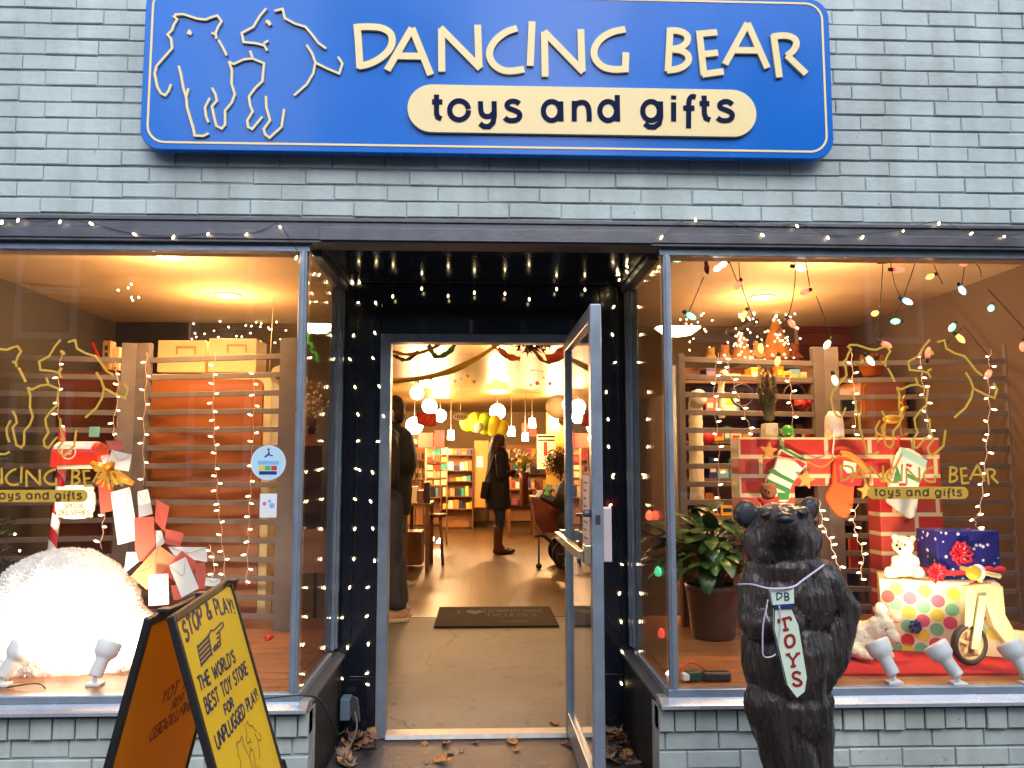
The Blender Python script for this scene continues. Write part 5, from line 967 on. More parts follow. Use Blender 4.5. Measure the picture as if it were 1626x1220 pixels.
plush('plush_lamb', 'white fluffy plush lamb lying on the red carpet beside the spotted gift box', [('b', pp(1372, 1010, Yb, .05), (36 * s_, 26 * s_, 24 * s_)), ('b', pp(1350, 1028, Yb, .03), (24 * s_, 20 * s_, 16 * s_)), ('b', pp(1395, 1000, Yb, .0), (20 * s_, 18 * s_, 22 * s_)), ('c', pp(1404, 992, Yb, -.02), 14 * s_, pp(1420, 1014, Yb, -.05), 9 * s_), ('b', pp(1398, 968, Yb), (10 * s_, 10 * s_, 12 * s_)), ('c', pp(1385, 1032, Yb, -.02), 9 * s_, pp(1412, 1040, Yb, -.06), 8 * s_), ('c', pp(1360, 1036, Yb, -.03), 9 * s_, pp(1380, 1042, Yb, -.08), 8 * s_)], fur_w,
      [('eye', pp(1407, 1000, Yb, -.062), .004, m_eye), ('ear', pp(1423, 981, Yb, -.01), (.03, .014, .024), M('pink_plush_ear', (.75, .36, .26), .9)), ('collar', pp(1400, 1018, Yb, -.05), (.016, .012, .012), felt_r)], pp(1380, 1048, Yb), .006)
# gift boxes
def on_plane(px, py, O, n): d = ray(px, py); return CL + d * ((O - CL).dot(n) / d.dot(n))
gL = at(1399, 985, .66); gu = Vector((math.cos(R_(24)), -math.sin(R_(24)), 0)); gn = Vector((-gu.y * -1, -gu.x, 0)); gn = Vector((gu.y, -gu.x, 0)); GO = Vector((gL.x, gL.y, PZ + .012))
gR = on_plane(1592, 985, GO, gn); GW = (gR - GO).dot(gu); gz = on_plane(1460, 922, GO, gn).z; GF = (GO, gu, Vector((0, 0, 1)), gn); gx0 = GO.x; gx1 = gR.x
gb = thing('gift_box', 'large cream gift box with pink, green and yellow spots on the red carpet', 'gift box', GO + gu * GW / 2 - gn * .15)
b = MB(); b.prism([(0, 0), (GW, 0), (GW, gz - GO.z), (0, gz - GO.z)], GF, -.32, 0); b.build('box', M('cream_gift_wrap', (.84, .74, .46), .5), gb, bev=.004)
Z8 = lambda u, v: (1320 + u / 5.314, 900 + v / 5.314)
def g2(u, v): p_ = on_plane(*Z8(u, v), GO, gn); return ((p_ - GO).dot(gu), p_.z - GO.z)
rdot = (g2(56, 500)[0] - g2(0, 500)[0]) * .98
for k_, (mm, L) in enumerate(((M('pink_spot', (.72, .10, .17), .5), [(663, 265), (900, 290), (775, 455), (1005, 475), (885, 655)]), (M('red_spot', (.68, .03, .03), .5), [(645, 620), (478, 250)]), (M('green_spot', (.20, .55, .30), .5), [(548, 310), (778, 338), (1020, 365), (645, 500), (890, 530), (760, 695), (540, 675)]), (M('yellow_spot', (.82, .62, .06), .5), [(550, 190), (790, 205), (1030, 230), (655, 385), (895, 410), (775, 575), (640, 700)]))):
    for u, v in L: b = MB(); c_ = g2(u, v); b.prism(circ(c_[0], c_[1], rdot, 22), GF, .0003, .0012); b.build('spot', mm, gb)
for u, v, mm in ((1150, 250, 'green_spot'), (1270, 270, 'yellow_spot'), (1260, 400, 'pink_spot'), (1380, 300, 'pink_spot'), (1140, 400, 'yellow_spot'), (1250, 545, 'green_spot'), (1370, 560, 'yellow_spot'), (1130, 690, 'yellow_spot')): b = MB(); c_ = g2(u, v); b.prism(circ(c_[0], c_[1], rdot, 22), GF, .0003, .0012); b.build('spot', bpy.data.materials[mm], gb)
b = MB(); c_ = on_plane(*Z8(705, 500), GO, gn) + gn * .014
for i in range(7): a_ = i * .9; b.tube([c_, c_ + Vector((.022 * math.cos(a_), -.012, .026 * math.sin(a_))), c_ + Vector((.03 * math.cos(a_ + .6), 0, .03 * math.sin(a_ + .6)))], .006, 6)
tag(b.build('gift_bow', navy), 'small navy bow stuck on the front of the spotted gift box', 'bow')
m_lidmark = M('brown_marks', (.25, .12, .05), .6)
b = MB(); r3 = random.Random(4)
for i in range(26): q_ = GO + gu * r3.uniform(.01, GW - .01) - gn * r3.uniform(.01, .14); x, y = q_.x, q_.y; a_ = r3.uniform(0, 3); d = Vector((math.cos(a_), math.sin(a_), 0)) * .008; b.tube([Vector((x, y, gz + .0012)) - d, Vector((x, y, gz + .0012)) + d], .0012, 4)
b.build('lid_pattern', m_lidmark, gb)
Yb = GBY + .17; s_ = .0030
plush('plush_polar_bear', 'white plush polar bear sitting on the spotted gift box', [('b', pp(1434, 866, Yb), (17 * s_, 16 * s_, 16 * s_)), ('b', pp(1430, 872, Yb, -.045), (9 * s_, 8 * s_, 7 * s_)), ('b', pp(1420, 853, Yb), 5.5 * s_), ('b', pp(1449, 855, Yb), 5.5 * s_), ('b', pp(1437, 895, Yb), (17 * s_, 16 * s_, 22 * s_)), ('c', pp(1423, 888, Yb, -.03), 7 * s_, pp(1419, 907, Yb, -.05), 6 * s_), ('c', pp(1452, 888, Yb, -.03), 7 * s_, pp(1455, 907, Yb, -.05), 6 * s_), ('c', pp(1425, 908, Yb), 9 * s_, pp(1413, 909, Yb, -.07), 9 * s_), ('c', pp(1448, 908, Yb), 9 * s_, pp(1459, 909, Yb, -.07), 9 * s_)], fur_w, [('eye', pp(1424, 866, Yb, -.047), .006, m_eye), ('eye', pp(1437, 866, Yb, -.05), .005, m_eye), ('nose', pp(1429, 872, Yb, -.072), .008, m_eye)], pp(1437, 916, Yb))
nY = GBY + .10; n0 = at(1489, 880, nY).x; n1 = at(1588, 880, nY).x; nt_ = at(1540, 843, nY).z
def star_wrap():
    m = M('navy_star_wrap', (.02, .018, .16), .35); n, l, p = nt(m); tc = n.new('ShaderNodeTexCoord'); v = n.new('ShaderNodeTexVoronoi'); v.inputs['Scale'].default_value = 26; l.new(tc.outputs['Object'], v.inputs['Vector']); r = n.new('ShaderNodeValToRGB'); r.color_ramp.interpolation = 'EASE'
    r.color_ramp.elements[0].position = .16; r.color_ramp.elements[0].color = (.75, .72, .8, 1); r.color_ramp.elements[1].position = .24; r.color_ramp.elements[1].color = (.022, .02, .18, 1); l.new(v.outputs['Distance'], r.inputs['Fac']); l.new(r.outputs['Color'], p.inputs['Base Color']); return m
ng = thing('gift_box', 'navy blue gift box with white stars standing on the spotted box', 'gift box', ((n0 + n1) / 2, nY + .09, gz + .003)); b = MB(); b.box((n0, nY, gz + .003), (n1, nY + .19, nt_)); b.build('box', star_wrap(), ng, bev=.003)
b = MB(); b.box((n0 - .002, nY - .002, gz + .02), (n1 + .002, nY + .192, gz + .045)); b.build('ribbon', felt_r, ng)
def bow(c, r, label, mat=None, n_=10, thingy=True):
    b = MB()
    for i in range(n_):
        a_ = 2 * math.pi * i / n_; d = Vector((math.cos(a_), -.35, math.sin(a_))); s2 = Vector((-math.sin(a_), 0, math.cos(a_))); f = rng.uniform(.75, 1.05)
        b.tube([c, c + (d + s2 * .35) * r * .7 * f, c + d * r * f, c + (d - s2 * .35) * r * .7 * f, c + Vector((0, -.006, 0))], [.006, .009, .007, .009, .006], 6)
    tag(b.build('ribbon_bow', mat or M('shiny_red_ribbon', (.60, .015, .03), .25)), label, 'bow', 'red gift bows')
m_rr = M('shiny_red_ribbon', (.60, .015, .03), .25)
bow(at(1523, 879, nY - .012), .062, 'red ribbon bow on the front of the navy star box', m_rr); bow(at(1486, 908, nY - .02), .05, 'red ribbon bow lying between the polar bear and the navy box', m_rr); bow(at(1552, 938, .36), .058, 'red ribbon bow tied on the front of the toy scooter', m_rr)
b = MB(); 
for px in (1570, 1588): b.ball(at(px, 905, GBY + .05), (.028, .02, .018), n=10, m=7)
b.tube([at(1560, 907, GBY + .05), at(1596, 905, GBY + .05)], .011, 8); tag(b.build('toy_dumbbell', felt_r), 'red round ended toy lying on the spotted box below the navy box', 'toy')
# carpet
b = MB(); cx0 = at(1300, 1050, .3).x; b.prism([(cx0, .21), (3.0, .17), (3.0, 1.0), (cx0 + .15, 1.0)], (Vector((0, 0, 0)), Vector((1, 0, 0)), Vector((0, 1, 0)), Vector((0, 0, 1))), PZ + .001, PZ + .011); tag(b.build('red_carpet', M('red_carpet_felt', (.48, .012, .012), .9, bump=.4, bs=120)), 'bright red carpet under the gift boxes and the toy scooter', 'carpet')
# toy scooter
sc_c = at(1539, 1023, .33); KY = .33
sco = thing('toy_scooter', 'cream wooden toy scooter with brown rubber wheels at the right photo edge', 'toy scooter', (sc_c.x, KY, PZ + .012)); m_sc = M('cream_scooter_paint', (.70, .64, .33), .4, var=.04, vs=6); m_tyre = M('brown_rubber', (.035, .022, .016), .7); m_rim = M('tan_plywood', (.62, .42, .22), .5, var=.08, vs=10)
wr_ = sc_c.z - PZ - .012
def wheel(c, yaw, par):
    M3 = Euler((R_(90), 0, yaw)).to_matrix(); rr_ = wr_; b = MB(); b.lathe([(rr_ * .80, -.016), (rr_ * .93, -.018), (rr_, -.010), (rr_, .010), (rr_ * .93, .018), (rr_ * .80, .016), (rr_ * .80, -.016)], c, 36, M3); tyre = b.build('tyre', m_tyre, par)
    b = MB(); b.lathe([(rr_ * .66, -.008), (rr_ * .79, -.008), (rr_ * .79, .008), (rr_ * .66, .008), (rr_ * .66, -.008)], c, 36, M3); b.lathe([(.0001, -.012), (rr_ * .2, -.012), (rr_ * .2, .012), (.0001, .012)], c, 20, M3)
    for i in range(5): a_ = 2 * math.pi * i / 5 + .3; d = M3 @ Vector((math.cos(a_), math.sin(a_), 0)); b.tube([c + d * rr_ * .18, c + d * rr_ * .7], .011, 6)
    b.build('rim', m_rim, tyre)
wheel(sc_c, R_(12), sco); rear = sc_c + Vector((.62, .02, 0)); wheel(rear, 0, sco)
fr = XZ(KY)
for dy in (-.034, .034): b = MB(); b.prism([p2(1547, 944, KY), p2(1560, 944, KY), p2(1546, 1030, KY), p2(1534, 1028, KY)], XZ(KY + dy), -.006, .006); b.build('fork', m_sc, sco, bev=.003)
b = MB(); b.prism([p2(1530, 930, KY), p2(1564, 926, KY), p2(1556, 985, KY), p2(1528, 1000, KY)], XZ(KY - .0), -.02, .02); b.build('front_shield', m_sc, sco, bev=.004)
body = [p2(x, y, KY) for x, y in ((1562, 925), (1588, 930), (1592, 975), (1606, 1000), (1640, 1004))] + [(rear.x, rear.z + .1), (rear.x + .05, rear.z + .05)] + [(rear.x - .05, rear.z - .03)] + [p2(x, y, KY) for x, y in ((1640, 1030), (1596, 1025), (1574, 995), (1562, 960))]
b = MB(); b.prism(body, XZ(KY), -.024, .024); b.build('frame', m_sc, sco, bev=.006)
b = MB(); b.box((rear.x - .16, KY - .05, rear.z + .14), (rear.x + .12, KY + .05, rear.z + .18)); b.box((rear.x - .02, KY - .03, rear.z + .06), (rear.x + .03, KY + .03, rear.z + .1395)); b.build('saddle', M('brown_saddle', (.10, .04, .02), .5), sco, bev=.012)
hp = at(1556, 912, KY); b = MB(); b.tube([hp + Vector((0, -.14, .01)), hp + Vector((0, .14, .01))], .010, 8); b.tube([hp + Vector((0, 0, .01)), hp + Vector((0, 0, -.07))], .012, 8); b.build('handlebar', m_sc, sco)
b = MB(); b.ball(at(1546, 910, KY - .05), (.032, .03, .032)); b.build('headlamp', M('yellow_headlamp', (.80, .45, .03), .3), sco); b = MB(); b.ball(at(1553, 909, KY - .03), (.032, .03, .036)); b.build('headlamp_shell', white, sco)
flood(1420, 1086, -.35, 28, 'white flood lamp in front of the plush lamb', at(1330, 735, .95), 36); flood(1522, 1088, -.55, 24, 'white flood lamp between the plush lamb and the scooter wheel', at(1420, 760, .95), 40); flood(1634, 1088, -.35, 3, 'white flood lamp at the right photo edge beside the scooter', at(1560, 900, .7))
# potted plant
py0 = atz(1133, 1013, PZ); pl = thing('potted_plant', 'peace lily with drooping dark green leaves in a brown pot inside the right window', 'potted plant', py0); m_pot = M('brown_pot', (.085, .045, .03), .4, var=.1, vs=8)
prd = .135; b = MB(); b.lathe([(prd * .72, 0), (prd * .8, .01), (prd, .24), (prd * 1.04, .245), (prd * 1.04, .275), (prd * .95, .275), (prd * .93, .24)], py0, 30); b.build('pot', m_pot, pl)
b = MB(); b.lathe([(.0001, .235), (prd * .93, .235)], py0, 24); b.build('soil', m_dark, pl); b = MB(); b2 = MB(); r5 = random.Random(8)
for i in range(120):
    a_ = r5.uniform(0, 6.283); out = r5.uniform(.10, .36); up = r5.uniform(.06, .34) * (1.35 - out * 2.2); base = py0 + Vector((r5.uniform(-.05, .05), r5.uniform(-.05, .05), .24)); d = Vector((math.cos(a_), math.sin(a_) * .8, 0)); L = r5.uniform(.15, .25); w_ = L * r5.uniform(.18, .27)
    k0 = base + d * out * .62 + Vector((0, 0, up + .05)); b2.tube(smooth([base, base + d * out * .28 + Vector((0, 0, up * .75 + .04)), k0], 4), .0028, 5); side = Vector((-d.y, d.x, 0)).normalized(); droop = r5.uniform(.2, 1.5); vs = []
    n_ = 7; ps = k0.copy(); el = r5.uniform(.1, .8)
    for j in range(n_ + 1):
        t_ = j / n_; hw_ = w_ * math.sin(math.pi * min(1, t_ * .93 + .05)) ** .8 * (1 - .25 * t_); dirn = (d * math.cos(el - droop * t_ * 1.5) + Vector((0, 0, 1)) * math.sin(el - droop * t_ * 1.5)); nrm = dirn.cross(side); vs += [ps - side * hw_ + nrm * hw_ * -.25, ps, ps + side * hw_ + nrm * hw_ * -.25]; ps = ps + dirn * L / n_
    b.add(vs, [f for j in range(n_) for f in ((j * 3, j * 3 + 1, j * 3 + 4, j * 3 + 3), (j * 3 + 1, j * 3 + 2, j * 3 + 5, j * 3 + 4))], True)
b2.build('stems', M('plant_stem', (.07, .12, .03), .5), pl); b.build('leaves', M('lily_leaf', (.045, .105, .022), .3, var=.35, vs=5), pl)
# power strip
pc = atz(1122, 1084, PZ); t = thing('power_strip', 'dark power strip with small plugs lying on the floor in the right window corner', 'power strip', pc); b = MB(); b.box((pc.x - .01, pc.y, PZ + .001), (pc.x + .105, pc.y + .055, PZ + .038)); b.build('body', M('dark_grey_plastic', (.03, .03, .03), .4), t, bev=.008)
b = MB(); b.cbox((pc.x - .05, pc.y + .02, PZ + .022), (.065, .04, .04), (0, 0, .2)); b.build('plug', M('dark_green_plastic', (.02, .06, .04), .4), t, bev=.006); b = MB(); b.cbox((pc.x - .085, pc.y + .01, PZ + .022), (.03, .035, .03), (0, 0, .1)); b.build('plug', white, t, bev=.006)
b = MB(); b.tube(smooth([(pc.x - .1, pc.y + .02, PZ + .02), (pc.x - .08, pc.y + .06, PZ + .05), (pc.x - .03, pc.y + .08, PZ + .06), (pc.x + .02, pc.y + .07, PZ + .03)], 5), .004, 6); b.build('cord', red, t)
# ornaments on the fireplace top
def on_top(px, Y=FY + .05): return Vector((at(px, 690, Y).x, Y, FT + .0015))
c = on_top(1222); t = thing('cone_tree', 'tall olive brown cone shaped tree on a cream block on the toy fireplace', 'ornament', c); b = MB(); b.box((c.x - .035, c.y - .035, c.z), (c.x + .035, c.y + .035, c.z + .075)); b.build('block', cream, t, bev=.004); b = MB()
for i in range(700):
    f = rng.random(); zz = c.z + .08 + f * .30; r_ = .048 * math.sin(math.pi * min(1, .18 + .82 * (1 - f))) ** .8; a_ = rng.uniform(0, 6.28); p0 = Vector((c.x - .012 * f + r_ * math.cos(a_) * .7, c.y + r_ * math.sin(a_) * .7, zz)); e2 = Vector((math.cos(a_), math.sin(a_), .9)).normalized(); sd = e2.orthogonal().normalized() * .004; b.add([p0 - sd, p0 + sd, p0 + e2 * .028], [(0, 1, 2)])
b.lathe([(.001, .075), (.03, .1), (.03, .2), (.012, .33), (.001, .37)], c, 10); b.build('needles', M('olive_needles', (.10, .075, .02), .7, var=.4, vs=20), t)
c = on_top(1251); b = MB(); b.ball(c + Vector((0, 0, .034)), .034); tag(b.build('green_bauble', M('green_glass_bauble', (.05, .32, .04), .2)), 'shiny green bauble on the toy fireplace beside the cone tree', 'bauble')
c = on_top(1325); b = MB(); b.lathe([(.001, .145), (.025, .14), (.045, .11), (.05, .07), (.05, .0)], c, 24); tag(b.build('glass_dome', M('frosted_glass', (.62, .52, .50), .3, bump=.5, bs=60)), 'frosted pinkish glass dome on the toy fireplace', 'dome')
c = on_top(1418); t = thing('gold_reindeer', 'small gold wire reindeer on rockers standing on the toy fireplace', 'ornament', c); mg = M('gold_wire', (.70, .38, .05), .3, .6); b = MB(); b.tube(smooth([c + Vector((-.09, 0, .03)), c + Vector((-.05, 0, .008)), c + Vector((.03, 0, .006)), c + Vector((.10, 0, .035))], 4), .006, 8); b.build('rocker', mg, t)
b = MB(); b.ball(c + Vector((0, 0, .10)), (.055, .022, .024)); b.tube([c + Vector((.045, 0, .105)), c + Vector((.065, 0, .16)), c + Vector((.09, 0, .165))], [.016, .012, .008], 8); b.build('body', mg, t)
for x in (-.04, .04): b = MB(); b.tube([c + Vector((x, 0, .09)), c + Vector((x * 1.2, 0, .01))], .006, 6); b.build('leg', mg, t)
b = MB(); b.tube(smooth([c + Vector((.066, 0, .165)), c + Vector((.06, 0, .2)), c + Vector((.075, 0, .23))], 3), .003, 5); b.tube(smooth([c + Vector((.062, 0, .18)), c + Vector((.045, 0, .2)), c + Vector((.04, 0, .225))], 3), .003, 5); b.build('antlers', mg, t)
# coloured bulb strings just behind the glass
CB = {'w': (1, .86, .62), 'r': (1, .10, .05), 'o': (1, .42, .10), 'y': (1, .72, .18), 'g': (.12, .9, .40), 'b': (.25, .65, 1), 'R': (.5, .01, .01), 'K': (.03, .04, .05)}
CYs = .16; t = thing('coloured_string_lights', 'big coloured bulbs on dark wires hung zigzag inside the right window', 'string lights', at(1300, 400, CYs)); b = MB()
for i, ln in enumerate(((240, 148, 300, 172, 318, 190, 345, 170, 378, 148), (305, 260, 240, 410, 205, 460), (400, 165, 412, 200, 447, 290), (447, 148, 460, 290, 510, 430), (680, 148, 680, 290, 655, 415, 605, 490), (720, 148, 742, 300), (770, 340, 830, 500, 860, 540), (1045, 148, 1038, 290, 1025, 430, 1000, 545), (1070, 148, 1092, 290, 1135, 365), (1185, 150, 1140, 310, 1100, 400, 1030, 510), (1243, 168, 1290, 290), (1400, 155, 1440, 220, 1450, 260), (1380, 220, 1368, 300), (1475, 310, 1560, 400, 1640, 490), (1375, 460, 1490, 600), (1310, 530, 1370, 470))):
    P = [at(*E6(ln[j], ln[j + 1]), CYs + .01 + .004 * (i % 3)) for j in range(0, len(ln), 2)]
    if ln[1] < 172: P = [Vector((P[0].x, P[0].y, P[0].z + .22))] + P
    b.tube(smooth(P, 5), .0022, 5)
b.build('wire', M('dark_brown_wire', (.05, .02, .012), .5), t)
mats = {k_: EM('colour_bulb_' + k_, {'w': (1, .9, .75), 'r': (1, .17, .09), 'o': (1, .42, .12), 'y': (1, .80, .35), 'g': (.30, 1, .55), 'b': (.50, .85, 1)}[k_], 3.0 if k_ in 'wy' else 1.5) for k_, v in CB.items() if k_ not in 'RK'}
rims = {k_: EM('colour_cap_' + k_, v, 1.0) for k_, v in CB.items() if k_ not in 'RK'}
mats['R'] = M('unlit_red_bulb', (.45, .012, .01), .2); mats['K'] = M('unlit_dark_bulb', (.03, .035, .04), .25); rims['R'] = mats['R']; rims['K'] = mats['K']; m_sock = M('dark_socket', (.02, .03, .02), .5)
for u, v, k_, dx, dz in ((195, 187, 'g', 1, 0), (318, 225, 'R', 0, -1), (365, 222, 'w', -.8, -.5), (385, 208, 'w', -.8, -.5), (447, 293, 'r', -.4, -.6), (470, 415, 'o', -.6, -.8), (250, 420, 'g', .6, -.5), (700, 222, 'w', .8, -.3), (722, 322, 'r', -.9, -.4), (667, 450, 'r', .4, -.8), (540, 552, 'o', 0, -1), (610, 605, 'o', -.3, -.9), (815, 537, 'y', -.7, -.8), (845, 683, 'y', .1, -1), (1030, 195, 'K', -1, 0), (1105, 230, 'r', 1, -.1), (1160, 153, 'w', -1, .1), (1143, 360, 'b', .3, -.3), (1012, 410, 'o', -.5, -.2), (1097, 443, 'g', -1, -.1), (1240, 258, 'o', -.9, -.4), (1380, 203, 'r', -.9, -.4), (1370, 313, 'b', .1, -.6), (1490, 388, 'g', -.3, -.3), (1330, 467, 'g', -.7, -.7), (1362, 512, 'o', .5, -.8), (1055, 538, 'r', .8, -.5), (990, 603, 'y', .5, -.9), (1230, 575, 'r', 0, 1), (1480, 658, 'r', -.6, -.7), (1620, 545, 'r', -.3, -.8)):
    c_ = at(*E6(u, v), CYs); d = Vector((dx, -.35, dz)).normalized(); q3 = d.to_track_quat('Z', 'Y').to_matrix(); b = MB(); b.lathe([(.009, -.014), (.0122, -.004), (.013, .005), (.0105, .016), (.005, .026), (.0005, .029)], c_, 14, q3); bl = b.build('bulb', mats[k_], t)
    b = MB(); b.lathe([(.0088, -.0185), (.0104, -.014), (.0098, -.0108)], c_, 14, q3); b.build('colour_collar', rims[k_], bl); b = MB(); b.lathe([(.007, -.040), (.0082, -.035), (.0082, -.0186)], c_, 12, q3); b.build('socket', m_sock, bl)
c_ = at(1050, 877, .2)
for (px, py, k_, lb) in ((1031, 821, 'r', 'red'), (1045, 910, 'g', 'green'), (1050, 1008, 'r', 'red'), (1062, 1076, 'w', 'white')):
    c_ = at(px, py, .28); b = MB(); b.lathe([(.009, -.014), (.0155, -.004), (.0165, .006), (.013, .02), (.0005, .03)], c_, 14); tag(b.build('coloured_bulb', rims[k_] if k_ != 'w' else mats['w']), {821: 'small red bulb glowing inside the right side pane above the plant', 910: 'small green bulb glowing beside the plant in the right side pane', 1008: 'red bulb glowing low beside the plant pot in the right side pane', 1076: 'white bulb glowing at the bottom corner of the right side pane'}[py], 'bulb', 'coloured bulbs in the right side pane')
strand('fairy light strand hanging left of the toy fireplace, tall one', [(1140, 560), (1134, 620), (1138, 680), (1142, 740), (1140, 800), (1141, 850)], 1.26, 14)
strand('fairy light strand slanting across the toy shelves of the right window', [(1150, 555), (1158, 590), (1172, 630), (1185, 665), (1195, 690)], 1.2, 12)
strand('fairy light strand just left of the pale centre post of the right window', [(1254, 590), (1256, 630), (1260, 690)], 1.2, 14)
strand('fairy light strand hanging through the left gold bear outline', [(1352, 560), (1354, 600), (1358, 640), (1357, 690)], 1.2, 12)
strand('fairy light strand hanging through the middle of the gold lettering', [(1462, 555), (1464, 600), (1470, 640), (1474, 680), (1478, 695)], 1.2, 11)
strand('fairy light strand hanging at the right of the window down to the navy box', [(1573, 555), (1570, 600), (1571, 650), (1567, 710), (1562, 760), (1556, 810), (1548, 825), (1552, 840)], .7, 11)
strand('fairy light strand running down from the wooden bear\'s ear', [(1301, 795), (1306, 830), (1318, 860), (1330, 895), (1338, 920)], .8, 10)
strand('fairy light strand below the plain orange stocking', [(1362, 800), (1356, 825), (1360, 850), (1370, 880), (1366, 920)], .9, 10)
starfield('cluster of tiny lights glowing over the toy shelves of the right window', 85, 1078, 1272, 497, 575, 2.4, 3.0, 9)
# ================================================================== people in the shop
def pv(px, py, Y, dy=0): return at(px, py, Y + dy)
skin = M('skin', (.55, .32, .22), .5, sss=.1)
def hand(par, w, d, up, mat, curl=.9, s=1.0, left=False):
    """palm, four unequal curled fingers and a side thumb, wrist at w, pointing along d, palm normal up"""
    d = Vector(d).normalized(); up = Vector(up); up = (up - d * up.dot(d)).normalized(); sd = d.cross(up) * (-1 if left else 1); pr = [('c', w, .024 * s, w + d * .045 * s, .026 * s), ('b', w + d * .05 * s, .03 * s)]
    for i, (o_, L) in enumerate(((-.03, .062), (-.01, .072), (.01, .068), (.03, .054))):
        p0 = w + d * .075 * s + sd * o_ * s; a1 = curl * .5; p1 = p0 + (d * math.cos(a1) - up * math.sin(a1)) * L * .45 * s; a2 = curl * 1.4; p2_ = p1 + (d * math.cos(a2) - up * math.sin(a2)) * L * .35 * s; a3 = curl * 2.1; p3 = p2_ + (d * math.cos(a3) - up * math.sin(a3)) * L * .25 * s
        pr += [('c', w + d * .05 * s + sd * o_ * .8 * s, .011 * s, p0, .0098 * s), ('c', p0, .0095 * s, p1, .0088 * s), ('c', p1, .0088 * s, p2_, .008 * s), ('c', p2_, .008 * s, p3, .007 * s)]
    t0 = w + d * .03 * s - sd * .03 * s; t1 = t0 + (d * .8 - sd * .7 - up * .2).normalized() * .036 * s; t2 = t1 + (d * .9 - up * .5).normalized() * .03 * s; pr += [('c', t0, .012 * s, t1, .0105 * s), ('c', t1, .0105 * s, t2, .008 * s)]
    return blob(pr, .0045, 2, 'hand', mat, par)
# woman seen from behind and to the side, facing right, looking at what she holds
WY = 8.2; wf = pv(788, 880, WY).z; wx = pv(792, 800, WY).x
wom = thing('person', 'woman with long brown hair in black coat, jeans and brown boots inside the shop', 'person', (wx, WY, .1))
P = lambda x, y, z: Vector((wx + x, WY + y, .1 + z))
m_coat = M('black_coat', (.010, .010, .012), .8, bump=.2, bs=60); m_jean = M('dark_jeans', (.018, .026, .05), .8, bump=.15, bs=200); m_boot = M('brown_boots', (.10, .035, .018), .6, bump=.1, bs=60); m_hair = M('long_brown_hair', (.05, .018, .007), .5, bump=.6, bs=40, stretch=(4, 4, .4))
blob([('b', P(.0, .0, 1.52), (.078, .075, .105)), ('b', P(.045, .02, 1.50), (.055, .055, .075)), ('b', P(.095, .03, 1.505), (.018, .014, .018)), ('c', P(0, 0, 1.36), .052, P(.0, 0, 1.45), .05), ('c', P(.0, .0, 1.30), .09, P(0, 0, .9), .10), ('c', P(.0, -.07, .86), .085, P(.01, -.07, .48), .055), ('c', P(.01, -.07, .48), .056, P(-.02, -.06, .08), .042), ('c', P(.0, .08, .86), .085, P(.02, .08, .48), .055), ('c', P(.02, .08, .48), .056, P(.0, .09, .08), .042), ('b', P(.073, .04, 1.47), (.03, .03, .022)), ('b', P(.01, -.074, 1.515), (.014, .01, .026)), ('b', P(.01, .076, 1.515), (.014, .01, .026))], .011, 4, 'body', skin, wom)
blob([('c', P(-.01, -.09, 1.34), .085, P(-.01, .10, 1.34), .085), ('c', P(-.01, 0, 1.34), .15, P(-.02, 0, 1.0), .165), ('c', P(-.02, 0, 1.0), .165, P(-.01, 0, .62), .185), ('b', P(.07, 0, 1.18), (.09, .13, .10)), ('c', P(0, -.165, 1.33), .062, P(.02, -.19, 1.06), .05), ('c', P(.02, -.19, 1.06), .05, P(.215, -.07, 1.13), .038), ('c', P(0, .165, 1.33), .062, P(.03, .19, 1.06), .05), ('c', P(.03, .19, 1.06), .05, P(.215, .08, 1.13), .038)], .014, 4, 'coat', m_coat, wom, .010, (9, 9, 5), cut=.1 + .62)
for sy, dx in ((-.07, 0), (.08, .012)):
    blob([('c', P(.0 + dx, sy, .72), .092, P(.012 + dx, sy, .50), .070), ('c', P(.012 + dx, sy, .50), .070, P(-.012 + dx, sy, .30), .060)], .012, 2, 'jeans', m_jean, wom, .006, (14, 14, 10))
    blob([('c', P(-.012 + dx, sy, .36), .068, P(-.02 + dx, sy, .10), .056), ('c', P(-.035 + dx, sy, .052), .052, P(.10 + dx * 3, sy, .04), .042), ('b', P(.15 + dx * 3, sy, .034), (.05, .04, .034)), ('c', P(-.02 + dx, sy, .12), .055, P(.03 + dx, sy, .06), .05)], .010, 3, 'boot', m_boot, wom)
blob([('b', P(-.012, 0, 1.55), (.102, .10, .108)), ('b', P(.0, 0, 1.585), (.095, .088, .075)), ('b', P(-.05, 0, 1.46), (.088, .104, .13)), ('c', P(-.06, 0, 1.42), .088, P(-.085, -.0, 1.14), .06), ('c', P(-.035, -.07, 1.42), .045, P(-.06, -.085, 1.16), .028), ('c', P(-.03, .07, 1.42), .045, P(-.06, .085, 1.16), .028)], .011, 3, 'hair', m_hair, wom, .006, (40, 40, 4))
hand(wom, P(.225, -.065, 1.135), (1, .25, .15), (0, 0, 1), skin, 1.0, 1.0); hand(wom, P(.225, .075, 1.135), (1, -.2, .15), (0, 0, 1), skin, 1.0, 1.0, True)
b = MB(); b.cbox(P(.30, 0, 1.145), (.075, .15, .012), (0, R_(-25), 0)); tag(b.build('phone', black, bev=.003), 'small dark phone held in the hands of the long haired woman', 'phone')
bag = thing('handbag', 'black handbag hanging at the left hip of the long haired woman', 'bag', P(-.21, -.08, .78)); b = MB(); b.cbox(P(-.20, -.10, .88), (.10, .22, .24), (0, R_(8), 0)); b.build('body', m_coat, bag, bev=.025); b = MB(); b.tube(smooth([P(-.2, -.02, .98), P(-.15, .02, 1.2), P(-.06, -.10, 1.425), P(-.12, -.17, 1.2), P(-.2, -.16, .98)], 5), .009, 6); b.build('strap', black, bag)
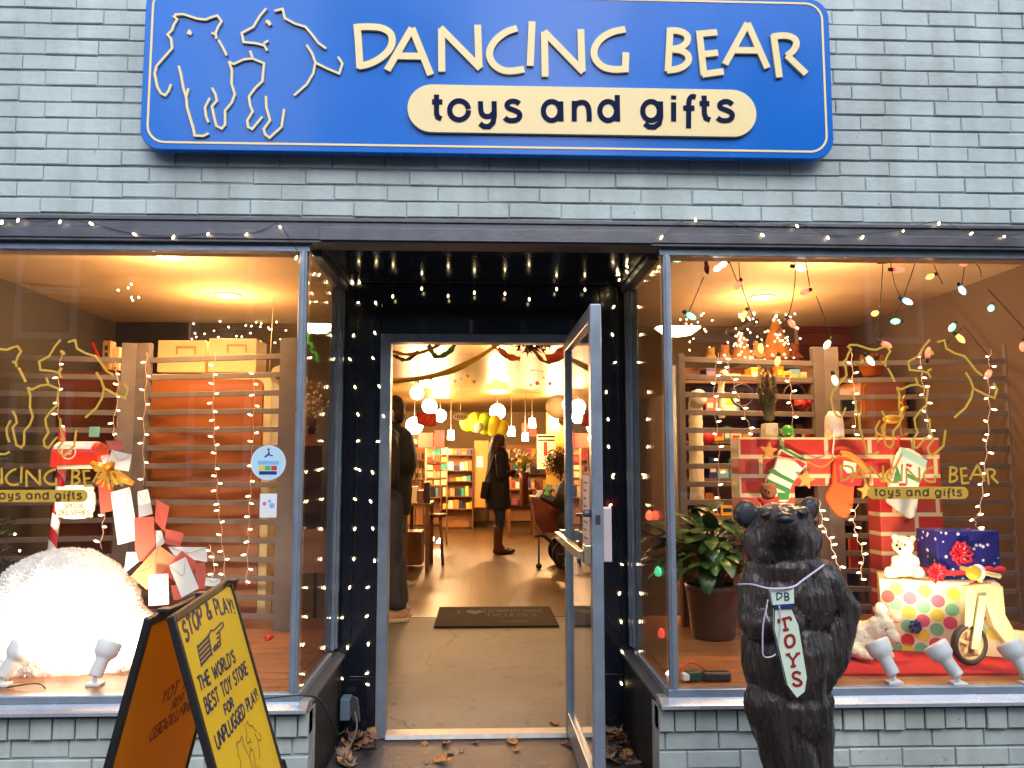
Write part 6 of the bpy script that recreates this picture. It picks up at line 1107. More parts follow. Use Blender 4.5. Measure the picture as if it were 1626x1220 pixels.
# man half hidden by the left door jamb
Ym = 3.42; mx = pv(617, 800, Ym).x; Q = lambda x, y, z: Vector((mx + x, Ym + y, .104 + z))
man = thing('person', 'man in dark jacket, jeans and pale trainers half hidden by the left door jamb', 'person', (mx, Ym, .104)); m_jk = M('dark_teal_jacket', (.011, .017, .022), .7, bump=.2, bs=50); m_dhair = M('dark_short_hair', (.02, .013, .01), .6, bump=.5, bs=60)
blob([('b', Q(.015, 0, 1.655), (.092, .08, .118)), ('b', Q(-.03, 0, 1.62), (.06, .06, .075)), ('b', Q(-.088, 0, 1.64), (.02, .014, .022)), ('c', Q(.02, 0, 1.46), .06, Q(.02, 0, 1.58), .056), ('c', Q(.0, 0, 1.40), .1, Q(0, 0, .95), .11), ('c', Q(.0, -.09, .9), .09, Q(-.01, -.09, .5), .06), ('c', Q(-.01, -.09, .5), .06, Q(.03, -.09, .09), .045), ('c', Q(.0, .09, .9), .09, Q(-.01, .1, .5), .06), ('c', Q(-.01, .1, .5), .06, Q(.03, .1, .09), .045), ('b', Q(.02, -.082, 1.645), (.016, .01, .03)), ('b', Q(.02, .082, 1.645), (.016, .01, .03))], .012, 4, 'body', skin, man)
blob([('b', Q(.028, 0, 1.70), (.098, .09, .095)), ('b', Q(.06, 0, 1.64), (.066, .08, .09))], .012, 3, 'hair', m_dhair, man, .005, (60, 60, 60))
blob([('c', Q(.01, -.13, 1.42), .10, Q(.01, .13, 1.42), .10), ('c', Q(.03, 0, 1.38), .175, Q(.02, 0, 1.05), .175), ('c', Q(.02, 0, 1.05), .175, Q(.01, 0, .86), .17), ('b', Q(.06, 0, 1.28), (.17, .20, .24)), ('c', Q(.02, 0, 1.50), .078, Q(.025, 0, 1.54), .07), ('c', Q(.02, -.21, 1.40), .078, Q(.05, -.25, 1.12), .062), ('c', Q(.05, -.25, 1.12), .062, Q(-.10, -.20, .96), .05), ('c', Q(.02, .21, 1.40), .078, Q(.05, .25, 1.12), .062), ('c', Q(.05, .25, 1.12), .062, Q(-.10, .20, .96), .05)], .014, 4, 'jacket', m_jk, man, .011, (8, 8, 5), cut=.104 + .82)
for sy in (-.09, .095):
    blob([('c', Q(.02, sy, .95), .125, Q(.03, sy, .52), .100), ('c', Q(.03, sy, .52), .100, Q(.075, sy * 1.1, .16), .088), ('b', Q(.08, sy * 1.1, .13), (.09, .085, .05))], .013, 3, 'jeans', M('charcoal_jeans', (.045, .06, .095), .85, bump=.25, bs=120) if sy < 0 else bpy.data.materials['charcoal_jeans'], man, .011, (11, 11, 6))
    b0 = [('c', Q(.135, sy * 1.15 - .0, .05), .046, Q(-.06, sy * 1.3 - .03, .04), .040), ('b', Q(-.115, sy * 1.35 - .045, .033), (.06, .046, .033)), ('c', Q(.10, sy * 1.15, .08), .048, Q(-.02, sy * 1.25, .06), .04)]
    sh = blob(b0, .009, 3, 'shoe', M('beige_trainer', (.50, .36, .26), .7, bump=.3, bs=40) if sy < 0 else bpy.data.materials['beige_trainer'], man)
    b = MB(); dx = Vector((-.115 - .085, sy * .2 - .045, 0)); c0 = Q(.16, sy * 1.15, .012); pl = []
    b.prism([(.0, -.042), (.12, -.05), (.2, -.052), (.26, -.03), (.275, 0), (.26, .03), (.2, .05), (.12, .045), (0, .042), (-.03, 0)], (c0, dx.normalized(), dx.normalized().cross(Vector((0, 0, 1))), Vector((0, 0, 1))), -.011, .016); b.build('sole', M('pale_sole', (.68, .60, .5), .6) if sy < 0 else bpy.data.materials['pale_sole'], sh, bev=.006)
for sy, lf in ((-.2, False), (.2, True)): hand(man, Q(-.115, sy, .945), (-.6, -sy * .3, -.8), (-.8, 0, .6), skin, .8, 1.1, lf)
# ================================================================== door mat
mt = [atz(px, py, .1) for px, py in ((688, 1000), (870, 997), (863, 963), (697, 965))]; my0, my1 = 3.02, 3.86; mx0, mx1 = -.345, .60
mat_ = thing('door_mat', 'dark brown door mat with faded teal lettering just inside the doorway', 'door mat', ((mx0 + mx1) / 2, (my0 + my1) / 2, .104)); b = MB(); b.box((mx0, my0, .1085), (mx1, my1, .121)); b.build('mat', M('brown_mat', (.028, .018, .012), .95, bump=.6, bs=160), mat_, bev=.003)
mfr = (Vector(((mx0 + mx1) / 2, my0, .121)), Vector((1, 0, 0)), Vector((0, 1, 0)), Vector((0, 0, 1))); m_mtx = M('faded_teal_print', (.055, .075, .055), .9); m_hrt = M('teal_heart', (.06, .13, .11), .9)
b = MB(); text(b, 'I', mfr, -.30, .50, .16, .018, .0003, .001); b.build('lettering', m_mtx, mat_); b = MB(); text(b, 'DOWNTOWN', mfr, .14, .55, .15, .012, .0003, .001, sp=.2, sx=.40); b.build('lettering', m_mtx, mat_); b = MB(); text(b, 'FREDERICK', mfr, .14, .36, .15, .012, .0003, .001, sp=.2, sx=.40); b.build('lettering', m_mtx, mat_)
b = MB(); b.prism([(-.17 + .07 * 16 * math.sin(R_(a_)) ** 3 / 16, .58 + .007 * (13 * math.cos(R_(a_)) - 5 * math.cos(R_(2 * a_)) - 2 * math.cos(R_(3 * a_)) - math.cos(R_(4 * a_)))) for a_ in range(0, 360, 12)], mfr, .0003, .0009); b.build('heart', m_hrt, mat_)
b = MB(); text(b, 'FREDERICK', mfr, .14, .12, .08, .007, .0003, .001, sp=.2, sx=.40); b.build('lettering', m_mtx, mat_)
# ================================================================== shop fittings seen through the door
def zf(px, py): # floor depth at a pixel (inside floor at .1)
    return atz(px, py, .1).y
pm = {'red': red, 'green': green, 'yellow': yellow, 'orange': orange, 'teal': teal, 'white': white, 'pink': pink, 'cream': cream, 'brown': brown, 'tan': tan, 'purple': purple, 'blue': sky_b, 'navy': navy, 'black': black}
def goods(rows, Y, kind, where, group, r, names=('box',), xs=1.0):
    """rows: list of (shelf name, x0, x1, y_base, max height px)"""
    used = {}
    for nm, x0, x1, yb, hm in rows:
        x = x0 + 1; k = 0
        while x < x1 - 3:
            w = r.uniform(5, 11) * xs; h = hm * r.uniform(.35, .98); cn = r.choice(list(pm)); w = min(w, x1 - x); k += 1
            b = MB(); pbox(b, x, yb - h, x + w - .8, yb, Y + r.uniform(0, .05), .16); v = min(p.z for p in b.v)
            o = b.build(kind, pm[cn], bev=.004)
            if xs > 1 and w > 6:
                y0_ = b.v[0].y - .0015; b = MB(); f_ = r.uniform(.15, .4); a_ = at(x + w * .15, yb - h * f_, y0_); e_ = at(x + w * .8, yb - h * (f_ + .35), y0_); b.box((a_.x, y0_, a_.z), (e_.x, y0_ + .001, e_.z)); lb_ = b.build('label', pm[r.choice(['cream', 'white', 'yellow', 'navy', 'red', 'pink'])], o)
            ordn = ('first', 'second', 'third', 'fourth', 'fifth', 'sixth', 'seventh', 'eighth', 'ninth', 'tenth', 'eleventh', 'twelfth', 'thirteenth', 'fourteenth', 'fifteenth', 'sixteenth', 'seventeenth', 'eighteenth', 'nineteenth', 'twentieth', 'twenty first', 'twenty second', 'twenty third', 'twenty fourth', 'twenty fifth', 'twenty sixth', 'twenty seventh')[min(k - 1, 26)]
            tag(o, '%s toy box, %s from left, %s of %s' % (cn, ordn, nm, where), 'toy box', group); x += w
def shelf_unit(label, x0, x1, ytop, Y, d, shelf_y, mat, back=None):
    a = at(x0, ytop, Y); e = at(x1, ytop, Y); t = thing('shelf_unit', label, 'shelf', ((a.x + e.x) / 2, Y + d / 2, FP)); th = .02
    for x in (a.x, e.x - th): b = MB(); b.box((x, Y, FP), (x + th, Y + d, a.z)); b.build('side_panel', mat, t)
    b = MB(); b.box((a.x + th + .0005, Y + d - .012, FP + .02), (e.x - th - .0005, Y + d - .001, a.z - .001)); b.build('back_panel', back or mat, t)
    for y in shelf_y: z = at(x0, y, Y).z; b = MB(); b.box((a.x + th + .0005, Y + .003, z - th), (e.x - th - .0005, Y + d - .0125, z)); b.build('shelf', mat, t)
    return t
r6 = random.Random(21); m_shelf = M('orange_brown_shelf', (.42, .17, .05), .5, var=.15, vs=6); m_shelfd = M('dark_brown_shelf', (.14, .055, .022), .5, var=.2, vs=6)
Yq = 12.5
shelf_unit('orange brown bookcase of toys at the far end of the doorway, behind the racks', 700, 752, 712, Yq, .3, (722, 747, 764, 788, 808), m_shelfd, m_shelf)
goods([('top shelf', 702, 750, 722, 9), ('second shelf', 702, 750, 747, 18), ('third shelf', 702, 750, 764, 12), ('fourth shelf', 702, 750, 788, 17), ('lowest shelf', 702, 750, 808, 15)], Yq + .03, 'toy_box', 'the far orange bookcase', 'toys on the far orange bookcase', r6)
o = ptoy('slatwall_panel', 'orange slatted wall panel with a white card between the far bookcase and the woman', 'panel', (753, 700, 776, 806), 12.6, .08, M('orange_slatwall', (.55, .24, .05), .5, bump=.3, bs=8, stretch=(.2, .2, 30)), parts=(('card', (757, 725, 767, 742), white),))
shelf_unit('low shelf of toys against the rear wall behind the woman and the cart', 776, 905, 706, 14.2, .35, (728, 752, 778, 802), m_shelfd, m_shelf)
goods([('top shelf', 778, 903, 728, 17), ('second shelf', 778, 903, 752, 17), ('third shelf', 778, 903, 778, 18), ('lowest shelf', 778, 903, 802, 17)], 14.25, 'toy_box', 'the rear wall shelf', 'toys on the rear wall shelf', r6)
shelf_unit('tall shelf of toys on the left behind the man, under the red cloth', 622, 702, 690, 13.2, .3, (705, 730, 760, 790), m_shelf)
goods([('top shelf', 636, 700, 705, 12), ('second shelf', 636, 700, 730, 18), ('third shelf', 636, 700, 760, 20), ('lowest shelf', 636, 700, 790, 20)], 13.25, 'toy_box', 'the left rear shelf', 'toys on the left rear shelf', r6)
# parachute toy, red cloth, signs
par = thing('play_parachute', 'large lime and yellow fabric parachute hung under the ceiling in front of the rear wall', 'parachute', at(770, 690, 9.6)); m_lime = [M('lime_fabric', (.42, .62, .02), .6), M('yellow_fabric', (.80, .70, .03), .6), M('pale_fabric', (.6, .6, .45), .6)]
for i, (x, yt_, r_, k_) in enumerate(((741, 672, 11, 1), (755, 671, 13, 0), (770, 673, 14, 0), (784, 676, 14, 1), (797, 681, 11, 1), (760, 679, 7, 2))): c = at(x, yt_, 9.6 - (.1 if k_ == 2 else 0) - i * .01); q_ = r_ * 12.9 / 1300; b = MB(); b.ball(c, (q_, q_ * .6, q_ * 1.25), (0, R_((i - 2) * 8), 0)); b.build('gore', m_lime[k_], par)
b = MB(); P = []
vs = []; 
for i in range(9):
    for j in range(6): p_ = at(662 + 31 * i / 8, 653 + 20 * j / 5 + 2.5 * math.sin(i / 8 * math.pi) * (1 if j else 1) + i * .4, 7.6 + .04 * math.sin(i * 1.3 + j)); vs.append(p_)
b.add(vs, [(i * 6 + j, i * 6 + j + 1, (i + 1) * 6 + j + 1, (i + 1) * 6 + j) for i in range(8) for j in range(5)], True); tag(b.build('red_cloth', M('bright_red_cloth', (.70, .06, .02), .7), solid=.006), 'bright red cloth hanging among the lamps on the left of the doorway view', 'cloth')
cloud(789, 611, 5.2, .125, .10, 'brown cloud shaped board hanging below the largest doorway lamp', mat=M('cloud_board_back', (.36, .21, .11), .6), ceil=2.5)
c = at(731, 662, 9.0); t = thing('oval_sign', 'pale oval hanging sign with dark lettering left of the lime parachute', 'hanging sign', c); fr = (c, Vector((1, 0, 0)), Vector((0, 0, 1)), Vector((0, -1, 0))); b = MB(); b.prism(circ(0, 0, .115, 28, .06), fr, -.01, 0); b.build('board', cream, t); b = MB()
for i in range(6): b.ribbon([(-.07 + i * .026, -.02), (-.07 + i * .026 + (.008 if i % 2 else -.004), .02)], .011, fr, .0005, .002 + i * .0002)
b.build('lettering', black, t); b = MB(); b.tube([c + Vector((0, .005, .055)), Vector((c.x, c.y + .005, 2.5))], .003, 5); b.build('cord', m_wirew, t)
c = at(895, 668, 7.5); t = thing('round_sign', 'round pale sign with three dark patches hanging beside the open door', 'hanging sign', c); fr = (c, Vector((1, 0, 0)), Vector((0, 0, 1)), Vector((0, -1, 0))); b = MB(); b.prism(circ(0, 0, .078, 28), fr, -.01, 0); b.build('board', M('pinkish_cream', (.72, .50, .34), .6), t)
for x, z in ((0, .03), (-.03, -.022), (.03, -.022)): b = MB(); b.prism(circ(x, z, .02, 10), fr, .0005, .002); b.build('patch', brown, t)
b = MB(); b.tube([c + Vector((0, .005, .07)), Vector((c.x, c.y + .005, 2.5))], .003, 5); b.build('cord', m_wirew, t)
c = at(886, 646, 6.6); b = MB(); b.ball(c, .15); t = thing('paper_lantern', 'large cream paper lantern behind the lamp beside the open door', 'lantern', c); b.build('lantern', M('cream_paper', (.78, .62, .36), .7, bump=.3, bs=14, stretch=(.1, .1, 3)), t); b = MB(); b.tube([c + Vector((0, 0, .15)), Vector((c.x, c.y, 2.5))], .003, 5); b.build('cord', m_wirew, t)
ptoy('yellow_display_wall', 'yellow painted display panel on the right behind the cart and the signs', 'panel', (868, 655, 912, 770), 11.0, .06, M('ochre_yellow', (.36, .22, .035), .6, var=.25, vs=3))
ptoy('striped_poster', 'black and white striped poster with a red stripe on the right of the doorway view', 'poster', (853, 690, 882, 745), 10.8, .03, cream, parts=(('stripe', (854, 692, 881, 695), black), ('stripe', (854, 698, 881, 700.5), black), ('stripe', (863, 702, 869, 724), red)))
ptoy('red_kite', 'red triangular felt shape hanging behind the small drum lamps', 'toy', (829, 672, 838, 692), 11.2, .02, red); ptoy('red_pennant', 'red felt pennant hanging right of the small drum lamps', 'toy', (839, 679, 852, 693), 11.25, .02, red)
# racks, table, stools on the left
def rack(label, x0, y0, x1, y1, Y, mat, bars=6):
    a = at(x0, y1, Y); e = at(x1, y0, Y); t = thing('card_rack', label, 'rack', ((a.x + e.x) / 2, Y, FP))
    b = MB()
    for x in (a.x, e.x): b.tube([(x, Y, FP), (x, Y, e.z)], .012, 8)
    for i in range(bars + 1): z = a.z + (e.z - a.z) * i / bars; b.tube([(a.x, Y, z), (e.x, Y, z)], .008, 6)
    b.build('frame', mat, t)
    for i in range(bars):
        for j in range(3):
            x = a.x + (e.x - a.x) * (j + .18) / 3; w = (e.x - a.x) * .26; z = a.z + (e.z - a.z) * (i + .12) / bars; h = (e.z - a.z) / bars * rng.uniform(.55, .8); b = MB(); b.box((x, Y - .03, z), (x + w, Y - .015, z + h)); b.build('card', rng.choice([cream, tan, brown, red, m_birch, teal]), t)
rack('beige wire rack of cards standing between the man and the far bookcase', 676, 711, 710, 772, 9.6, M('beige_metal', (.40, .27, .12), .5), 5)
rack('narrow pale rack of cards close behind the man in the dark jacket', 660, 716, 674, 792, 8.4, M('beige_metal_two', (.45, .30, .16), .5), 5)
ptoy('red_bag', 'dark red fabric bag hanging under the red cloth, right of two', 'bag', (690, 684, 705, 711), 9.3, .12, M('dark_red_cloth', (.30, .025, .02), .8), 'red bags on the left'); ptoy('red_bag', 'brighter red fabric bag hanging under the red cloth, left of two', 'bag', (664, 688, 688, 711), 9.35, .12, M('brick_red_cloth', (.45, .05, .03), .8), 'red bags on the left')
t = pendant('table_lamp', 716, 691, 9.2, .055, 'drum', 10, 'small white shaded lamp beside the dark red bag', 'lamp', h=.07)
def table(label, x0, x1, yt_, Y, d, mat, hh=None):
    a = at(x0, yt_, Y); e = at(x1, yt_, Y); t = thing('display_table', label, 'table', ((a.x + e.x) / 2, Y + d / 2, FP)); b = MB(); b.box((a.x, Y, a.z - .03), (e.x, Y + d, a.z)); b.build('tabletop', mat, t, bev=.004)
    for x in (a.x + .03, e.x - .03):
        for y in (Y + .03, Y + d - .03): b = MB(); b.box((x - .022, y - .022, FP + .002), (x + .022, y + .022, a.z - .0305)); b.build('leg', mat, t)
    return a.z
tz = table('dark brown wooden display table close behind the man in the dark jacket', 640, 683, 800, 6.2, .9, m_shelfd)
for i, (x0, x1, h, cn) in enumerate(((650, 662, 26, 'cream'), (663, 672, 20, 'brown'), (673, 682, 33, 'black'))): b = MB(); pbox(b, x0, 799 - h, x1, 799.4, 6.35, .2); tag(b.build('toy_box', pm[cn], bev=.004), '%s box standing on the brown table behind the man' % cn, 'toy box', 'boxes on the brown table')
ptoy('wooden_chest', 'plain brown wooden chest on the floor under the brown display table', 'chest', (640, 845, 670, 898), 6.5, .45, m_shelfd)
stool(692, 817, 7.0, .13, 'tall dark wooden stool with turned legs beside the brown display table', m_shelfd, FP)
b = MB(); c = at(685, 856, 9.0); b.ball(c, .045); t = tag(b.build('glowing_globe_lamp', m_lampw), 'small glowing globe lamp low on the floor behind the tall stool', 'lamp'); c = at(698, 860, 9.0); b = MB(); b.lathe([(.001, .05), (.05, -.02), (.045, -.025), (.001, -.02)], c, 16); tag(b.build('glowing_cone_lamp', m_lampw), 'small glowing cone lamp beside the globe behind the tall stool', 'lamp')
# cargo cart with black wheels
KY2 = 6.5; kf = .1; c = atz(880, 905, .1); KY2 = c.y; kc = pv(900, 880, KY2); cart = thing('cargo_cart', 'dark red wooden cart with black wheels standing on the shop floor right of the woman', 'cart', (kc.x - .2, KY2, .1)); m_kb = M('dark_red_tub', (.15, .03, .015), .45, var=.15, vs=5)
PX = lambda px, py: p2(px, py, KY2)
b = MB(); b.prism([PX(845, 792), PX(896, 796), PX(888, 845), PX(862, 848), PX(850, 828)], XZ(KY2), -.5, -.06); b.build('tub', m_kb, cart, bev=.012)
b = MB(); b.prism([PX(843, 789), PX(897, 793), PX(897, 797), PX(845, 793)], XZ(KY2), -.52, -.055); b.build('rim_board', m_shelfd, cart)
wr2 = kc.z - .1
def cwheel(c_, r_, par, nm='wheel'):
    M3 = Euler((R_(90), 0, R_(8))).to_matrix(); b = MB(); b.lathe([(r_ * .8, -.02), (r_ * .95, -.022), (r_, -.01), (r_, .01), (r_ * .95, .022), (r_ * .8, .02), (r_ * .8, -.02)], c_, 30, M3); w_ = b.build(nm, black, par); b = MB(); b.lathe([(r_ * .68, -.01), (r_ * .79, -.012), (r_ * .79, .012), (r_ * .68, .01), (r_ * .68, -.01)], c_, 30, M3)
    for i in range(6): a_ = i * math.pi / 3; d = M3 @ Vector((math.cos(a_), math.sin(a_), 0)); b.tube([c_, c_ + d * r_ * .7], .007, 5)
    b.build('rim', M('grey_rim', (.25, .24, .23), .35, .7), w_); b = MB(); b.lathe([(.0001, -.03), (r_ * .22, -.028), (r_ * .22, .028), (.0001, .03)], c_, 16, M3); b.build('hub', red, w_)
cwheel(kc + Vector((0, -.03, 0)), wr2, cart); cwheel(kc + Vector((0, .55, 0)), wr2, cart)
b = MB(); b.tube(smooth([Vector((PX(850, 852)[0], KY2 + .05, PX(850, 852)[1])), Vector((PX(865, 856)[0], KY2 + .05, PX(865, 852)[1])), kc + Vector((0, .05, .04)), Vector((PX(935, 800)[0], KY2 + .1, PX(935, 800)[1])), Vector((PX(945, 770)[0], KY2 + .1, PX(945, 770)[1]))], 4), .022, 8); b.build('chassis', black, cart)
b = MB(); cst = PX(856, 868); b.lathe([(.0001, -.015), (.035, -.015), (.035, .015), (.0001, .015)], (cst[0], KY2 + .05, .136), 18, Euler((R_(90), 0, 0)).to_matrix()); b.tube([(cst[0], KY2 + .05, .15), (PX(856, 855)[0], KY2 + .05, PX(856, 853)[1])], .012, 6); b.build('caster', black, cart)
for px, py, r_, cn, nm in ((856, 789, .05, 'white', 'white soft toy'), (869, 786, .05, 'green', 'green soft toy'), (882, 788, .055, 'red', 'red soft toy'), (893, 786, .05, 'brown', 'brown soft toy')):
    c = pv(px, py, KY2, .22); tag(blob([('b', c, r_), ('b', c + Vector((.01, -.01, r_ * .95)), r_ * .7), ('b', c + Vector((-.03, -.01, r_ * 1.5)), r_ * .25), ('b', c + Vector((.045, -.01, r_ * 1.5)), r_ * .25)], .012, 2, 'soft_toy', pm[cn], None, .004, (50, 50, 50), c - Vector((0, 0, r_))), '%s lying in the dark red cart' % nm, 'soft toy', 'toys in the cart')
str_ = thing('stroller', 'black hooded stroller parked behind the cart, mostly hidden by the open door', 'stroller', pv(915, 860, 6.3)); sc_ = pv(901, 806, 6.3)
blob([('b', sc_ + Vector((.03, 0, .12)), (.19, .22, .22)), ('b', sc_ + Vector((.05, 0, -.18)), (.18, .2, .2)), ('c', sc_ + Vector((-.12, 0, .05)), .06, sc_ + Vector((-.30, 0, .12)), .035)], .02, 3, 'hood', M('black_nylon', (.008, .008, .009), .6), str_); b = MB(); b.tube([sc_ + Vector((.1, -.15, -.2)), Vector((sc_.x - .1, 6.15, .2))], .015, 6); b.tube([sc_ + Vector((.1, .15, -.2)), Vector((sc_.x - .1, 6.45, .2))], .015, 6); b.build('frame', black, str_); 
for yy in (6.15, 6.45): cwheel(Vector((sc_.x + .12, yy, .19)), .09, str_)
# toys standing on the floor and a flower bunch
fb = thing('flower_bunch', 'bright yellow and white artificial flowers in front of the woman\'s hands', 'flowers', pv(832, 760, 9.0)); b = MB(); b2 = MB(); b3 = MB(); cbt = pv(832, 752, 9.0)
for i in range(40): p1 = pv(rng.gauss(832, 7), rng.gauss(730, 7), 9 + rng.uniform(-.08, .08)); b.tube([cbt, (cbt + p1) / 2 + Vector((0, 0, .03)), p1], .004, 4); (b2 if i % 2 else b3).ball(p1, (rng.uniform(.02, .04),) * 3, n=7, m=5)
b.build('stems', green, fb); b2.build('yellow_blooms', yellow, fb); b3.build('white_blooms', cream, fb); b = MB(); b.lathe([(.05, -.5), (.07, -.4), (.06, -.1), (.08, .02)], cbt, 16); b.build('vase', m_kb, fb)
pl2 = thing('dried_bush', 'brown leafy dried bush standing behind the cart at the right of the doorway', 'plant', pv(890, 770, 8.0)); b = MB(); c0 = pv(890, 735, 8.0)
for i in range(1300): d = Vector((rng.gauss(0, 1), rng.gauss(0, 1), rng.gauss(0, .8))).normalized() * rng.uniform(.03, .23); e2 = Vector((rng.gauss(0, 1), rng.gauss(0, 1), rng.gauss(0, 1))).normalized(); sd = e2.orthogonal().normalized() * .012; p0 = c0 + d; b.add([p0 - sd, p0 + sd, p0 + e2 * .06], [(0, 1, 2)])
b.build('foliage', M('dry_brown_foliage', (.13, .075, .03), .7, var=.5, vs=10), pl2); b = MB(); b.cyl((c0.x, c0.y, .1), c0, .03, .02, 8); b.build('trunk', brown, pl2)
for i, (px, py, w_, h_, cn, lb) in enumerate(((848, 800, 14, 40, 'teal', 'teal'), (762, 812, 8, 30, 'teal', 'slim teal'), (771, 814, 10, 24, 'cream', 'small cream'), (833, 812, 12, 34, 'brown', 'brown'), (818, 808, 10, 18, 'orange', 'small orange'))): Yt = zf(px, py + 8); b = MB(); pbox(b, px - w_ / 2, py - h_ + 8, px + w_ / 2, py + 7.6, Yt, .2); tag(b.build('toy_carton', pm[cn], bev=.006), '%s carton standing on the shop floor in front of the rear shelves' % lb, 'carton', 'cartons on the shop floor')
tz2 = table('dark table heaped with small toys just right of the woman', 806, 851, 776, 10.6, .7, m_shelfd); r7 = random.Random(77); k_ = 0
for x0 in range(807, 848, 6):
    cn = ('brown', 'red', 'cream', 'purple', 'tan', 'navy', 'orange')[k_]; b = MB(); pbox(b, x0, 776 - r7.uniform(8, 24), x0 + 5.4, 775.6, 10.75 + r7.uniform(0, .2), .18); tag(b.build('toy_box', pm[cn], bev=.004), '%s box on the dark table heaped with toys right of the woman' % cn, 'toy box', 'boxes on the dark table'); k_ += 1
for px, y0, Y_, lb in ((668, 560, 6.4, 'left'), (738, 556, 7.0, 'middle'), (858, 560, 6.8, 'right')):
    c = at(px, y0 + 30, Y_); t = thing('hanging_mobile', 'thin hanging mobile of small paper shapes under the ceiling, %s of three' % lb, 'mobile', c, 'hanging mobiles'); b = MB(); b.tube([c, Vector((c.x, c.y, 2.5))], .002, 4); b.tube([c + Vector((-.12, 0, .01)), c + Vector((.12, 0, -.01))], .003, 5); b.build('rod', m_wirew, t)
    for j in range(4): x = -.12 + j * .08; z = r7.uniform(.05, .16); b = MB(); b.tube([c + Vector((x, 0, 0)), c + Vector((x, 0, -z))], .0015, 4); b.build('thread', m_wirew, t); b = MB(); b.prism(circ(x, -z - .02, .026, 8 if j % 2 else 3), (c, Vector((1, 0, 0)), Vector((0, 0, 1)), Vector((0, -1, 0))), -.003, .003); b.build('paper_shape', pm[r7.choice(['red', 'cream', 'orange', 'teal', 'tan'])], t)
# right wall hangings visible through the open glass door
for i, cn in enumerate(('cream', 'pink', 'red', 'tan')): b = MB(); x = at(921 + i * 4.5, 700, 5.5).x; z0 = at(925, 720, 5.5).z; b.box((x, 5.5, z0 - .35), (x + .018 * 2, 5.53, z0 + .22)); tag(b.build('hanging_scarf', pm[cn], bev=.006), '%s strip of cloth hanging beyond the open glass door' % cn, 'scarf', 'cloth strips beyond the door')
# streamers and garlands at the ceiling by the door
streamer('long yellow streamer sagging across the top of the doorway view', [(575, 606), (640, 604), (700, 594), (745, 576), (790, 548), (815, 530)], [4.2, 4.2, 4.3, 4.4, 4.5, 4.5], .06, M('yellow_crepe', (.70, .45, .05), .6), .15)
streamer('orange streamer looping right of the largest doorway lamp', [(775, 538), (790, 552), (806, 566), (826, 570)], 3.6, .06, M('orange_crepe', (.62, .18, .03), .6), .5)
streamer('red orange streamer twisting down beside the open door', [(868, 571), (885, 564), (898, 552), (915, 540)], 3.4, .085, M('red_crepe', (.66, .10, .03), .6), .3)
streamer('green streamer twisting at the top left of the doorway', [(671, 538), (680, 548), (692, 566), (712, 560), (724, 544)], 3.5, .05, M('green_crepe', (.07, .20, .09), .6), .6)
streamer('dark streamer curling at the top left corner of the doorway', [(612, 560), (628, 566), (645, 572), (665, 558)], 3.4, .035, M('dark_crepe', (.06, .05, .03), .6), .7)
streamer('brown streamer sagging along the top left of the doorway', [(618, 556), (645, 563), (675, 558), (700, 546)], 3.3, .03, M('brown_crepe', (.28, .12, .04), .6), .6)
streamer('brown streamer curl at the top right of the doorway', [(848, 556), (862, 573), (880, 574), (905, 560)], 3.5, .035, bpy.data.materials['brown_crepe'], .5)
b = MB(); c0 = at(845, 548, 3.7)
for i in range(120): p0 = c0 + Vector((rng.gauss(0, .07), rng.gauss(0, .05), rng.gauss(.0, .03))); e2 = Vector((rng.gauss(0, 1), rng.gauss(0, 1), rng.gauss(-.3, .7))).normalized(); sd = e2.orthogonal().normalized() * .015; b.add([p0 - sd, p0 + sd, p0 + e2 * .07], [(0, 1, 2)])
tag(b.build('hanging_garland', M('dark_garland', (.06, .03, .02), .7, var=.4, vs=10)), 'dark leafy garland hanging at the ceiling top right of the doorway', 'garland')
starfield('few tiny lights among the streamers at the top of the doorway', 16, 625, 905, 540, 560, 3.4, 3.8, 14)
# ================================================================== toys behind the right window screen
Yr = 2.45
shelf_unit('open toy shelves crowded with toys behind the left screen of the right window', 1080, 1292, 575, Yr, .35, (604, 655, 700, 760, 820, 880), m_shelfd, M('red_brown_back', (.22, .07, .03), .6))
goods([('top shelf', 1120, 1290, 604, 24), ('second shelf', 1120, 1175, 655, 34), ('third shelf', 1120, 1290, 700, 30), ('fourth shelf', 1125, 1290, 760, 40), ('fifth shelf', 1120, 1290, 820, 38), ('lowest shelf', 1120, 1290, 880, 38)], Yr + .06, 'toy_box', 'the right window toy shelves', 'toys on the right window shelves', random.Random(5), xs=1.9)
for i, (x0, y0, x1, y1) in enumerate(((1092, 636, 1119, 792), (1138, 598, 1152, 660))): a = at(x0, y0, 2.2); e = at(x1, y1, 2.2); c = Vector(((a.x + e.x) / 2, 2.2, e.z)); o = blob([('c', c, (e.x - a.x) / 2, Vector((c.x, 2.2, a.z - .02)), (e.x - a.x) / 2.2), ('b', Vector((c.x + .01, 2.16, a.z + .01)), (e.x - a.x) / 1.6), ('b', Vector((c.x + .02, 2.12, a.z - .01)), (e.x - a.x) / 3)], .012, 3, 'plush_giraffe' if not i else 'plush_sheep', fur_w, None, .006, (40, 40, 20), (c.x, 2.2, e.z)); tag(o, ('tall cream plush animal neck behind the right window screen beside the glass edge', 'pale plush animal with curly head on the right window toy shelves')[i], 'plush toy')
for px, lb in ((1178, 'dark hoop toy on the right window shelves, left of the cone tree'), (1218, 'dark hoop toy on the right window shelves, behind the cone tree'), (1262, 'largest dark hoop toy on the right window shelves, right of the cone tree')): c = at(px, 628, 2.38); b = MB(); b.tube([c + Vector((.078 * math.cos(a_), 0, .078 * math.sin(a_))) for a_ in [i * math.pi / 12 for i in range(24)]], .008, 8, closed=True); tag(b.build('toy_hoop', black), lb, 'hoop toy', 'dark hoops on the toy shelves')
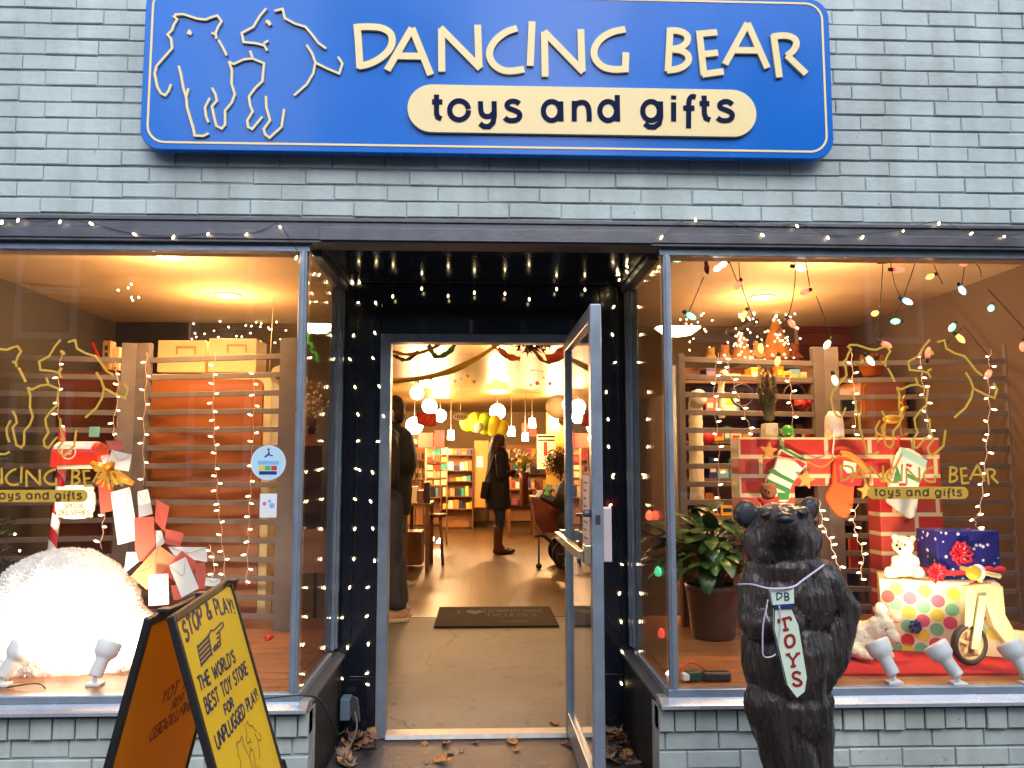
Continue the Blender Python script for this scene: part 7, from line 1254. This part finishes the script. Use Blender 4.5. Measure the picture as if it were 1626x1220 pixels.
for px, py, r_, cn, lb in ((1272, 640, .05, 'red', 'round red ball on the second shelf of the right window toy shelves'), (1285, 636, .04, 'red', 'smaller red ball beside the round red ball on the toy shelves'), (1122, 694, .06, 'red', 'red soft toy beside the cream plush neck on the toy shelves')): b = MB(); b.ball(at(px, py, 2.42), r_); tag(b.build('toy_ball', pm[cn]), lb, 'ball', 'red balls on the toy shelves')
r9 = random.Random(31); m_pl = [M('amber_plush', (.24, .09, .03), .9, bump=.5, bs=60), M('tan_plush', (.28, .17, .08), .9, bump=.5, bs=60), M('rust_plush', (.17, .04, .02), .9, bump=.5, bs=60), M('golden_plush', (.30, .17, .06), .9, bump=.5, bs=60)]
PN = ('amber plush toy', 'tan plush toy', 'rust coloured plush toy', 'golden plush toy')
for i, (px, py, rr_) in enumerate(((1150, 566, 11), (1203, 562, 12), (1262, 564, 11), (1128, 568, 10))):
    c = at(px, py, 2.62); s_ = rr_ * .0044; k_ = i % 4
    tag(blob([('b', c, (s_, s_ * .8, s_)), ('b', c + Vector((0, -.02, s_ * 1.0)), s_ * .7), ('b', c + Vector((-s_ * .5, -.02, s_ * 1.6)), s_ * .28), ('b', c + Vector((s_ * .5, -.02, s_ * 1.6)), s_ * .28), ('b', c + Vector((0, -s_ * .8, s_ * .9)), s_ * .3), ('c', c + Vector((-s_ * .6, -s_ * .4, 0)), s_ * .3, c + Vector((-s_ * .9, -s_ * .8, -s_ * .5)), s_ * .25), ('c', c + Vector((s_ * .6, -s_ * .4, 0)), s_ * .3, c + Vector((s_ * .9, -s_ * .8, -s_ * .5)), s_ * .25)], .013, 2, 'plush_toy', m_pl[k_], None, .004, (50, 50, 50), c - Vector((0, 0, s_))), '%s heaped over the right shelves, %s' % (PN[k_], ('left of the smaller amber cone', 'between the two amber cones', 'right of the tall amber cone', 'lowest at the far left end')[i]), 'plush toy', 'plush toys heaped over the shelves')
for px, yb, yt_, wpx, lb in ((1178, 572, 528, 17, 'smaller amber cloth cone dotted with tiny lights over the right shelves'), (1233, 572, 503, 24, 'tall amber cloth cone dotted with tiny lights over the right shelves')):
    p0 = at(px, yb, 2.62); p1 = at(px, yt_, 2.62); r_ = at(px + wpx, yb, 2.62).x - p0.x; t = thing('cone_tree', lb, 'ornament', p0, 'cloth cones over the shelves'); b = MB(); b.lathe([(r_ * (1 - f) ** .8 + .004, (p1.z - p0.z) * f) for f in (0, .1, .2, .35, .5, .65, .8, .92, 1)], p0, 20); b.build('cone', M('amber_cloth', (.30, .11, .03), .9, bump=.8, bs=22, var=.3, vs=12), t)
    for i in range(26): f = rng.random() ** 1.3; a_ = rng.uniform(-3.1, 0); rr_ = r_ * (1 - f) ** .8 + .012; b = MB(); b.ball(p0 + Vector((rr_ * math.cos(a_), rr_ * math.sin(a_), (p1.z - p0.z) * f)), .006, n=7, m=5); b.build('bulb', m_bulb, t)
b = MB(); c0 = at(1180, 520, 2.9); tag(blob([('b', c0, (.14, .1, .035), (0, R_(-25), 0)), ('b', c0 + Vector((-.08, 0, -.03)), (.06, .06, .04))], .014, 2, 'hanging_kite', M('olive_nylon', (.09, .065, .03), .6), None, 0, loc=c0), 'dark olive kite hanging under the ceiling behind the right window', 'kite')
cabinet('orange wooden toy cabinet behind the gold bears on the right window', 1366, 1438, 602, 2.3, .35, m_owood, m_owood, rim=.015)
c = at(1385, 598, 2.4); t = thing('toy_tub', 'orange tub of small toys on top of the orange cabinet in the right window', 'tub', c); b = MB(); b.lathe([(.06, 0.003), (.1, .1), (.105, .1), (.1, .09)], c, 20); b.build('tub', orange, t); b = MB()
for i in range(14): b.ball(c + Vector((rng.uniform(-.07, .07), rng.uniform(-.07, .07), .09 + rng.uniform(0, .06))), rng.uniform(.02, .035), n=8, m=6)
b.build('toys', m_pl[0], t)
ptoy('black_case', 'small black case behind the pale centre post of the right window', 'case', (1337, 628, 1358, 652), 2.3, .15, black); tag(bpy.data.objects[-1] if 0 else None, 0, 0) if 0 else None
shelf_unit('dark low shelf under the black case behind the right window centre post', 1330, 1362, 653, 2.25, .3, (700, 760, 830), m_shelfd)
ptoy('red_picture', 'small red picture with an orange frame behind the fireplace opening', 'picture', (1350, 850, 1362, 905), 1.62, .02, orange, parts=(('panel', (1352, 854, 1360, 900), red),))
b = MB(); b.tube(smooth([at(1190, 850, .75), at(1186, 880, .7), at(1190, 910, .7)], 4), [.02] * 9, 8); tag(b.build('red_toy', red), 'red toy poking out beside the left cheek of the wooden bear', 'toy')
